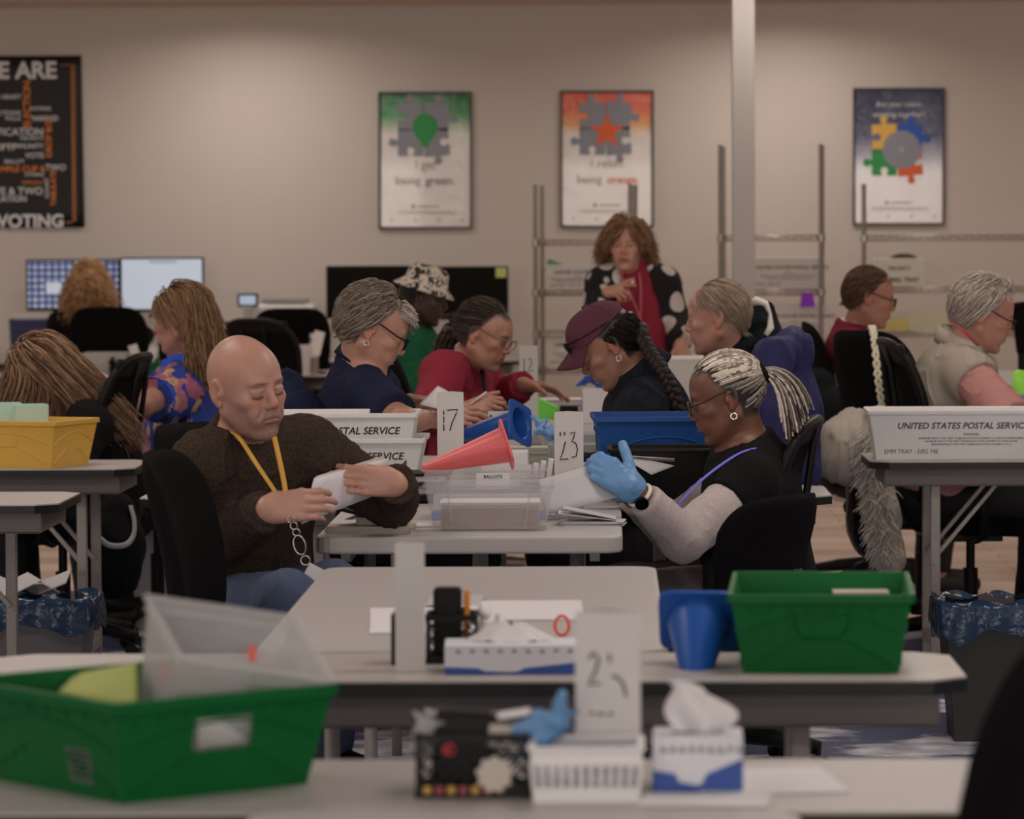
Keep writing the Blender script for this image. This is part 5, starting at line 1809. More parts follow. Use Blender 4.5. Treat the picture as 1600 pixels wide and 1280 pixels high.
# ------------------------------------------------------------------ man in the maroon cap
M_denim = cloth('black_denim', (20, 21, 24), 0.8, noise=(60, 0.3))
M_cap = mat('maroon_cap', alb(62, 26, 34, 0.75), 0.85, bump=(500, 0.3))
capm = person('young man in a maroon cap with a long dark braid and black denim jacket', P(953, 541, 12.4), 179, 34, 0, 1.0, nb=P(1004, 598, 12.42), pel=P(1062, 850, 12.55), facing=178,
              sh={'L': P(1000, 652, 12.23), 'R': P(990, 640, 12.62)},
              arms={'L': (P(972, 742, 12.05), P(905, 742, 12.16)), 'R': (P(960, 742, 12.7), P(900, 735, 12.5))},
              hands={'L': dict(d=(-1, 0, 0), n=(0, 0.3, -0.9)), 'R': dict(d=(-1, 0, 0), n=(0, -0.3, -0.9))}, girth=1.06, res=0.0032,
              face=dict(skin=(0.36, 0.185, 0.125), brow=(0.015, 0.01, 0.008), moustache=(0.05, 0.03, 0.022), scalp=(0.014, 0.01, 0.009), nosew=1.1))
garment('denim_jacket', capm, M_denim, e=0.026, se=0.024, res=0.0055, neck=(0.05, 0.25), neck_r=0.11, amp=0.009, sc_=14)
collar_ring('jacket_collar', capm, M_denim, r=0.075, t=0.006, h=0.045, lift=0.03, tilt=0.5, fold=0.03)
d = unit(capm.arms['L'][0] - capm.sh['L'])
pts = []
for i in range(21):
    a = 2 * math.pi * i / 20
    u_ = unit(np.cross(d, [0, 1, 0])); v_ = np.cross(d, u_)
    pts.append(capm.sh['L'] + d * 0.02 + np.array(u_) * 0.088 * math.cos(a) + np.array(v_) * 0.088 * math.sin(a))
tube_on('shoulder_seam', capm, pts, 0.004, M_denim, 6)
trousers(capm, M_darkcloth, 0.01)
dk = [(0.014, 0.010, 0.009), (0.022, 0.015, 0.012), (0.010, 0.008, 0.008)]
hh = hair('hair', capm, 1400, 0.075, combto(0, -0.7, -0.7), dk, rad=0.00161, thick=(0.003, 0.012), grav=0.04, seed=4, accept=lambda q: (scalp_mask(q, 'full') > 0.5) & (q[:, 2] < 0.042 - 0.22 * q[:, 1]))
# braid: three interlaced locks
bpath = catmull([capm.hd((0, -0.105, 0.0)), P(1014, 548, 12.30), P(1036, 580, 12.24), P(1056, 625, 12.24), P(1072, 690, 12.28)], 14)
q = MB()
for j in range(3):
    pts, rr = [], []
    for i, c in enumerate(bpath):
        t = i / (len(bpath) - 1)
        tg = unit(np.array(bpath[min(i + 1, len(bpath) - 1)]) - np.array(bpath[max(0, i - 1)]))
        sx = unit(np.cross(tg, [0, 1, 0]))
        ph = i * 0.62 + j * 2.094
        pts.append(np.array(c) + sx * 0.013 * math.sin(ph) + np.array([0, -1, 0]) * 0.008 * math.sin(2 * ph))
        rr.append((0.0135 if t > 0.1 else 0.02) * (1 - 0.35 * t))
    q.tube([Vector(v) for v in pts], rr, 8)
obj('braid', q, mat('dark_brown_braid', (0.022, 0.014, 0.011), 0.5, bump=(260, 0.8)), hh, smooth=True, world=True)
def cap_on(p, m, visor=True):
    S = SDF().at(p.hc, p.Rh, p.hs)
    S.ell((0, -0.006, 0.045), (0.086, 0.108, 0.098), k=0)
    S.ell((0, 0.045, 0.060), (0.070, 0.058, 0.070), k=0.04)
    S.half((0, 0, 0.052), (0, -0.22, -1))
    S.ell((0, -0.006, 0.040), (0.081, 0.103, 0.092), k=0, op='s')
    S.ell((0, -0.10, 0.062), (0.036, 0.03, 0.026), k=0.004, op='s')
    S.home()
    co = melt('cap', S, 0.003, m, p.t, it=1)
    if visor:
        def vf(u, v):
            a = (u - 0.5) * 2.3
            x = 0.082 * math.sin(a) * (1 + 0.04 * v)
            y0 = 0.098 * math.cos(a) * 1.0
            y = y0 + v * 0.078 * math.cos(a * 0.62)
            z = 0.057 + 0.004 - 0.030 * (x / 0.08) ** 2 * (0.3 + v) - 0.030 * v
            return Vector(p.hd((x, y + 0.004, z)))
        obj('visor', MB().grid(vf, 24, 8), m, co, smooth=True, solid=0.004, world=True)
    obj('button', MB().ball(Vector(p.hd((0, 0.0, 0.144))), 0.008, 10), m, co, smooth=True, world=True)
    for k in range(6):
        a = math.pi * k / 3 + 0.52
        sm = [Vector(p.hd(np.array([0, -0.006, 0.045]) + np.array([math.cos(a) * math.cos(e) * 0.0868, math.sin(a) * math.cos(e) * (0.109 if math.sin(a) < 0 else 0.112), math.sin(e) * 0.0988]))) for e in np.linspace(0.35, 1.5, 8)]
        obj('seam', MB().tube(sm, 0.0011, 5), m, co, smooth=True, world=True)
    return co
cp = cap_on(capm, M_cap)
obj('cap_strap', MB().tube([Vector(capm.hd((0.036 * math.cos(a), -0.108 - 0.006 * math.sin(a), 0.052))) for a in np.linspace(0, math.pi, 9)], 0.008, 6, flat=0.3), mat('strap_grey', (0.28, 0.2, 0.2), 0.7), cp, smooth=True, world=True)
# sunglasses resting on the cap and its front badge
q = MB()
for s in (-1, 1):
    pts = [Vector(capm.hd((s * (0.034 + 0.028 * math.cos(a)), 0.118 - 0.25 * (abs(s * (0.034 + 0.028 * math.cos(a)))) ** 1.3, 0.070 + 0.017 * math.sin(a)))) for a in np.linspace(0, 2 * math.pi, 20)]
    q.tube(pts, 0.003, 6, cap=False)
    q.add(pts[:-1], [tuple(range(len(pts) - 1))])
    q.tube([Vector(capm.hd(v)) for v in ((s * 0.062, 0.105, 0.078), (s * 0.088, 0.04, 0.072), (s * 0.090, -0.04, 0.066))], 0.0024, 6)
obj('sunglasses', q, mat('sunglass_black', (0.006, 0.006, 0.006), 0.12), capm.t, smooth=True, world=True)
obj('cap_badge', MB().box(capm.hd((0, 0.104, 0.098)), (0.022, 0.006, 0.026), Matrix(capm.Rh) @ Matrix.Rotation(R_(25), 3, 'X')), mat('badge_white', (0.5, 0.46, 0.44), 0.7), cp, world=True)
obj('earring', MB().ring(Vector(capm.hd((-0.082, -0.004, -0.046))), Matrix(capm.Rh) @ Matrix.Rotation(R_(90), 3, 'Y'), 0.0085, 0.0018, 16, 6), M_silver, capm.t, smooth=True, world=True)
# ------------------------------------------------------------------ woman in magenta
M_mag = mat('magenta_cotton', (0.30, 0.027, 0.052), 0.85, spec=0.25, bump=(300, 0.3))
mg = person('woman with a dark ponytail and glasses in a magenta jacket', P(757, 524, 14.3), -20, 20, -4, 0.99, nb=P(722, 578, 14.42), pel=P(700, 790, 14.45), facing=-8,
            sh={'R': P(693, 585, 14.22), 'L': P(745, 588, 14.62)},
            arms={'R': (P(668, 652, 14.0), P(728, 640, 13.88)), 'L': (P(782, 625, 14.72), P(818, 600, 14.42))},
            hands={'R': dict(d=(0.6, -0.2, 0.15), n=(0.5, 0.6, -0.5), curl=(0.7, 0.8, 0.5)), 'L': dict(d=(0.95, -0.2, -0.15), n=(0, -0.3, -0.95), curl=(0.2, 0.3, 0.2))},
            girth=1.08, res=0.004, face=dict(skin=SK2, brow=(0.08, 0.05, 0.04), jowl=0.005, scalp=(0.05, 0.035, 0.028), wrinkle=True))
garment('magenta_jacket', mg, M_mag, e=0.022, se=0.020, res=0.007, neck=(0.05, 0.35), neck_r=0.11, amp=0.010, sc_=13)
tube_on('dark_lanyard', mg, catmull([P(752, 575, 14.33), P(755, 590, 14.25), P(758, 612, 14.2)], 5), 0.007, M_blackplastic, 6, 0.3)
trousers(mg, M_darkcloth, 0.012)
bt_ = [(0.05, 0.034, 0.026), (0.085, 0.06, 0.046), (0.12, 0.09, 0.072), (0.035, 0.025, 0.02)]
mh = hair('hair', mg, 1800, 0.12, combto(0, -1.0, -0.10), bt_, rad=0.00161, thick=(0.003, 0.010), grav=0.02, seed=11, lift=0.05)
rnd = np.random.default_rng(4)
pth = []
for i in range(90):
    o = rnd.normal(size=3) * 0.012
    b = catmull([mg.hd(np.array([0, -0.108, 0.01]) + o * 0.5), np.array(P(722, 520, 14.45)) + o, np.array(P(700, 526, 14.48)) + o * 1.4, np.array(P(690, 545, 14.45)) + o * 1.6, np.array(P(684, 562, 14.45)) + o * 1.8], 4)
    pth.append(b)
mesh_obj('ponytail', strands_mesh('ponytail', np.array(pth), np.full((90, len(pth[0])), 0.0035), 4, np.array(bt_)[rnd.integers(0, 4, 90)]), M_hair, mh, world=True)
glasses(mg, mat('thin_frame', (0.03, 0.025, 0.022), 0.3, metal=0.5), w=0.026, h=0.018, t=0.0014)
# ------------------------------------------------------------------ older man with thinning hair
M_blackj = cloth('black_jacket', (17, 17, 18), 0.8)
old = person('older man with thin sandy grey hair in a black collared jacket', P(1121, 497, 13.8), 171, 8, 0, 1.02, nb=P(1142, 564, 13.86), pel=P(1165, 790, 13.95), facing=172,
             sh={'L': P(1150, 600, 13.66), 'R': P(1140, 592, 14.06)}, arms={'L': (P(1110, 690, 13.5), P(1050, 680, 13.6)), 'R': (P(1100, 690, 14.1), P(1040, 680, 14.0))},
             hands={'L': dict(d=(-1, 0, 0), n=(0, 0, -1))}, girth=1.1, belly=1.15, res=0.004,
             face=dict(skin=SK1, brow=(0.3, 0.22, 0.17), open=True, jowl=0.007, scalp=(0.42, 0.28, 0.21), scalpa=0.5, wrinkle=True))
garment('black_jacket', old, M_blackj, e=0.026, se=0.024, res=0.007, neck=(0.04, 0.3), neck_r=0.11, amp=0.008, sc_=12)
collar_ring('jacket_collar', old, M_blackj, r=0.070, t=0.005, h=0.040, lift=0.035, tilt=0.45, fold=0.03)
trousers(old, M_darkcloth, 0.012)
sand = [(0.36, 0.27, 0.20), (0.48, 0.38, 0.30), (0.28, 0.20, 0.15), (0.42, 0.33, 0.26)]
hair('hair', old, 2200, lambda q, r: np.where(q[:, 2] < -0.02, 0.045, 0.085) * r.uniform(0.8, 1.2, len(q)), combto(0, -0.6, -0.75), sand, rad=0.00136, thick=(0.002, 0.009), grav=0.06, curl=0.05, lift=0.08, seed=12,
     accept=lambda q: (scalp_mask(q, 'full') > 0.5) & ~((np.abs(q[:, 0]) > 0.055) & (q[:, 2] < 0.035) & (q[:, 1] > -0.045)))
# ------------------------------------------------------------------ standing woman
M_spots = None
def spots_mat():
    m = bpy.data.materials.new('black_knit_white_ovals')
    m.use_nodes = True
    nt = m.node_tree
    b = nt.nodes['Principled BSDF']
    b.inputs['Roughness'].default_value = 0.9
    tc = nt.nodes.new('ShaderNodeTexCoord')
    mp = nt.nodes.new('ShaderNodeMapping')
    mp.inputs['Scale'].default_value = (9.5, 9.5, 7.0)
    nt.links.new(tc.outputs['Object'], mp.inputs[0])
    v = nt.nodes.new('ShaderNodeTexVoronoi')
    v.inputs['Scale'].default_value = 1.0
    v.inputs['Randomness'].default_value = 0.55
    nt.links.new(mp.outputs[0], v.inputs['Vector'])
    r = nt.nodes.new('ShaderNodeValToRGB')
    r.color_ramp.elements[0].position, r.color_ramp.elements[0].color = 0.36, (0.62, 0.58, 0.55, 1)
    r.color_ramp.elements[1].position, r.color_ramp.elements[1].color = 0.39, (0.008, 0.007, 0.008, 1)
    nt.links.new(v.outputs['Distance'], r.inputs[0])
    nt.links.new(r.outputs[0], b.inputs['Base Color'])
    return m
std = person('standing woman in a black cardigan with white ovals over a magenta top', P(978, 384, 18.9), -96, 3, 0, 1.0, nb=P(990, 427, 18.97), pel=P(1004, 560, 18.97), facing=-92,
             sh={'R': P(944, 446, 18.94), 'L': P(1032, 444, 18.94)}, arms={'R': (P(929, 512, 18.85), P(949, 456, 18.66)), 'L': (P(1053, 500, 18.92), P(1064, 536, 18.76))},
             hands={'R': dict(d=(0.35, -0.45, 0.05), n=(0.6, 0.2, -0.6), curl=(0.5, 0.7, 0.4), spread=0.02, curls=[(0.05, 0.1, 0.1), (0.9, 1.2, 0.8), (1.1, 1.2, 0.8), (1.2, 1.2, 0.8)], thumb=(0.8, 0.2, 0.1)), 'L': dict(d=(0.15, -0.5, -0.6), n=(-0.2, 0.4, -0.8), curl=(0.2, 0.3, 0.2))},
             girth=1.08, belly=1.12, res=0.0045, stand=True, face=dict(skin=SK1, brow=(0.16, 0.09, 0.06), open=True, lip=(0.30, 0.06, 0.06), scalp=(0.2, 0.11, 0.06)))
garment('magenta_top', std, M_mag, e=0.014, se=0.008, sleeve='short', short=0.3, res=0.008, neck=(0.062, 0.12), neck_r=0.11, amp=0.004)
S_front = std.f
def open_front(S):
    # the cardigan hangs open: a wedge is cut out of its front
    for t, w in ((0.98, 0.052), (0.8, 0.075), (0.55, 0.10), (0.25, 0.115), (-0.05, 0.12)):
        c = std.pel + (std.nb - std.pel) * t + std.f * 0.14 + std.r * -0.012
        S.ell(c, (w, 0.145, 0.16), std.B, k=0.006, op='s')
garment('cardigan', std, spots_mat(), e=0.034, se=0.026, res=0.008, neck=(0.03, 0.2), neck_r=0.11, amp=0.006, extra=open_front, cuff=0.97)
trousers(std, M_darkcloth, 0.014)
rt = [(0.26, 0.14, 0.07), (0.36, 0.21, 0.11), (0.17, 0.09, 0.045), (0.44, 0.28, 0.16)]
def away_face(q, off):
    m = (q[:, 1] > 0.03) & (np.abs(q[:, 0]) < 0.062) & (q[:, 2] < 0.04)
    q = q.copy()
    q[m, 0] = np.sign(q[m, 0] + 1e-6) * 0.066
    return q
def part_comb(q):
    side = np.sign(q[:, 0:1] + 0.012)
    return np.concatenate([side * 0.8, np.full_like(side, 0.05), np.full_like(side, -0.9)], 1)
hair('hair', std, 2600, lambda q, r: 0.150 * r.uniform(0.75, 1.1, len(q)), part_comb, rt, rad=0.00211, thick=(0.008, 0.032), grav=0.16, curl=0.75, curlf=55, lift=0.35, seed=14, steps=14, collide=away_face)
hair('fringe', std, 440, 0.075, lambda q: np.concatenate([np.sign(q[:, :1] + 0.01) * 0.5, np.full((len(q), 1), 0.55), np.full((len(q), 1), -0.35)], 1), rt, rad=0.00186, thick=(0.006, 0.018), grav=0.25, curl=0.2, lift=0.35, seed=15, accept=lambda q: (q[:, 1] > 0.035) & (q[:, 2] > 0.078))
M_pinkl = mat('pink_lanyard', (0.52, 0.12, 0.16), 0.6)
tube_on('lanyard', std, catmull([P(968, 425, 18.85), P(978, 445, 18.80), P(990, 472, 18.77), P(998, 492, 18.77), P(1001, 508, 18.78)], 5), 0.0055, M_pinkl, 6, 0.4)
tube_on('lanyard', std, catmull([P(999, 425, 18.85), P(1001, 450, 18.80), P(1001, 480, 18.77), P(1000, 508, 18.78)], 5), 0.0055, M_pinkl, 6, 0.4)
obj('pendant', MB().ball(P(988, 441, 18.79), (0.014, 0.006, 0.014), 14), M_silver, std.t, smooth=True, world=True)
obj('badge', MB().box(P(1003, 517, 18.77), (0.025, 0.004, 0.04)), M_env, std.t, world=True)
# ------------------------------------------------------------------ man in the bucket hat
M_gsweat = mat('green_sweatshirt', (0.014, 0.105, 0.05), 0.9, spec=0.1, bump=(300, 0.3))
buc = person('man in a black and white bucket hat and green hooded sweatshirt', P(661, 464, 17.3), 2, 14, 0, 1.0, nb=P(644, 520, 17.36), pel=P(638, 720, 17.4), facing=0,
             sh={'R': P(640, 548, 17.2), 'L': P(650, 544, 17.56)}, arms={'R': (P(655, 610, 17.1), P(715, 600, 17.2)), 'L': (P(665, 610, 17.6), P(715, 600, 17.5))}, hands={}, res=0.0055,
             face=dict(skin=(0.085, 0.042, 0.03), brow=(0.01, 0.008, 0.007), stubble=((0.02, 0.013, 0.011), 0.9), scalp=(0.01, 0.008, 0.008), nosew=1.2, lips=1.2))
garment('sweatshirt', buc, M_gsweat, e=0.03, se=0.025, res=0.009, neck=(0.05, 0.3), neck_r=0.11, amp=0.010, extra=lambda S: S.ell(buc.nb + buc.up * 0.035 - buc.f * 0.055, (0.10, 0.055, 0.085), buc.B, k=0.03))
trousers(buc, M_darkcloth, 0.014)
def bucket_mat():
    m = bpy.data.materials.new('bucket_hat_print')
    m.use_nodes = True
    nt = m.node_tree
    b = nt.nodes['Principled BSDF']
    b.inputs['Roughness'].default_value = 0.9
    tc = nt.nodes.new('ShaderNodeTexCoord')
    n = nt.nodes.new('ShaderNodeTexNoise')
    n.inputs['Scale'].default_value = 34
    n.inputs['Detail'].default_value = 1
    n.inputs['Distortion'].default_value = 1.2
    nt.links.new(tc.outputs['Object'], n.inputs['Vector'])
    r = nt.nodes.new('ShaderNodeValToRGB')
    r.color_ramp.elements[0].position, r.color_ramp.elements[0].color = 0.44, (0.02, 0.018, 0.016, 1)
    r.color_ramp.elements[1].position, r.color_ramp.elements[1].color = 0.50, (0.62, 0.56, 0.48, 1)
    nt.links.new(n.outputs['Fac'], r.inputs[0])
    nt.links.new(r.outputs[0], b.inputs['Base Color'])
    return m
Rb = Matrix(buc.Rh)
prof = [(0.138, 0.012), (0.136, 0.018), (0.103, 0.046), (0.097, 0.052), (0.088, 0.105), (0.072, 0.122), (0.03, 0.128), (0.001, 0.129)]
obj('bucket_hat', MB().lathe([(r, h) for r, h in prof], buc.hd((0, -0.004, 0.012)), 32, Rb @ Matrix.Rotation(R_(-4), 3, 'X'), cap=False), bucket_mat(), buc.t, smooth=True, world=True, solid=0.003)
# ------------------------------------------------------------------ man in the burgundy vest
M_burg = cloth('burgundy_fleece', (92, 26, 40), 0.75)
M_pale = cloth('pale_shirt', (178, 168, 160), 0.8)
rv = person('man with glasses in a burgundy vest over a pale shirt', P(1358, 466, 16.6), 4, 12, 0, 1.0, nb=P(1334, 524, 16.66), pel=P(1322, 735, 16.7), facing=2,
            sh={'R': P(1335, 552, 16.47), 'L': P(1340, 546, 16.85)}, arms={'R': (P(1352, 622, 16.35), P(1420, 608, 16.5)), 'L': (P(1360, 622, 16.9), P(1420, 608, 16.75))},
            hands={'R': dict(d=(1, 0, 0), n=(0, 0, -1))}, res=0.0048, girth=1.04, face=dict(skin=SK2, brow=(0.12, 0.08, 0.06), scalp=(0.10, 0.06, 0.04), scalpa=0.5, wrinkle=True))
garment('shirt', rv, M_pale, e=0.008, se=0.016, res=0.008, neck=(0.05, 0.4), neck_r=0.11, amp=0.007)
garment('vest', rv, M_burg, e=0.026, sleeve='none', res=0.008, hem=0.10, neck=(0.055, 0.2), neck_r=0.11, amp=0.006, extra=lambda S: S.cone(rv.nb, rv.nb + rv.up * 0.07, 0.078, 0.074, k=0.02))
trousers(rv, M_darkcloth, 0.014)
hair('hair', rv, 1800, lambda q, r: 0.05 * r.uniform(0.8, 1.2, len(q)), combto(0, -0.6, -0.5), [(0.13, 0.075, 0.045), (0.20, 0.125, 0.08), (0.09, 0.05, 0.032)], rad=0.00149, thick=(0.003, 0.014), grav=0.08, lift=0.15, seed=21)
glasses(rv, M_blackplastic, w=0.025, h=0.017, t=0.0022)
# ------------------------------------------------------------------ man in the beige fleece vest
M_fleece = mat('beige_fleece', (0.43, 0.375, 0.315), 0.95, spec=0.1, bump=(300, 0.5))
M_pink = mat('pink_cotton', (0.52, 0.25, 0.23), 0.85, spec=0.25, bump=(700, 0.25))
fv = person('grey haired man in a beige fleece vest over a pink shirt', P(1536, 491, 14.1), 4, 19, 0, 1.04, nb=P(1490, 566, 14.12), pel=P(1462, 780, 14.25), facing=3,
            sh={'R': P(1518, 590, 13.90), 'L': P(1520, 580, 14.32)}, arms={'R': (P(1586, 664, 13.72), P(1660, 650, 13.9)), 'L': (P(1560, 660, 14.45), P(1592, 628, 14.28))},
            hands={'R': dict(d=(1, 0, 0), n=(0, 0, -1)), 'L': dict(d=(1, 0, 0.05), n=(0, -0.4, -0.9))}, girth=1.14, belly=1.2, res=0.0038,
            face=dict(skin=(0.52, 0.26, 0.195), brow=(0.35, 0.30, 0.26), jowl=0.008, scalp=(0.40, 0.33, 0.28), scalpa=0.9, wrinkle=True))
garment('pink_shirt', fv, M_pink, e=0.006, se=0.012, flare=0.012, sleeve='short', short=0.92, res=0.006, neck=(0.03, 0.3), neck_r=0.11, amp=0.009, sc_=15)
garment('fleece_vest', fv, M_fleece, e=0.034, sleeve='none', res=0.006, hem=0.12, arm_cut=0.03, neck=(0.105, 0.25), neck_r=0.13, amp=0.011, sc_=12, extra=lambda S: S.cone(fv.nb - fv.up * 0.02, fv.nb + fv.nd * 0.11, 0.094, 0.080, k=0.03))
trousers(fv, M_darkcloth, 0.012)
collar_ring('stand_collar', fv, M_fleece, r=0.080, t=0.010, h=0.055, lift=0.055, tilt=0.0, fwd=0.004, along=fv.nd)
S = SDF()
hand_sdf(S, fv.arms['L'][1], (1, 0, 0.05), (0, -0.4, -0.9), -1, fat=0.004)
melt('glove', S, 0.004, M_glove, fv.t)
M_redl = mat('red_lanyard', (0.42, 0.05, 0.06), 0.6)
tube_on('lanyard', fv, catmull([P(1484, 503, 14.02), P(1496, 510, 13.97), P(1510, 521, 13.95), P(1528, 540, 13.98)], 6), 0.007, M_redl, 6, 0.4)
wh = [(0.56, 0.49, 0.43), (0.44, 0.37, 0.32), (0.66, 0.59, 0.53), (0.33, 0.27, 0.23), (0.60, 0.53, 0.47)]
hair('hair', fv, 3000, lambda q, r: np.where(q[:, 2] < 0.0, 0.055, 0.085) * r.uniform(0.8, 1.2, len(q)), lambda q: combto(0, -0.55, -0.95)(q) * (q[:, 1:2] < 0.045) + combto(0.2, 0.4, 0.9)(q) * (q[:, 1:2] >= 0.045), wh, rad=0.00143, thick=(0.004, 0.022), grav=0.09, curl=0.12, lift=0.22, seed=22)
glasses(fv, M_blackplastic, w=0.025, h=0.016, t=0.0022, z=-0.002)
# ------------------------------------------------------------------ woman with blonde curls, back turned
bl = person('woman with long blonde curls seen from behind at the monitors', P(140, 443, 23.35), 88, 6, 0, 1.0, nb=P(142, 492, 23.33), pel=P(146, 615, 23.3), facing=90,
            sh={'R': P(188, 506, 23.33), 'L': P(96, 506, 23.33)}, arms={'R': (P(206, 545, 23.4), P(232, 520, 23.62)), 'L': (P(84, 545, 23.4), P(70, 535, 23.65))},
            hands={'R': dict(d=(0.0, 1, 0.2), n=(0, 0.2, -1))}, res=0.0065, girth=1.05, face=dict(skin=SK1, scalp=(0.35, 0.2, 0.09)))
garment('black_top', bl, M_blackknit, e=0.02, se=0.02, res=0.011, amp=0.005, neck_r=0.11)
trousers(bl, M_darkcloth, 0.018)
hair('hair', bl, 1800, lambda q, r: 0.25 * r.uniform(0.75, 1.1, len(q)), lambda q: np.concatenate([q[:, :1] * 3, (q[:, 1:2] + 0.01) * 6, np.full((len(q), 1), -0.6)], 1), [(0.68, 0.43, 0.22), (0.52, 0.30, 0.14), (0.80, 0.56, 0.32), (0.40, 0.22, 0.10)], rad=0.00406, thick=(0.006, 0.028), grav=0.24, curl=1.1, curlf=70, lift=0.4, seed=31, steps=18)
# ------------------------------------------------------------------ woman in the floral shirt
def floral_mat():
    m = bpy.data.materials.new('floral_cotton')
    m.use_nodes = True
    nt = m.node_tree
    N, L = nt.nodes, nt.links
    b = N['Principled BSDF']
    b.inputs['Roughness'].default_value = 0.85
    tc = N.new('ShaderNodeTexCoord')
    ns = N.new('ShaderNodeTexNoise')
    ns.inputs['Scale'].default_value = 22
    L.new(tc.outputs['Object'], ns.inputs['Vector'])
    ad = N.new('ShaderNodeMix')
    ad.data_type = 'RGBA'
    ad.blend_type = 'LINEAR_LIGHT'
    ad.inputs[0].default_value = 0.035
    L.new(tc.outputs['Object'], ad.inputs[6])
    L.new(ns.outputs['Color'], ad.inputs[7])
    v = N.new('ShaderNodeTexVoronoi')
    v.inputs['Scale'].default_value = 21
    L.new(ad.outputs[2], v.inputs['Vector'])
    sp = N.new('ShaderNodeSeparateColor')
    L.new(v.outputs['Color'], sp.inputs[0])
    r = N.new('ShaderNodeValToRGB')
    r.color_ramp.interpolation = 'CONSTANT'
    cols = [(0.0, (0.03, 0.06, 0.34)), (0.36, (0.42, 0.13, 0.20)), (0.52, (0.03, 0.07, 0.38)), (0.62, (0.62, 0.38, 0.22)), (0.70, (0.50, 0.20, 0.26)), (0.82, (0.03, 0.03, 0.05)), (0.88, (0.40, 0.42, 0.46)), (0.94, (0.05, 0.10, 0.42))]
    while len(r.color_ramp.elements) < len(cols): r.color_ramp.elements.new(0.5)
    for e, (p_, c) in zip(r.color_ramp.elements, cols): e.position, e.color = p_, (*c, 1)
    L.new(sp.outputs[0], r.inputs[0])
    L.new(r.outputs[0], b.inputs['Base Color'])
    return m
flo = person('woman with shoulder length brown hair in a blue and pink floral shirt', P(284, 500, 14.85), 163, 8, 0, 1.0, nb=P(292, 575, 14.9), pel=P(305, 785, 14.95), facing=165,
             sh={'L': P(280, 612, 14.72), 'R': P(270, 605, 15.08)}, arms={'L': (P(222, 632, 14.52), P(138, 584, 14.75)), 'R': (P(240, 640, 15.2), P(150, 600, 15.1))},
             hands={'L': dict(d=(-1, 0, 0.05), n=(0, 0.4, -0.9), curl=(0.3, 0.5, 0.3))}, girth=1.18, belly=1.2, res=0.0042, face=dict(skin=SK1, brow=(0.2, 0.12, 0.08), jowl=0.006, scalp=(0.22, 0.13, 0.07)))
M_flo = floral_mat()
garment('floral_shirt', flo, M_flo, e=0.024, se=0.024, sleeve='short', short=0.66, res=0.007, neck=(0.03, 0.3), neck_r=0.11, amp=0.010, sc_=12)
M_royal = cloth('royal_blue_trim', (36, 62, 140), 0.8)
collar_ring('blue_collar', flo, M_royal, r=0.072, t=0.006, h=0.034, lift=0.03, tilt=0.4, fold=0.03)
e_, s_ = flo.arms['L'][0], flo.sh['L']
d = unit(e_ - s_)
c = s_ + (e_ - s_) * 0.66
tube_on('sleeve_trim', flo, [c - d * 0.012, c + d * 0.004], [0.0855, 0.0865], M_royal, 22, cap=False)
trousers(flo, M_darkcloth, 0.012)
br_ = [(0.22, 0.125, 0.065), (0.32, 0.19, 0.10), (0.42, 0.27, 0.15), (0.14, 0.08, 0.042)]
hair('hair', flo, 2600, lambda q, r: 0.25 * r.uniform(0.8, 1.1, len(q)), lambda q: np.concatenate([q[:, :1] * 6, np.where(q[:, 1:2] > -0.03, -1.3, -0.3), np.full((len(q), 1), -0.9)], 1), br_, rad=0.00223, thick=(0.006, 0.03), grav=0.24, curl=0.15, lift=0.25, seed=41, steps=14, collide=away_face)
hair('fringe', flo, 352, 0.08, lambda q: np.concatenate([np.sign(q[:, :1]) * 0.4, np.full((len(q), 1), 0.6), np.full((len(q), 1), -0.5)], 1), br_, rad=0.00186, thick=(0.006, 0.018), grav=0.25, lift=0.4, seed=42, accept=lambda q: (q[:, 1] > 0.035) & (q[:, 2] > 0.078))
# ------------------------------------------------------------------ woman bending low over her work
bw = person('woman in black bending low, long brown hair hanging forward', P(72, 586, 14.05), 183, 52, 0, 1.03, nb=P(132, 640, 14.08), pel=P(190, 790, 14.2), facing=180,
            sh={'L': P(140, 668, 13.9), 'R': P(128, 660, 14.25)}, arms={'L': (P(110, 735, 13.72), P(30, 715, 13.85)), 'R': (P(100, 735, 14.4), P(30, 715, 14.2))},
            hands={}, girth=1.05, res=0.0045, face=dict(skin=SK2, scalp=(0.16, 0.095, 0.055)))
garment('black_top', bw, M_blackknit, e=0.022, se=0.02, res=0.008, neck=(0.02, 0.2), neck_r=0.11, amp=0.006)
trousers(bw, M_darkcloth, 0.012)
bb = [(0.24, 0.14, 0.08), (0.36, 0.22, 0.13), (0.12, 0.07, 0.042), (0.46, 0.30, 0.19), (0.18, 0.105, 0.06)]
Xr = bw.Rh.T @ np.array([1.0, 0, -0.75])
hair('hair', bw, 2800, lambda q, r: np.where(q[:, 1] > 0.03, 0.16, 0.36) * r.uniform(0.75, 1.1, len(q)), lambda q: np.tile(Xr, (len(q), 1)) * (q[:, 1:2] < 0.03) + np.tile(bw.Rh.T @ np.array([-0.5, 0, -1.0]), (len(q), 1)) * (q[:, 1:2] >= 0.03), bb, rad=0.00236, thick=(0.006, 0.034), grav=0.12, curl=0.12, lift=0.15, seed=51, steps=16)
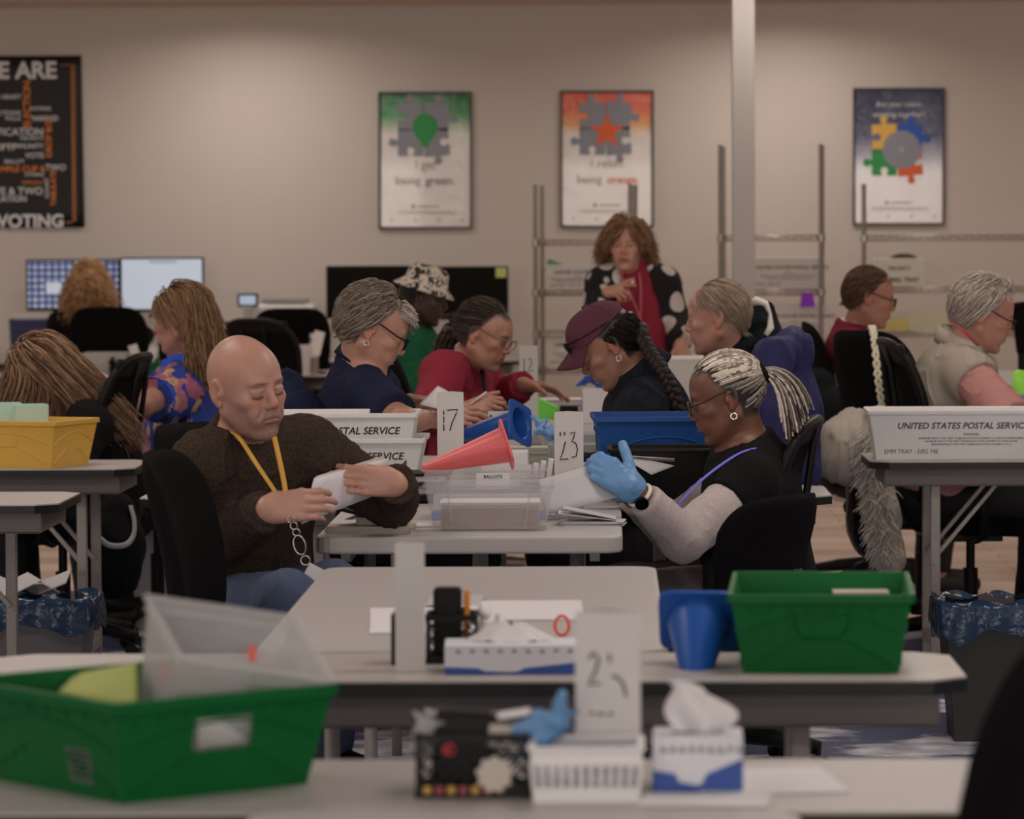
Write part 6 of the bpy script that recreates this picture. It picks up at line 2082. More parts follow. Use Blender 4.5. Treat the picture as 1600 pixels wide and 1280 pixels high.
# ================================================================== chairs (the backrest middle at a column, a depth, a facing)
def C_(label, px, Y, face, kind='mesh', arms=True, z1=1.03): return chair_at(label, px, Y, face, kind, arms, z1)
C_('empty black padded office chair left of the bald man and nearer', 272, 9.18, -8, 'foam', False, 1.0)
C_('black office chair the bald man sits on', 312, 10.12, -27, 'foam', False, 1.02)
C_('black mesh office chair of the woman bending low', 198, 14.16, 172, 'mesh', True, 1.07)
C_('black office chair with an armrest under the floral sleeve', 338, 14.92, 166, 'mesh', True, 1.02)
C_('black office chair behind the woman with blonde curls', 169, 22.93, 90, 'foam', True, 1.10)
C_('black chair with a rounded top left of the two bottles', 404, 21.15, 62, 'mesh', True, 1.05)
C_('black chair with a wide square back behind the two bottles', 455, 23.35, 96, 'foam', True, 1.08)
C_('black office chair of the woman in the navy polo', 462, 12.2, 4, 'mesh', False, 0.98)
C_('black padded chair leaning behind the woman in magenta', 628, 14.5, 2, 'foam', False, 1.09)
C_('black office chair of the older man, a coat over its back', 1192, 14.0, 174, 'foam', False, 1.10)
C_('black office chair under the royal blue jacket', 1222, 12.62, 178, 'foam', False, 0.97)
C_('black mesh office chair the gloved woman sits on', 1250, 11.06, 176, 'mesh', True, 0.975)
C_('low black padded chair in front of the gloved woman, empty', 1228, 9.92, 148, 'foam', False, 0.845)
C_('black padded chair with a braided strap over its back', 1366, 14.75, 38, 'foam', True, 1.14)
C_('black mesh office chair of the man in the fleece vest', 1412, 14.2, 5, 'mesh', True, 1.11)
C_('black office chair of the man in the burgundy vest', 1284, 16.72, 2, 'foam', False, 1.13)
C_('blurred black chair back cut by the lower right corner', 1606, 4.72, 166, 'foam', False, 1.04)

# ================================================================== wire racks
M_rack = mat('rack_chrome', (0.42, 0.39, 0.36), 0.32, metal=0.9)
def rack(label, x0, x1, Y, top, shelves, dep=0.45, turn=0.0, casters=True):
    """chrome wire shelving: four posts on casters, wire shelves with a zigzag rail"""
    t = thing('wire_rack', label, 'rack', ((x0 + x1) / 2, Y + dep / 2, 0), turn)
    w = (x1 - x0) / 2
    z0 = 0.15 if casters else 0.0
    for sx in (-1, 1):
        for sy in (-1, 1):
            po = obj('post', MB().cyl((sx * w, sy * dep / 2, z0), (sx * w, sy * dep / 2, top), 0.0135, n=12).cyl((sx * w, sy * dep / 2, top), (sx * w, sy * dep / 2, top + 0.008), 0.015, n=12), M_rack, t, smooth=False)
            if casters:
                q = MB().cyl((sx * w - 0.016, sy * dep / 2, 0.062), (sx * w + 0.016, sy * dep / 2, 0.062), 0.062, n=20)
                obj('wheel', q, mat('caster_grey', (0.14, 0.13, 0.12), 0.5), po)
                obj('fork', MB().box((sx * w - 0.022, sy * dep / 2, 0.095), (0.005, 0.03, 0.07)).box((sx * w + 0.022, sy * dep / 2, 0.095), (0.005, 0.03, 0.07)).cyl((sx * w, sy * dep / 2, 0.125), (sx * w, sy * dep / 2, 0.16), 0.022), M_rack, po)
    for z in shelves:
        s = MB()
        for sy in (-1, 1):
            y = sy * dep / 2
            for dz in (0, -0.026):
                s.cyl((-w, y, z + dz), (w, y, z + dz), 0.0042, n=6)
            n = max(6, int(w * 2 / 0.045))
            zig = [(-w + 2 * w * i / n, y, z - (0.026 if i % 2 else 0.0)) for i in range(n + 1)]
            s.tube(zig, 0.0026, 5)
        for sx in (-1, 1):
            for dz in (0, -0.026):
                s.cyl((sx * w, -dep / 2, z + dz), (sx * w, dep / 2, z + dz), 0.0042, n=6)
        m = max(8, int(w * 2 / 0.03))
        for i in range(m + 1):
            x = -w + 2 * w * i / m
            s.cyl((x, -dep / 2, z + 0.003), (x, dep / 2, z + 0.003), 0.0022, n=5)
        obj('wire_shelf', s, M_rack, t, smooth=True)
        col = MB()
        for sx in (-1, 1):
            for sy in (-1, 1):
                col.cyl((sx * w, sy * dep / 2, z - 0.032), (sx * w, sy * dep / 2, z + 0.006), 0.019, n=10)
        for sx in (-1, 1):
            for sy in (-1, 1):
                obj('collar', MB().cyl((sx * w, sy * dep / 2, z - 0.032), (sx * w, sy * dep / 2, z + 0.006), 0.019, n=10), M_rack, t)
    return t
def zat(py, Y): return CAM_H - (py - 370) * Y / _F
YA, YB, YC = 23.3, 23.75, 23.9
rack('chrome wire rack behind the standing woman', PX(841, YA, 1.2), PX(990, YA, 1.2), YA, zat(291, YA), [zat(376, YA), zat(455, YA), zat(520, YA), zat(578, YA)], turn=R_(-4))
rack('tall chrome wire rack behind the square column', PX(1130, YB, 1.2), PX(1287, YB, 1.2), YB, zat(231, YB), [zat(371, YB), zat(456, YB), zat(534, YB), zat(655, YB), zat(693, YB)], turn=R_(-4))
rack('wide chrome wire rack at the right under the navy poster', PX(1354, YC, 1.2), PX(1354, YC, 1.2) + 1.22, YC, zat(293, YC), [zat(372, YC), zat(453, YC), zat(522, YC), zat(640, YC)], turn=R_(-3.5))
def rack_tray(label, px, Y, zrow, L=0.5, h=0.13, text=True, rz=0.0):
    return mail_tray(label, (PX(px, Y, 1.2), Y + 0.22, zat(zrow, Y) + 0.006), rz, L=L, W=0.28, h=h, lines=text, endside=False)
rack_tray('white mail tray below the green folder on the rack behind the standing woman', 896, YA, 455, L=0.32, h=0.145)
rack_tray('white mail tray on the lowest shelf of the rack behind the standing woman', 900, YA, 578, L=0.36, h=0.20)
rack_tray('white mail tray on the shelf of the tall rack below its top', 1225, YB, 456, L=0.46, h=0.19)
rack_tray('shadowed white mail tray lower on the tall rack', 1235, YB, 534, L=0.46, h=0.20)
t = thing('folder', 'green folder poking out of a tray on the rack behind the standing woman', 'folder', P(866, 418, YA + 0.2))
obj('sheet', MB().box((0, 0, 0), (0.10, 0.012, 0.07), Matrix.Rotation(0.4, 3, 'Y')), flat_mat('folder_green', (44, 96, 62)), t)
t = thing('cardboard_carton', 'lettered pale carton on the shelf of the wide rack under the navy poster', 'box', (PX(1408, YC, 1.2), YC + 0.2, zat(453, YC) + 0.006))
obj('body', MB().box((0, 0, 0.085), (0.30, 0.26, 0.17)), mat('carton_pale', alb(158, 148, 134, 0.7), 0.8), t, bevel=0.004)
obj('lettering', MB().text('PRIORITY', (-0.07, -0.13, 0.10), (1, 0, 0), (0, 0, 1), 0.022, 0.02), M_ink, t)
obj('lettering', MB().text('MAIL TRAY', (-0.07, -0.13, 0.03), (1, 0, 0), (0, 0, 1), 0.026, 0.03), M_ink, t)
obj('dark_top', MB().ball((0.03, 0, 0.165), (0.085, 0.08, 0.035), 16), mat('olive_cloth', (0.04, 0.04, 0.02), 0.9), t, smooth=True)
t = thing('purple_box', 'small purple box hanging on the tall rack', 'box', P(1261, 468, YB - 0.02))
obj('body', MB().prism([(-0.042, -0.045), (0.046, -0.045), (0.034, 0.042), (-0.030, 0.042)], -0.03, 0.03, Matrix(((1, 0, 0, 0), (0, 0, -1, 0), (0, 1, 0, 0), (0, 0, 0, 1)))), flat_mat('purple', (96, 22, 128)), t)
t = thing('paper_tray', 'pale yellow box of envelopes on the wide rack at the right', 'box', (PX(1396, YC, 1.0), YC + 0.2, zat(522, YC) + 0.006))
obj('body', shell(MB(), 0.19, 0.2, 0.22, 0.24, 0.08), mat('cream_card', alb(196, 176, 110, 0.8), 0.7), t)
obj('contents', MB().box((0, 0, 0.075), (0.18, 0.19, 0.06)), M_paper, t)
t = thing('storage_bin', 'long pale bin behind the man in the fleece vest', 'bin', (PX(1470, YC, 1.0), YC + 0.22, zat(522, YC) + 0.006))
obj('body', shell(MB(), 0.36, 0.26, 0.40, 0.30, 0.10), mat('pale_bin', alb(170, 162, 132, 0.8), 0.7), t)

# ================================================================== monitors and desk things along the back wall
def screen_mat(name, kind):
    m = bpy.data.materials.new(name)
    m.use_nodes = True
    nt = m.node_tree
    N, L = nt.nodes, nt.links
    b = N['Principled BSDF']
    b.inputs['Base Color'].default_value = (0.01, 0.01, 0.01, 1)
    b.inputs['Roughness'].default_value = 0.3
    if kind == 'white':
        b.inputs['Emission Color'].default_value = (0.72, 0.76, 0.86, 1)
        b.inputs['Emission Strength'].default_value = 0.62
        return m
    tc = N.new('ShaderNodeTexCoord')
    br = N.new('ShaderNodeTexBrick')
    br.offset = 0.0
    br.inputs['Scale'].default_value = 1.0
    br.inputs['Brick Width'].default_value = 0.042
    br.inputs['Row Height'].default_value = 0.040
    br.inputs['Mortar Size'].default_value = 0.008
    br.inputs['Color1'].default_value = (0.62, 0.66, 0.80, 1)
    br.inputs['Color2'].default_value = (0.40, 0.46, 0.66, 1)
    br.inputs['Mortar'].default_value = (0.03, 0.05, 0.20, 1)
    mp = N.new('ShaderNodeMapping')
    mp.inputs['Rotation'].default_value = (R_(90), 0, 0)
    L.new(tc.outputs['Object'], mp.inputs[0])
    L.new(mp.outputs[0], br.inputs['Vector'])
    L.new(br.outputs['Color'], b.inputs['Emission Color'])
    b.inputs['Emission Strength'].default_value = 0.55
    return m
def monitor(label, px0, py0, px1, py1, Y, smat, marks=(), stand=True):
    a, b_ = P(px0, py1, Y), P(px1, py0, Y)
    w, h = b_.x - a.x, b_.z - a.z
    c = (a + b_) / 2
    zt = Z
    t = thing('computer_monitor', label, 'monitor', (c.x, Y, zt))
    zc = c.z - zt
    obj('housing', MB().box((0, 0.018, zc), (w, 0.034, h)), M_blackplastic, t, bevel=0.005)
    obj('screen', MB().box((0, -0.0005, zc + 0.004), (w - 0.022, 0.003, h - 0.030)), smat, t)
    obj('stand', MB().bar((0, 0.05, 0.01), (0, 0.05, zc), 0.06, 0.02).prism(rounded_rect(0.24, 0.18, 0.05), 0.0, 0.012), M_blackplastic, t)
    for nm, m, x, y, ww, hh in marks:
        obj(nm, MB().box((-w / 2 + (x - px0) / (px1 - px0) * w, -0.003, zc + h / 2 - (y - py0) / (py1 - py0) * h), (ww, 0.001, hh)), m, t)
    return t
M_note = mat('sticky_note', alb(206, 206, 120, 0.75), 0.8)
M_dim = mat('screen_off', (0.009, 0.0075, 0.007), 0.5, spec=0.08)
monitor('monitor showing a grid of blue and white icons beside the blonde woman', 41, 405, 187, 486, 24.35, screen_mat('screen_icons', 'grid'), [('window_area', mat('screen_patch', emit=((0.75, 0.78, 0.86), 0.6), col=(0.01, 0.01, 0.01)), 84, 450, 0.09, 0.07)])
monitor('monitor with a bright white page at the back wall', 188, 402, 318, 488, 24.35, screen_mat('screen_white', 'white'), [('title_bar', mat('screen_bar', emit=((0.35, 0.40, 0.55), 0.6), col=(0.01, 0.01, 0.01)), 255, 409, 0.17, 0.012)])
monitor('dark switched off monitor left of the bucket hat', 510, 415, 668, 498, 24.3, M_dim)
monitor('dark switched off monitor with yellow notes right of the bucket hat', 672, 416, 794, 500, 24.25, M_dim, [('note', mat('sticky_note_pale', alb(214, 200, 170, 0.75), 0.8), 684, 425, 0.045, 0.045), ('note', M_note, 783, 426, 0.065, 0.060)])
a = P(387, 469, 24.2)
t = thing('desk_phone_display', 'small lit display unit on the back desk', 'display', (a.x, 24.2, Z))
zc = a.z - Z
obj('housing', MB().box((0, 0.01, zc), (0.125, 0.03, 0.08)), M_blackplastic, t, bevel=0.006)
obj('screen', MB().box((0, -0.006, zc), (0.098, 0.002, 0.055)), mat('screen_blue_white', emit=((0.60, 0.68, 0.86), 0.6), col=(0.01, 0.01, 0.01)), t)
obj('stand', MB().box((0, 0.02, zc / 2), (0.05, 0.05, zc)), M_env, t)
a = P(440, 484, 24.3)
t = thing('printer', 'white printer with a grey lid slot on the back desk', 'printer', (a.x, 24.4, Z))
obj('body', MB().box((0, 0, (a.z - Z + 0.03) / 2), (0.40, 0.34, a.z - Z + 0.03)), mat('printer_white', alb(178, 168, 158, 0.7), 0.5), t, bevel=0.02)
obj('lid', MB().box((0.02, 0.0, a.z - Z + 0.055), (0.26, 0.3, 0.03)), mat('printer_grey', alb(110, 102, 96, 0.7), 0.5), t, bevel=0.006)
a = P(52, 520, 23.9)
t = thing('plastic_crate', 'dark blue slotted crate with papers on the back desk', 'crate', (a.x, 24.35, Z))
top = P(52, 500, 23.95).z - Z
obj('body', shell(MB(), 0.36, 0.3, 0.38, 0.32, top, 0.006), mat('crate_navy', alb(34, 36, 62, 0.7), 0.5), t)
sl = MB()
for k in range(9):
    for r_ in range(3):
        sl.box((-0.15 + k * 0.037, -0.157, top - 0.035 - r_ * 0.04), (0.022, 0.006, 0.010))
obj('slot_pattern', sl, mat('crate_dark', (0.004, 0.004, 0.008), 0.6), t)
obj('papers', MB().box((0, 0, top + 0.005), (0.34, 0.27, 0.04)), M_paper, t)
# things on the work table in front of the back desk
def bottle(label, px, Y, h=0.20):
    t = thing('water_bottle', label, 'bottle', (PX(px, Y, 0.85), Y, Z))
    obj('bottle_body', MB().lathe([(0.028, 0), (0.031, 0.01), (0.031, h * 0.55), (0.028, h * 0.68), (0.012, h * 0.88), (0.012, h * 0.90)], n=18, cap=False), mat('clear_bottle', (0.75, 0.75, 0.78), 0.1, clear=0.55), t, smooth=True)
    obj('cap', MB().cyl((0, 0, h * 0.88), (0, 0, h), 0.0165), mat('bottle_cap', alb(196, 186, 178, 0.8), 0.5), t, bevel=0.002)
bottle('clear water bottle with a white cap above the red tub', 444, 22.0, 0.23)
bottle('clear water bottle right of the other bottle, papers leaning on it', 489, 22.05, 0.22)
t = thing('paper_box', 'white box of papers between the two water bottles', 'box', (PX(462, 21.75, 0.8), 21.72, Z))
obj('body', shell(MB(), 0.15, 0.10, 0.17, 0.12, 0.165), M_paper, t)
one_sheet('paper', 'crumpled white sheet leaning by the right water bottle', 'paper', (P(480, 560, 21.68), P(500, 556, 21.72), P(508, 520, 21.9), P(492, 516, 21.9)), M_paper, 0.002)
t = thing('paper_trays', 'pale plastic box of mail on the back work table', 'box', (PX(162, 21.7, 0.8), 21.85, Z))
obj('body', shell(MB(), 0.21, 0.2, 0.245, 0.24, 0.125), mat('pale_clear_plastic', (0.62, 0.60, 0.57), 0.35, clear=0.25), t)
obj('mail', MB().box((0, 0, 0.045), (0.17, 0.16, 0.075)), M_env, t)
t = thing('desk_phone', 'black desk phone on the back work table', 'phone', (PX(181, 21.62, 0.75), 21.72, Z))
obj('base', MB().box((0, 0, 0.04), (0.085, 0.12, 0.06), Matrix.Rotation(0.35, 3, 'X')), M_blackplastic, t, bevel=0.006)
obj('handset', MB().tube([(-0.03, -0.06, 0.075), (-0.03, 0.0, 0.09), (-0.03, 0.06, 0.105)], [0.016, 0.011, 0.016], 8), M_blackplastic, t, smooth=True)
mail_tub('small green tub with upright white papers on the back work table', (PX(219, 21.7, 0.75), 21.8, Z), 0, 0.16, 0.16, 0.185, 0.19, 0.075, M_green, cut=(), rivets=False)
t = thing('paper', 'upright white papers standing in the small green tub', 'papers', (PX(222, 21.75, 0.8), 21.8, Z + 0.006))
obj('sheet', MB().box((-0.035, 0, 0.085), (0.05, 0.004, 0.16), Matrix.Rotation(-0.3, 3, 'Y')), M_paper, t)
obj('sheet', MB().box((0.035, 0.02, 0.08), (0.05, 0.004, 0.15), Matrix.Rotation(0.35, 3, 'Y')), M_paper, t)
for i, (px, yy, w_) in enumerate(((110, 21.8, 0.2), (240, 22.05, 0.16), (512, 21.9, 0.08))):
    envelope_stack(('loose white mail on the back work table near the pale box', 'loose white mail on the back work table near the small green tub', 'loose white mail at the right end of the back work table')[i], (PX(px, yy, Z), yy, Z), 0.2 * i, w_, 0.14, 14, M_paper, seed=20 + i, jitter=0.012)

# ================================================================== trash bins, coats, bags, floor clutter
M_liner = mat('blue_bag_liner', (0.018, 0.055, 0.12), 0.16, bump=(45, 1.0), clear=0.2)
M_bin = mat('grey_bin', alb(66, 58, 56, 0.7), 0.5)
def bin_(label, x, y, w, d, h, M_):
    t = thing('waste_bin', label, 'waste bin', (x, y, 0))
    obj('body', shell(MB(), w * 0.82, d * 0.82, w, d, h, 0.005), M_, t, bevel=0.004)
    rnd = np.random.default_rng(int(abs(x * 100)))
    def lf(u, v):
        a = u * 4
        k = int(a) % 4
        f = a - int(a)
        c = [(-1, -1), (1, -1), (1, 1), (-1, 1), (-1, -1)]
        px_, py_ = c[k][0] + (c[k + 1][0] - c[k][0]) * f, c[k][1] + (c[k + 1][1] - c[k][1]) * f
        drop = [(-0.012, 0.02), (0.010, 0.03), (0.016, 0.012), (0.020, -0.03), (0.018, -0.07 - 0.02 * math.sin(u * 40))]
        i = min(4, int(v * 4.001))
        o, z = drop[i]
        o += 0.006 * math.sin(u * 97 + i)
        z += 0.008 * math.sin(u * 71 + 2 * i)
        return Vector((px_ * (w / 2 + o), py_ * (d / 2 + o), h + z))
    obj('bag_liner', MB().grid(lf, 96, 5, closed=True), M_liner, t, smooth=True)
    return t
bin_('grey waste bin with a blue liner under the left folding table', PX(48, 12.35, 0.2), 12.45, 0.36, 0.26, 0.345, M_bin)
bin_('dark waste bin with a shiny blue liner at the right behind the green tub', PX(1552, 11.9, 0.2), 11.8, 0.33, 0.30, 0.385, mat('dark_bin', (0.02, 0.019, 0.02), 0.5))
# draped coats
def drape(name, label, cat, secs, m, res=0.008, amp=0.012, sc_=11, fine=0.0, seed=0.0, extra=None):
    """a soft mass of cloth: secs are (point, radius) lists melted together"""
    S = SDF()
    pts = [p for ch in secs for p, _ in ch]
    for ch in secs:
        for (a, ra), (b_, rb) in zip(ch, ch[1:]):
            S.cone(npv(a), npv(b_), ra, rb, k=0.05)
    if extra: extra(S)
    zmin = min(p[2] for p in pts)
    c = sum((Vector(p) for p in pts), Vector()) / len(pts)
    t = thing(name, label, cat, (c.x, c.y, zmin))
    melt('cloth', S, res, m, t, disp=folds(amp, sc_, (1.3, 1.3, 0.35), seed=seed, fine=fine))
    return t
M_royalj = mat('royal_blue_shell', (0.034, 0.032, 0.12), 0.6, spec=0.2, bump=(120, 0.3))
drape('jacket', 'royal blue jacket draped over a chair back behind the gloved woman', 'jacket',
      [[(P(1208, 555, 12.5), 0.05), (P(1203, 640, 12.42), 0.075), (P(1196, 720, 12.40), 0.08)], [(P(1238, 548, 12.62), 0.05), (P(1240, 640, 12.6), 0.085), (P(1242, 735, 12.6), 0.085)],
       [(P(1208, 555, 12.5), 0.05), (P(1238, 548, 12.62), 0.05), (P(1236, 550, 12.82), 0.045)]], M_royalj, amp=0.014)
drape('jacket', 'dark navy jacket hanging on a chair behind the bald man', 'jacket', [[(P(452, 600, 12.1), 0.05), (P(458, 650, 12.05), 0.08), (P(462, 720, 12.05), 0.08)], [(P(446, 596, 12.3), 0.04), (P(455, 640, 12.35), 0.07)]], M_navy, amp=0.012, seed=3)
drape('coat', 'black coat with pale lining hung over the chair behind the older man', 'coat', [[(P(1186, 492, 13.95), 0.05), (P(1188, 540, 13.92), 0.075), (P(1192, 620, 13.92), 0.08)], [(P(1178, 500, 14.1), 0.04), (P(1180, 560, 14.12), 0.06)]], M_blackj, amp=0.012, seed=5)
q = MB().tube([P(1170, 476, 13.86), P(1182, 470, 13.84), P(1196, 474, 13.85), P(1203, 490, 13.86), P(1204, 512, 13.86), P(1196, 524, 13.85)], [0.010, 0.016, 0.012, 0.006, 0.014, 0.010], 8)
t = thing('scarf', 'pale rolled lining edge on the black coat behind the older man', 'scarf', (P(1196, 500, 13.85).x, 13.85, P(1196, 524, 13.85).z))
obj('cloth', q, cloth('cream_lining', (186, 172, 156), 0.8), t, smooth=True, world=True)
drape('coat', 'black coat and bag bundled on the chair of the man in the burgundy vest', 'coat', [[(P(1278, 600, 16.25), 0.06), (P(1290, 650, 16.22), 0.09), (P(1300, 705, 16.22), 0.10)], [(P(1318, 640, 16.2), 0.07), (P(1318, 700, 16.2), 0.09)]], M_blackj, amp=0.014, seed=15)
# white fluffy coat with fur trim hanging by the chair at the right
M_fur = mat('cream_fur', (0.66, 0.60, 0.53), 0.95, bump=(200, 0.6), sheen=0.3)
coat = drape('fur_coat', 'cream coat with shaggy fur trim hanging from the strapped chair', 'coat',
             [[(P(1334, 660, 14.15), 0.05), (P(1322, 690, 14.10), 0.08), (P(1318, 720, 14.08), 0.07), (P(1330, 738, 14.06), 0.05)], [(P(1345, 665, 14.18), 0.04), (P(1340, 700, 14.12), 0.06)],
              [(P(1372, 655, 14.05), 0.045), (P(1368, 720, 13.98), 0.055), (P(1378, 800, 13.95), 0.055), (P(1388, 870, 13.95), 0.06)]], mat('cream_suede', (0.56, 0.50, 0.43), 0.92, spec=0.1, bump=(300, 0.3)), amp=0.016, sc_=15, seed=9)
rnd = np.random.default_rng(77)
spine = np.array(catmull([P(1356, 680, 13.92), P(1362, 730, 13.90), P(1372, 800, 13.88), P(1382, 868, 13.88)], 12))
n = 2600
idx = rnd.integers(0, len(spine), n)
root = spine[idx] + rnd.normal(size=(n, 3)) * np.array([0.017, 0.016, 0.012])
dirn = np.stack([np.where(rnd.random(n) < 0.75, -1.0, 1.0) * rnd.uniform(0.2, 1.0, n), rnd.uniform(-0.7, 0.2, n), rnd.uniform(-1.1, -0.1, n)], 1)
dirn /= np.linalg.norm(dirn, axis=1)[:, None]
pth = root[:, None, :] + dirn[:, None, :] * np.linspace(0, 1, 5)[None, :, None] * rnd.uniform(0.025, 0.055, n)[:, None, None]
pth[:, :, 2] -= (np.linspace(0, 1, 5) ** 2 * 0.012)[None, :]
fo = mesh_obj('fur_trim', strands_mesh('fur_trim', pth, np.full((n, 5), 0.0019) * np.array([1, 1, 0.9, 0.7, 0.3]), 3, np.array([(0.78, 0.72, 0.64), (0.66, 0.60, 0.52), (0.82, 0.77, 0.70)])[rnd.integers(0, 3, n)]), M_hair, coat, world=True)
fo['kind'] = 'stuff'
# black shoulder bag hanging from the strap, braided pale strap over the chair back
t = thing('shoulder_bag', 'black shoulder bag hanging on a pale braided strap from the chair back', 'bag', (P(1352, 840, 14.2).x, 14.2, 0.12))
S = SDF()
S.ell(npv(P(1350, 800, 14.25)), (0.065, 0.10, 0.16), k=0)
S.ell(npv(P(1352, 745, 14.25)), (0.055, 0.08, 0.10), k=0.05)
melt('bag_body', S, 0.008, mat('black_leather', (0.008, 0.0075, 0.0075), 0.4, bump=(150, 0.2)), t, disp=folds(0.006, 14))
sp_ = catmull([P(1362, 513, 14.75), P(1363, 512, 14.62), P(1367, 535, 14.55), P(1372, 590, 14.45), P(1378, 640, 14.35), P(1372, 700, 14.3)], 10)
st = MB()
for j in range(2):
    st.tube([Vector(v) + Vector((0.010 * math.sin(i * 1.25 + j * math.pi), 0, 0)) for i, v in enumerate(sp_)], 0.0075, 6)
obj('strap', st, mat('woven_strap', alb(176, 160, 136, 0.8), 0.8, wave=(60, 0.6, 'Z')), t, smooth=True, world=True)
# bags under the left tables and papers on the low shelf
drape('backpack', 'black backpack with grey piping under the left folding table', 'backpack', [[(P(180, 800, 13.64), 0.07), (P(180, 850, 13.64), 0.095), (P(180, 895, 13.64), 0.09)], [(P(158, 830, 13.62), 0.07), (P(160, 880, 13.62), 0.085)]], mat('black_nylon', (0.0045, 0.0045, 0.005), 0.7, spec=0.15), amp=0.008, seed=12)
q = MB().tube([Vector(v) for v in catmull([P(152, 838, 13.53), P(170, 852, 13.53), P(195, 852, 13.53), P(208, 838, 13.56), P(210, 815, 13.58), P(204, 790, 13.60)], 6)], 0.010, 6, flat=0.4)
t = thing('bag_strap', 'grey curved strap on the black backpack under the left table', 'strap', (P(185, 852, 13.53).x, 13.53, P(185, 852, 13.53).z))
obj('webbing', q, mat('grey_webbing', alb(110, 102, 98, 0.7), 0.7), t, smooth=True, world=True)
t = thing('paper_bag', 'pale paper bag standing on the floor behind the empty left chair', 'bag', (PX(243, 15.2, 0.3), 15.2, 0))
obj('body', shell(MB(), 0.15, 0.10, 0.17, 0.12, 0.42, 0.003), M_env, t)
t = thing('paper_bundle', 'crumpled pale papers in the bin under the left folding table', 'papers', (PX(45, 12.4, 0.4), 12.45, 0.33))
for i in range(4):
    obj('sheet', MB().box((-0.08 + 0.05 * i, 0.01 * i, 0.06 + 0.02 * (i % 2)), (0.09, 0.10, 0.004), Euler((0.5 - 0.3 * i, 0.4 * (-1) ** i, 0.5 * i)).to_matrix()), M_env, t)
# ================================================================== things on the tables
M_clear = mat('clear_polypropylene', (0.80, 0.79, 0.80), 0.22, clear=0.80)
M_clear2 = mat('clear_tub_frosted', (0.78, 0.77, 0.76), 0.30, clear=0.60)
def clear_box(label, loc, rz, bw, bd, tw, td, h, M_=None, rot=None, label_card=True):
    t = thing('clear_plastic_box', label, 'box', loc, rz)
    if rot is not None: t.rotation_euler = rot
    obj('body', shell(MB(), bw, bd, tw, td, h, 0.0025), M_ or M_clear, t)
    q = MB()
    for k, (ww, zz) in enumerate(((0.010, h), (0.004, h - 0.016))):
        a, b_ = tw / 2 + ww / 2 - 0.002, td / 2 + ww / 2 - 0.002
        for p, r in (((-a, -b_), (a, -b_)), ((a, -b_), (a, b_)), ((a, b_), (-a, b_)), ((-a, b_), (-a, -b_))):
            q.bar((*p, zz), (*r, zz), ww, 0.004)
    obj('rim', q, M_ or M_clear, t)
    rb = MB()
    for s in (-1, 1):
        rb.bar((s * bw * 0.32, -bd / 2 - 0.001, 0.005), (s * tw * 0.32, -td / 2 - 0.001, h - 0.02), 0.006, 0.003)
    for r_ in (-1, 1): obj('rib', MB().bar((r_ * bw * 0.32, -bd / 2 - 0.001, 0.005), (r_ * tw * 0.32, -td / 2 - 0.001, h - 0.02), 0.006, 0.003), M_ or M_clear, t)
    return t
zt = 0.745
xa = PX(765, 10.1, 0.8)
clear_box('clear plastic box holding a pile of envelopes at the front of the main table', (xa, 10.16, zt), 0, 0.285, 0.20, 0.322, 0.25, 0.115)
envelope_stack('pile of pinkish brown envelopes inside the front clear box', (xa, 10.16, zt + 0.004), 0, 0.245, 0.165, 42, mat('envelope_pinkish', (0.50, 0.36, 0.34), 0.85), seed=3, jitter=0.003)
envelope_stack('white sheets lying on the pile inside the front clear box', (xa, 10.17, zt + 0.063), 0.03, 0.25, 0.16, 6, M_paper, seed=4)
t = thing('box_riser', 'low stack of white and blue trays under the rear clear box', 'box', (PX(765, 10.55, 0.78), 10.56, zt))
obj('lower_tray', MB().box((0, 0, 0.012), (0.30, 0.22, 0.024)), mat('tray_blue', alb(40, 84, 160, 0.8), 0.5), t, bevel=0.004)
obj('upper_box', MB().box((0, 0, 0.046), (0.29, 0.21, 0.044)), M_paper, t, bevel=0.003)
xb = PX(758, 10.55, 0.85)
clear_box('shallow clear box with a white label under the pink cone', (xb, 10.55, zt + 0.070), 0, 0.295, 0.20, 0.315, 0.23, 0.062)
t = thing('label_card', 'white printed label on the front of the shallow clear box', 'label', (PX(770, 10.41, 0.85), 10.43, zt + 0.083))
obj('card', MB().box((0, 0, 0.022), (0.088, 0.0012, 0.042)), M_paper, t)
obj('lettering', MB().text('BALLOTS', (0, -0.001, 0.029), (1, 0, 0), (0, 0, 1), 0.0085, 0.02, 0, 'CENTER'), M_ink, t)
# envelopes in front of the bald man
envelope_stack('low stack of envelopes at the front left corner of the main table', (PX(578, 10.02, zt), 10.04, zt), -0.05, 0.215, 0.14, 14, M_paper2, seed=5)
envelope_stack('thick bundle of folded ballots lying on the low stack of envelopes', (PX(590, 10.02, zt), 10.06, zt + 0.0205), 0.04, 0.110, 0.12, 14, mat('bundle_grey_green', alb(132, 128, 106, 0.85), 0.8), seed=6, jitter=0.002)
envelope_stack('loose envelopes right of the low stack at the front of the main table', (PX(640, 10.12, zt), 10.14, zt), 0.15, 0.15, 0.11, 9, M_paper, seed=7)
one_sheet('paper', 'sheet standing askew on the folded bundle by the sleeve of the bald man', 'paper', (P(538, 812, 10.0), P(553, 812, 10.12), P(616, 782, 10.14), P(610, 781, 10.02)), M_paper, 0.0012)
t = thing('tablet', 'flat black tablet lying under the hands of the bald man', 'tablet', P(540, 796, 10.03))
obj('body', MB().box((0, 0, 0), (0.10, 0.10, 0.008), Matrix.Rotation(0.25, 3, 'Y')), M_blackplastic, t, bevel=0.002)
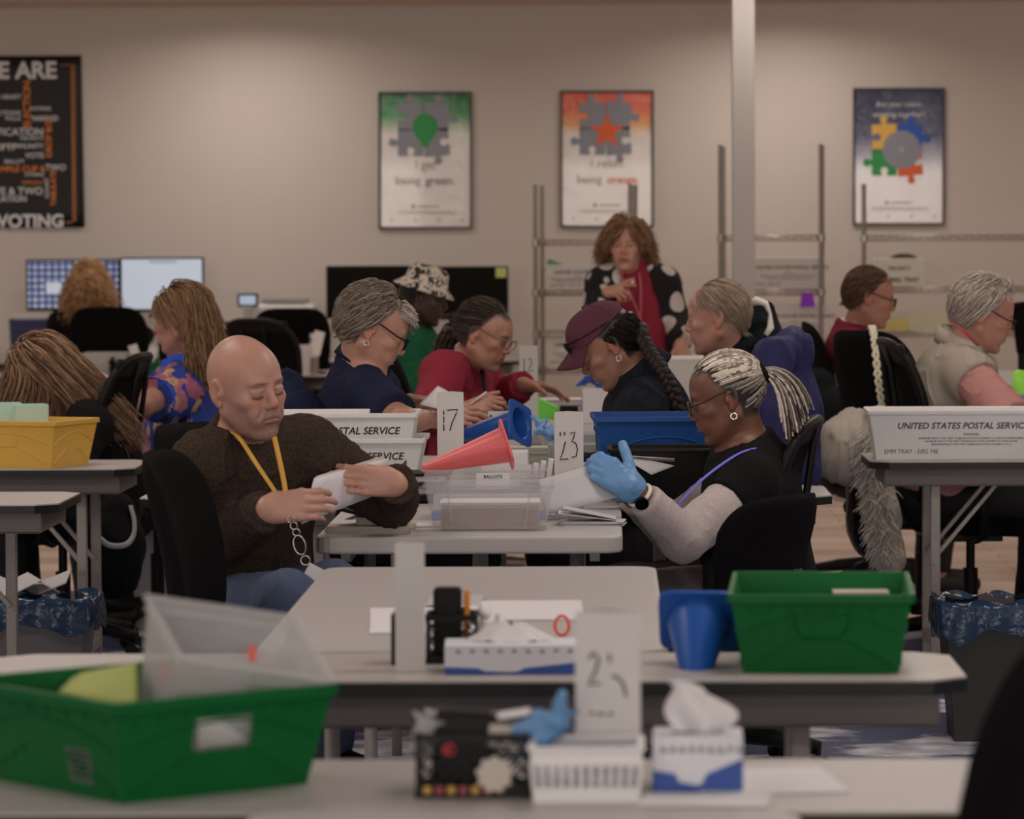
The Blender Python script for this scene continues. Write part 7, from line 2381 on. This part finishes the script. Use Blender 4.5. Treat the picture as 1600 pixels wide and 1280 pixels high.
# by the gloved woman
envelope_stack('fanned grey envelopes at the right edge of the main table', (PX(925, 10.25, zt), 10.30, zt), -0.05, 0.155, 0.13, 7, M_env, seed=8, jitter=0.010, kind='stuff')
q = MB().box((0, 0, 0.022), (0.15, 0.12, 0.002), Matrix.Rotation(0.13, 3, 'Y')).box((0.01, 0, 0.030), (0.14, 0.12, 0.002), Matrix.Rotation(0.22, 3, 'Y'))
t = thing('envelope', 'envelopes lifting open on the fanned pile beside the blue glove', 'envelope', (PX(918, 10.28, zt), 10.30, zt + 0.008))
obj('sheet', MB().box((0, 0, 0.014), (0.15, 0.12, 0.0015), Matrix.Rotation(0.12, 3, 'Y')), M_paper, t)
obj('sheet', MB().box((0.006, 0, 0.022), (0.14, 0.12, 0.0015), Matrix.Rotation(0.20, 3, 'Y')), M_env, t)
one_sheet('envelope', 'large grey envelope slanting from the glove down to the table', 'envelope', (P(857, 804, 10.36), P(978, 774, 10.52), P(924, 726, 10.56), P(842, 750, 10.40)), M_env, 0.0015)
one_sheet('envelope', 'pale slim envelope sticking out below the black tray', 'envelope', (P(975, 712, 11.0), P(1054, 717, 11.05), P(1054, 722, 11.1), P(975, 717, 11.1)), M_paper, 0.0015)
one_sheet('envelope', 'grey printed envelope angled below the black tray beside the glove', 'envelope', (P(978, 718, 10.98), P(1018, 742, 10.95), P(1054, 728, 11.0), P(1000, 716, 11.05)), M_env, 0.0015)
t = thing('white_carton', 'white carton under the blue cone behind the number 17 card', 'box', (PX(772, 11.62, 0.8), 11.64, zt))
obj('body', MB().box((0, 0, 0.060), (0.20, 0.10, 0.12)), M_paper, t, bevel=0.003)
obj('barcode_print', MB().box((-0.06, -0.0503, 0.05), (0.05, 0.0006, 0.05)), M_env, t)
# open black tray on the short table
t = thing('black_tray', 'open black plastic tray lying in front of the blue tub', 'tray', (PX(1046, 11.2, 0.85), 11.22, 0.742))
obj('body', shell(MB(), 0.30, 0.22, 0.335, 0.26, 0.150, 0.006), M_blackplastic, t)
w, d, h = 0.1685, 0.131, 0.150
rm = MB()
for a, b_ in (((-w, -d), (w, -d)), ((w, -d), (w, d)), ((w, d), (-w, d)), ((-w, d), (-w, -d))): rm.bar((*a, h), (*b_, h), 0.014, 0.010)
obj('rim', rm, M_blackplastic, t, bevel=0.003)
# small black lattice basket, blue gloves, papers between the cards
def lattice_basket(label, loc, w, d, h, M_, lat=True):
    t = thing('basket', label, 'basket', loc)
    q = MB()
    for s in (-1, 1):
        for z in (0.004, h - 0.004):
            q.box((0, s * d / 2, z), (w, 0.006, 0.010)).box((s * w / 2, 0, z), (0.006, d, 0.010))
        n = max(3, int(w / 0.018))
        for i in range(n):
            x0, x1 = -w / 2 + w * i / n, -w / 2 + w * (i + 1) / n
            m = 3
            for k in range(m):
                z0, z1 = 0.008 + (h - 0.016) * k / m, 0.008 + (h - 0.016) * (k + 1) / m
                q.bar((x0, s * d / 2, z0), (x1, s * d / 2, z1), 0.003, 0.003)
                q.bar((x1, s * d / 2, z0), (x0, s * d / 2, z1), 0.003, 0.003)
        q.box((s * w / 2, 0, h / 2), (0.004, d, h))
    q.box((0, 0, 0.002), (w, d, 0.004))
    obj('lattice', q, M_, t)
    return t
xk = PX(850, 10.95, 0.78)
lattice_basket('small black lattice basket between the cards 17 and 23', (xk, 10.95, zt), 0.115, 0.10, 0.070, M_blackplastic)
t = thing('paper_bundle', 'upright white papers standing in the small black lattice basket', 'papers', (xk - 0.012, 10.97, zt + 0.004))
for i in range(4):
    obj('sheet', MB().box((-0.03 + 0.018 * i, 0.0, 0.055 + 0.006 * i), (0.014, 0.07, 0.11), Matrix.Rotation(0.05 * i, 3, 'Y')), M_paper, t)
def crumple(name, label, cat, c, r, m, seed=1, kn=9, res=0.003, amp=0.004):
    rnd = np.random.default_rng(seed)
    S = SDF()
    c = npv(c)
    for i in range(kn):
        a = c + rnd.normal(size=3) * np.array(r) * 0.45
        b_ = a + rnd.normal(size=3) * np.array(r) * 0.6
        S.cone(a, b_, min(r) * rnd.uniform(0.2, 0.4), min(r) * rnd.uniform(0.12, 0.3), k=0.012)
    t = thing(name, label, cat, (c[0], c[1], c[2] - r[2]))
    melt('sheet', S, res, m, t, disp=folds(amp, 45, (1, 1, 1), seed=seed))
    return t
crumple('rubber_glove', 'crumpled blue rubber glove behind the number 23 card', 'glove', P(860, 676, 10.95), (0.028, 0.03, 0.035), M_glove, 2, res=0.0035)
# pale things left of the number 17 card
envelope_stack('white sheets fanned in front of the woman in the navy polo', (PX(672, 11.9, zt), 11.95, zt), 0.3, 0.20, 0.2, 10, M_paper, seed=9, jitter=0.015)
t = thing('stacking_trays', 'grey stacked letter trays left of the number 17 card', 'trays', (PX(655, 11.2, 0.8), 11.2, zt))
for i in range(3):
    obj('tray', MB().box((0.01 * i, 0.0, 0.012 + 0.034 * i), (0.13, 0.20, 0.008)).box((-0.062 + 0.01 * i, 0, 0.028 + 0.034 * i), (0.004, 0.20, 0.03)).box((0.072 + 0.01 * i, 0, 0.028 + 0.034 * i), (0.004, 0.20, 0.03)), M_apron if i % 2 else M_blackplastic, t)
# card the navy woman reads
one_sheet('ballot_sheet', 'white ballot held by the woman in the navy polo', 'paper', (P(655, 632, 11.98), P(690, 640, 11.9), P(712, 618, 12.05), P(684, 603, 12.1)), M_paper, 0.0012)
t = thing('pencil', 'white pen in the raised hand of the woman in magenta', 'pen', P(748, 622, 13.86))
obj('barrel', MB().cyl((-0.03, 0, -0.022), (0.028, 0, 0.022), 0.0045, 0.003, n=8), M_paper, t, smooth=True)
# upright printed card, stack and clear containers on the middle table
t = thing('printed_card', 'upright white printed card in front of the woman in magenta', 'card', (PX(788, 12.9, 0.8), 12.9, zt))
obj('card', MB().box((0, 0, 0.09), (0.105, 0.004, 0.18), Matrix.Rotation(-0.18, 3, 'X')), M_paper, t)
for s in (-1, 1):
    obj('dot_print', MB().cyl((s * 0.042, -0.034 + 0.0005, 0.166), (s * 0.042, -0.036, 0.166), 0.004, n=10), M_ink, t)
obj('line_print', MB().box((0.0, -0.0315, 0.152), (0.09, 0.001, 0.003), Matrix.Rotation(-0.18, 3, 'X')), M_ink, t)
obj('badge_print', MB().box((-0.030, -0.0255, 0.118), (0.030, 0.001, 0.009), Matrix.Rotation(-0.18, 3, 'X')), M_ink, t)
envelope_stack('tall stack of grey printed ballots behind the blue cone', (PX(812, 12.45, 0.8), 12.5, zt), 0.05, 0.175, 0.12, 62, mat('ballot_grey', alb(150, 142, 124, 0.85), 0.8), seed=10, jitter=0.003)
xc = PX(898, 12.9, 0.8)
clear_box('frosted clear box of mail in front of the man in the maroon cap', (xc, 12.95, zt), 0, 0.19, 0.20, 0.225, 0.24, 0.105, M_clear2)
envelope_stack('mail lying in the frosted clear box near the man in the maroon cap', (xc, 12.95, zt + 0.004), 0.02, 0.165, 0.15, 48, mat('mail_blue_grey', alb(140, 146, 152, 0.85), 0.8), seed=11)
envelope_stack('white mail stacked left of the frosted clear box', (PX(845, 13.2, 0.78), 13.25, zt), 0.2, 0.10, 0.12, 30, M_paper, seed=12)
# further table: lime folder, black box, blue bag, papers
t = thing('lime_folder', 'lime green wedge of folders right of the number 12 card', 'folder', (PX(857, 16.3, 0.8), 16.3, zt))
obj('sheet', MB().prism([(-0.042, 0), (0.042, 0), (0.042, 0.045), (-0.042, 0.085)], -0.06, 0.06, Matrix(((1, 0, 0, 0), (0, 0, -1, 0), (0, 1, 0, 0), (0, 0, 0, 1)))), flat_mat('lime', (96, 170, 58), 0.8), t)
t = thing('black_box', 'small black box beside the lime folders', 'box', (PX(889, 16.2, 0.78), 16.2, zt))
obj('body', MB().box((0, 0, 0.028), (0.075, 0.08, 0.056)), M_blackplastic, t, bevel=0.004)
t = thing('white_carton', 'white carton under the crumpled blue bag on the far white table', 'box', (PX(934, 15.9, 0.8), 15.9, zt))
obj('body', MB().box((0, 0, 0.07), (0.12, 0.12, 0.14)), M_paper, t, bevel=0.003)
crumple('blue_bag', 'crumpled blue bag under the peak of the maroon cap', 'bag', P(934, 594, 15.9), (0.06, 0.05, 0.04), M_cblue, 4, res=0.005)
t = thing('purple_pen', 'purple pen standing under the peak of the maroon cap', 'pen', (PX(911, 16.0, 0.8), 16.0, zt))
obj('barrel', MB().cyl((0, 0, 0), (0.002, 0, 0.11), 0.006, n=8), flat_mat('purple_ink', (84, 60, 150)), t)
envelope_stack('white papers piled behind the lime folders', (PX(880, 16.7, 0.8), 16.75, zt), 0.1, 0.22, 0.16, 46, M_paper, seed=13, jitter=0.01)
mail_tray('white mail tray under the hand of the standing woman', (PX(1066, 17.0, 0.9), 17.1, 0.80), R_(0), L=0.32, W=0.28, h=0.17, big='', lines=False, endside=False)
t = thing('low_cabinet', 'pale low cabinet under the hand of the standing woman', 'cabinet', (PX(1066, 17.0, 0.6), 17.15, 0))
obj('body', MB().box((0, 0, 0.40), (0.42, 0.36, 0.795)), mat('cabinet_pale', alb(150, 140, 130, 0.65), 0.6), t, bevel=0.006)
obj('drawer', MB().box((0, -0.182, 0.60), (0.38, 0.012, 0.3)), mat('cabinet_front', alb(156, 146, 136, 0.65), 0.6), t, bevel=0.004)
# behind magenta woman: green waste tub, camera bag
mail_tub('green tub with a white rim behind the woman in the navy polo', (PX(640, 15.4, 0.6), 15.5, 0.60), R_(4), 0.13, 0.18, 0.19, 0.24, 0.26, M_green, cut=(), rivets=False)
t = thing('side_stool', 'dark stool carrying the green tub behind the navy polo', 'stool', (PX(640, 15.4, 0.5), 15.5, 0))
obj('seat', MB().cyl((0, 0, 0.57), (0, 0, 0.598), 0.15, n=24), M_blackplastic, t)
for k in range(4):
    a = math.pi / 4 + k * math.pi / 2
    obj('leg', MB().cyl((0.11 * math.cos(a), 0.11 * math.sin(a), 0.57), (0.15 * math.cos(a), 0.15 * math.sin(a), 0), 0.012, n=8), M_blackplastic, t)
# pale green envelopes in the yellow tub
for i, (px, tl, hh) in enumerate(((6, -0.10, 0.20), (46, 0.06, 0.195), (88, 0.10, 0.10))):
    o = envelope_stack(('pale green envelopes standing at the left of the yellow tub', 'pale green envelopes standing in the middle of the yellow tub', 'pale green envelopes lying low at the right of the yellow tub')[i],
                       (PX(px, 13.15, 0.9), 13.16, Z + 0.006 + hh / 2 + 0.004), 0, 0.10 if i < 2 else 0.07, 0.07, 5, M_greenpaper, seed=30 + i)
    bpy.data.objects.remove(o)
    q = MB()
    for k in range(12):
        q.box((0.008 * k - 0.045, 0.004 * math.sin(k), hh / 2 + 0.003 * math.sin(k * 2)), (0.0022, 0.11, hh - 0.004 * (k % 3)), Matrix.Rotation(tl, 3, 'Y'))
    q2 = obj('envelope_stack', q, M_greenpaper)
    q2.location = (PX(px, 13.15, 0.9), 13.16, Z + 0.008)
    q2.rotation_euler = (0, 0, R_(-70))
    tag(q2, ('pale green envelopes standing at the left of the yellow tub', 'pale green envelopes standing in the middle of the yellow tub', 'pale green envelopes lying low at the right of the yellow tub')[i], 'envelopes', None, 'stuff')
# right table of the man in the fleece vest
t = thing('lime_bag', 'rounded lime green bag at the right edge of the picture', 'bag', (PX(1592, 14.9, 0.85), 14.9, zt))
S = SDF()
S.ell((PX(1592, 14.9, 0.85), 14.9, 0.90), (0.055, 0.06, 0.085), k=0)
S.ell((PX(1600, 14.9, 0.85), 14.9, 0.84), (0.06, 0.06, 0.08), k=0.03)
melt('bag_body', S, 0.006, flat_mat('lime_cloth', (126, 176, 60), 0.8), t, disp=folds(0.004, 20))
lattice_basket('grey slotted basket under the lime green bag', (PX(1592, 14.8, 0.78), 14.8, zt), 0.14, 0.12, 0.055, M_apron)
number_card('white card standing in front of the man in the fleece vest', 1571, 545, 14.5, '', w=0.055, h=0.25, turn=0.5, z=zt)
t = thing('black_box', 'dark box on the white table in front of the man in the fleece vest', 'box', (PX(1588, 14.2, 0.8), 14.15, zt))
obj('body', MB().box((0, 0, 0.05), (0.10, 0.12, 0.10)), M_blackplastic, t, bevel=0.004)
t = thing('dark_panel', 'dark chair headrest at the right edge behind the fleece vest', 'headrest', (PX(1600, 19.5, 1.0), 19.5, 0))
obj('pad', MB().box((0, 0, 1.03), (0.10, 0.06, 0.26), Matrix.Rotation(-0.12, 3, 'Y')), M_black, t, bevel=0.02)
obj('post', MB().cyl((0, 0, 0), (0, 0, 0.92), 0.03), M_blackplastic, t)
# ------------------------------------------------------------------ near tables
def tissue_box(label, loc, rz, w, d, h, tissue, wave_h=0.4):
    t = thing('tissue_box', label, 'tissue box', loc, rz)
    obj('body', MB().box((0, 0, h / 2), (w, d, h)), mat('tissue_box_white', alb(182, 172, 168, 0.85), 0.55), t, bevel=0.003)
    poly = [(-w / 2, 0.001)] + [(-w / 2 + w * i / 20, h * (wave_h * 0.45 + wave_h * 0.55 * abs(i / 20 - 0.5) * 2 * (0.4 if i < 10 else 1) - (wave_h * 0.22 if 5 < i < 12 else 0))) for i in range(21)] + [(w / 2, 0.001)]
    M4 = Matrix(((1, 0, 0, 0), (0, 0, -1, 0), (0, 1, 0, 0), (0, 0, 0, 1)))
    q = MB().prism(poly, d / 2 + 0.0005, d / 2 + 0.001, M4)
    obj('blue_print', q, mat('tissue_box_blue', (0.025, 0.09, 0.40), 0.5), t)
    lv = MB()
    rnd = random.Random(3)
    for i in range(9):
        x = -w * 0.42 + w * 0.84 * i / 8
        lv.add([Vector((x, -d / 2 - 0.0008, h * 0.72)), Vector((x + 0.012, -d / 2 - 0.0008, h * (0.70 + 0.1 * rnd.random()))), Vector((x + 0.004, -d / 2 - 0.0008, h * 0.88))], [(0, 1, 2)])
    obj('leaf_print', lv, mat('tissue_leaf', (0.30, 0.33, 0.30), 0.6), t)
    obj('opening', MB().prism([(0.30 * w * math.cos(a), 0.2 * d * math.sin(a)) for a in np.linspace(0, 2 * math.pi, 20)[:-1]], h, h + 0.0008), mat('tissue_slot', (0.3, 0.29, 0.28), 0.7), t)
    if tissue == 'tall':
        def f(u, v):
            z = h - 0.01 + 0.083 * v
            tw = 0.012 + 0.034 * math.sin(min(1, v * 1.15) * math.pi) + 0.012 * v
            x = (u - 0.5) * 2 * tw - 0.018 * v + 0.014 * math.sin(v * 3)
            return Vector((x, 0.010 * math.sin(u * 7 + v * 3), z - 0.016 * v * abs(u - 0.25)))
        obj('tissue', MB().grid(f, 12, 10), M_paper, t, smooth=True, solid=0.0006)
    else:
        def f(u, v):
            a = u * 2 * math.pi
            r = 0.010 + 0.038 * (1 - v)
            return Vector((r * math.cos(a) * (1.5 + 0.3 * math.sin(3 * a)), 0.5 * r * math.sin(a), h + 0.032 * v + 0.004 * math.sin(5 * a)))
        obj('tissue', MB().grid(f, 30, 6, closed=True), M_paper, t, smooth=True)
    return t
zb = 0.74
tissue_box('long white and blue tissue box lying on the beige table', (PX(798, 6.83, 0.77), 6.85, zb), 0.03, 0.228, 0.115, 0.052, 'low')
tissue_box('tissue box with one tissue pulled up at the front table', (PX(1091, 5.36, 0.77), 5.40, zb), -0.02, 0.122, 0.12, 0.075, 'tall', 0.62)
# black basket full of odds and ends
bk = (PX(740, 5.35, 0.78), 5.36, zb)
lattice_basket('black basket full of odds and ends on the front table', bk, 0.148, 0.13, 0.085, M_blackplastic)
t = thing('black_pouch', 'black pouch standing in the black basket', 'pouch', (bk[0] - 0.012, bk[1], zb + 0.006))
obj('body', MB().box((0, 0, 0.055), (0.085, 0.05, 0.10), Matrix.Rotation(0.06, 3, 'Y')), M_blackplastic, t, bevel=0.008)
obj('red_button', MB().cyl((0.0 - 0.02, -0.027, 0.055), (-0.02, -0.030, 0.055), 0.009, n=14), flat_mat('red_dot', (150, 30, 40)), t)
t = thing('paper_bundle', 'white papers and tape in the right of the black basket', 'papers', (bk[0] + 0.045, bk[1], zb + 0.006))
obj('sheet', MB().box((0, 0, 0.07), (0.05, 0.06, 0.03), Matrix.Rotation(0.2, 3, 'Y')), M_paper2, t)
obj('sheet', MB().box((0.004, 0.01, 0.098), (0.055, 0.05, 0.004), Matrix.Rotation(-0.15, 3, 'Y')), M_paper, t)
t = thing('cream_disc', 'cream flower-shaped disc against the front of the black basket', 'decoration', (bk[0] + 0.03, bk[1] - 0.074, zb + 0.033))
obj('disc', MB().prism(star_poly(0, 0, 0.026, 9, 0.8), -0.003, 0.003, FR), M_paper2, t)
crumple('clear_wrapper', 'crinkled clear wrapper at the left of the black basket', 'wrapper', (bk[0] - 0.062, bk[1] - 0.02, zb + 0.085), (0.02, 0.02, 0.028), M_clear2, 7)
t = thing('striped_band', 'dark red and yellow patterned band along the basket foot', 'band', (bk[0] - 0.02, bk[1] - 0.072, zb + 0.004))
for i in range(6):
    obj('stripe', MB().box((-0.04 + i * 0.016, 0, 0.008), (0.010, 0.003, 0.010)), flat_mat('band_red' if i % 2 else 'band_yellow', (96, 30, 36) if i % 2 else (120, 88, 30)), t)
crumple('rubber_glove', 'crumpled blue rubber gloves lying on the baskets at the front', 'gloves', P(848, 1132, 5.35), (0.045, 0.035, 0.030), M_glove, 9, kn=14, res=0.0028)
# white slotted basket
t = thing('white_basket', 'white slotted basket in front of the big blurred card', 'basket', (PX(916, 5.26, 0.77), 5.31, zb))
w, d, h = 0.145, 0.13, 0.072
M_wp = mat('white_basket_plastic', alb(178, 166, 158, 0.85), 0.45)
q = MB()
q.box((0, 0, 0.002), (w * 0.92, d * 0.92, 0.004))
for s in (-1, 1):
    for z, hh in ((0.010, 0.020), (h - 0.011, 0.022)):
        k = 0.94 + 0.06 * z / h
        q.box((0, s * d / 2 * k, z), (w * k, 0.004, hh)).box((s * w / 2 * k, 0, z), (0.004, d * k, hh))
    for i in range(12):
        x = (i / 11 - 0.5)
        q.bar((x * w * 0.94, s * d / 2 * 0.94, 0.01), (x * w, s * d / 2, h - 0.02), 0.0058, 0.0035)
        q.bar((s * w / 2 * 0.94, x * d * 0.94, 0.01), (s * w / 2, x * d, h - 0.02), 0.0035, 0.0055)
obj('lattice', q, M_wp, t)
rm = MB()
for a, b_ in (((-w / 2, -d / 2), (w / 2, -d / 2)), ((w / 2, -d / 2), (w / 2, d / 2)), ((w / 2, d / 2), (-w / 2, d / 2)), ((-w / 2, d / 2), (-w / 2, -d / 2))): rm.bar((*a, h), (*b_, h), 0.012, 0.006)
obj('rim', rm, M_wp, t, bevel=0.002)
lx = PX(916, 5.3, 0.77)
t = thing('pen_bundle', 'pens lying in the white slotted basket', 'pens', (lx, 5.31, zb + 0.006))
for i in range(5):
    obj('pen', MB().cyl((-0.055, -0.03 + 0.014 * i, 0.052), (0.055, -0.02 + 0.010 * i, 0.058), 0.0045, n=8), flat_mat(('pen_navy', 'pen_grey')[i % 2], ((40, 40, 70), (120, 110, 106))[i % 2]), t)
# sheets on and beside the front tables
def flat_sheet(label, px, Y, w, d, rz, m=None, z=0.746, n=2):
    return sheets('paper', label, 'paper', (PX(px, Y, z), Y, z), rz, w, d, n, m or M_paper, 0.002, seed=int(px))
flat_sheet('white sheet lying right of the tissue box on the front table', 1190, 5.45, 0.2, 0.26, 0.1, z=0.7405)
flat_sheet('white sheet below the tissue box at the bottom of the picture', 1105, 5.26, 0.17, 0.12, -0.1, z=0.7405)
flat_sheet('broad white sheet in the middle of the empty plastic table', 800, 7.9, 0.28, 0.4, 0.02)
flat_sheet('white sheet at the left of the empty plastic table', 660, 7.7, 0.2, 0.5, 0.05)
t = thing('photo_print', 'grey printed sheet on the empty plastic table behind the folded card', 'paper', (PX(712, 8.1, zt), 8.1, zt + 0.003))
obj('sheet', MB().box((0, 0, 0.001), (0.11, 0.22, 0.001)), M_env, t)
lb = (PX(706, 7.0, 0.8), 7.02, zb)
lattice_basket('small black basket right of the folded card on the beige table', lb, 0.085, 0.10, 0.085, M_blackplastic)
t = thing('black_pouch', 'black case in the small basket right of the folded card', 'case', (lb[0] - 0.008, lb[1], zb + 0.006))
obj('body', MB().box((0, 0, 0.065), (0.05, 0.05, 0.12)), M_blackplastic, t, bevel=0.006)
t = thing('orange_pen', 'orange pen in the small basket right of the folded card', 'pen', (lb[0] + 0.024, lb[1] - 0.01, zb + 0.006))
obj('barrel', MB().cyl((0, 0, 0), (0.003, 0, 0.12), 0.0055, n=8), flat_mat('pen_orange', (186, 110, 40)), t)
crumple('tissue', 'crumpled white tissue beside the small black basket', 'tissue', (lb[0] + 0.062, lb[1] + 0.06, zb + 0.045), (0.03, 0.03, 0.045), M_paper, 13)
t = thing('black_box', 'narrow dark box left of the folded card on the beige table', 'box', (PX(618, 6.95, 0.8), 6.98, zb))
obj('body', MB().box((0, 0, 0.045), (0.016, 0.07, 0.09)), M_blackplastic, t, bevel=0.003)
t = thing('hair_clip', 'red and clear looped band standing on the empty plastic table', 'band', (PX(878, 7.4, 0.77), 7.4, zt))
obj('loop', MB().ring((0, 0, 0.020), Matrix.Rotation(R_(75), 3, 'X'), 0.013, 0.003, 20, 6, 1.4), flat_mat('red_band', (170, 50, 44)), t, smooth=True)
# inside the near green tub: tilted clear container, lime papers
gt_ = (-0.645, 5.475)
tc_ = P(375, 1000, 5.50)
cb = clear_box('big clear container tilted in the green tub', (-0.555, 5.50, 0.80), 0, 0.18, 0.15, 0.215, 0.20, 0.15, M_clear2, rot=(R_(20), R_(10), R_(24)))
one_sheet('lime_paper', 'lime green paper lying in the left of the near green tub', 'paper', (P(92, 1082, 5.50), P(214, 1108, 5.36), P(213, 1036, 5.50), P(118, 1054, 5.66)), mat('paper_lime_pale', (0.50, 0.56, 0.16), 0.8), 0.002)
t = thing('red_stickers', 'red tags inside the tilted clear container', 'tags', P(258, 1050, 5.46))
obj('tag', MB().box((0, 0, 0), (0.010, 0.003, 0.030)), flat_mat('tag_red', (168, 60, 50)), t)
obj('tag', MB().box((0.118, 0.03, 0.022), (0.010, 0.003, 0.022)), flat_mat('tag_red', (168, 60, 50)), t)
t = thing('paper_bundle', 'pale folded paper lying in the empty green tub', 'papers', (PX(1345, 7.2, 0.82), 7.22, 0.746))
obj('sheet', MB().box((0, 0, 0.055), (0.10, 0.10, 0.09), None), M_paper2, t)
# white card lettering sheet leaning on the tub hand hole
t = thing('paper', 'white sheet showing through the hand hole of the near green tub', 'paper', P(372, 1158, 5.42))
obj('sheet', MB().box((0, 0, 0), (0.13, 0.002, 0.09), Matrix.Rotation(R_(40), 3, 'Z')), M_paper, t)

# sticker on the side of the near green tub
tb = bpy.data.objects['mail_tub']
fw = wall_frame(0.30, 0.35, 0.355, 0.405, 0.135, 3)
q = MB().quad(fw(0.055, 0.020, 0.001), fw(0.115, 0.020, 0.001), fw(0.115, 0.068, 0.001), fw(0.055, 0.068, 0.001))
so = obj('sticker', q, mat('sticker_grey_green', (0.10, 0.16, 0.11), 0.5), tb)
q = MB()
for i in range(5):
    q.add([fw(0.062, 0.027 + i * 0.008, 0.0016), fw(0.108, 0.027 + i * 0.008, 0.0016), fw(0.108, 0.031 + i * 0.008, 0.0016), fw(0.062, 0.031 + i * 0.008, 0.0016)], [(0, 1, 2, 3)])
obj('lettering', q, M_ink, so)
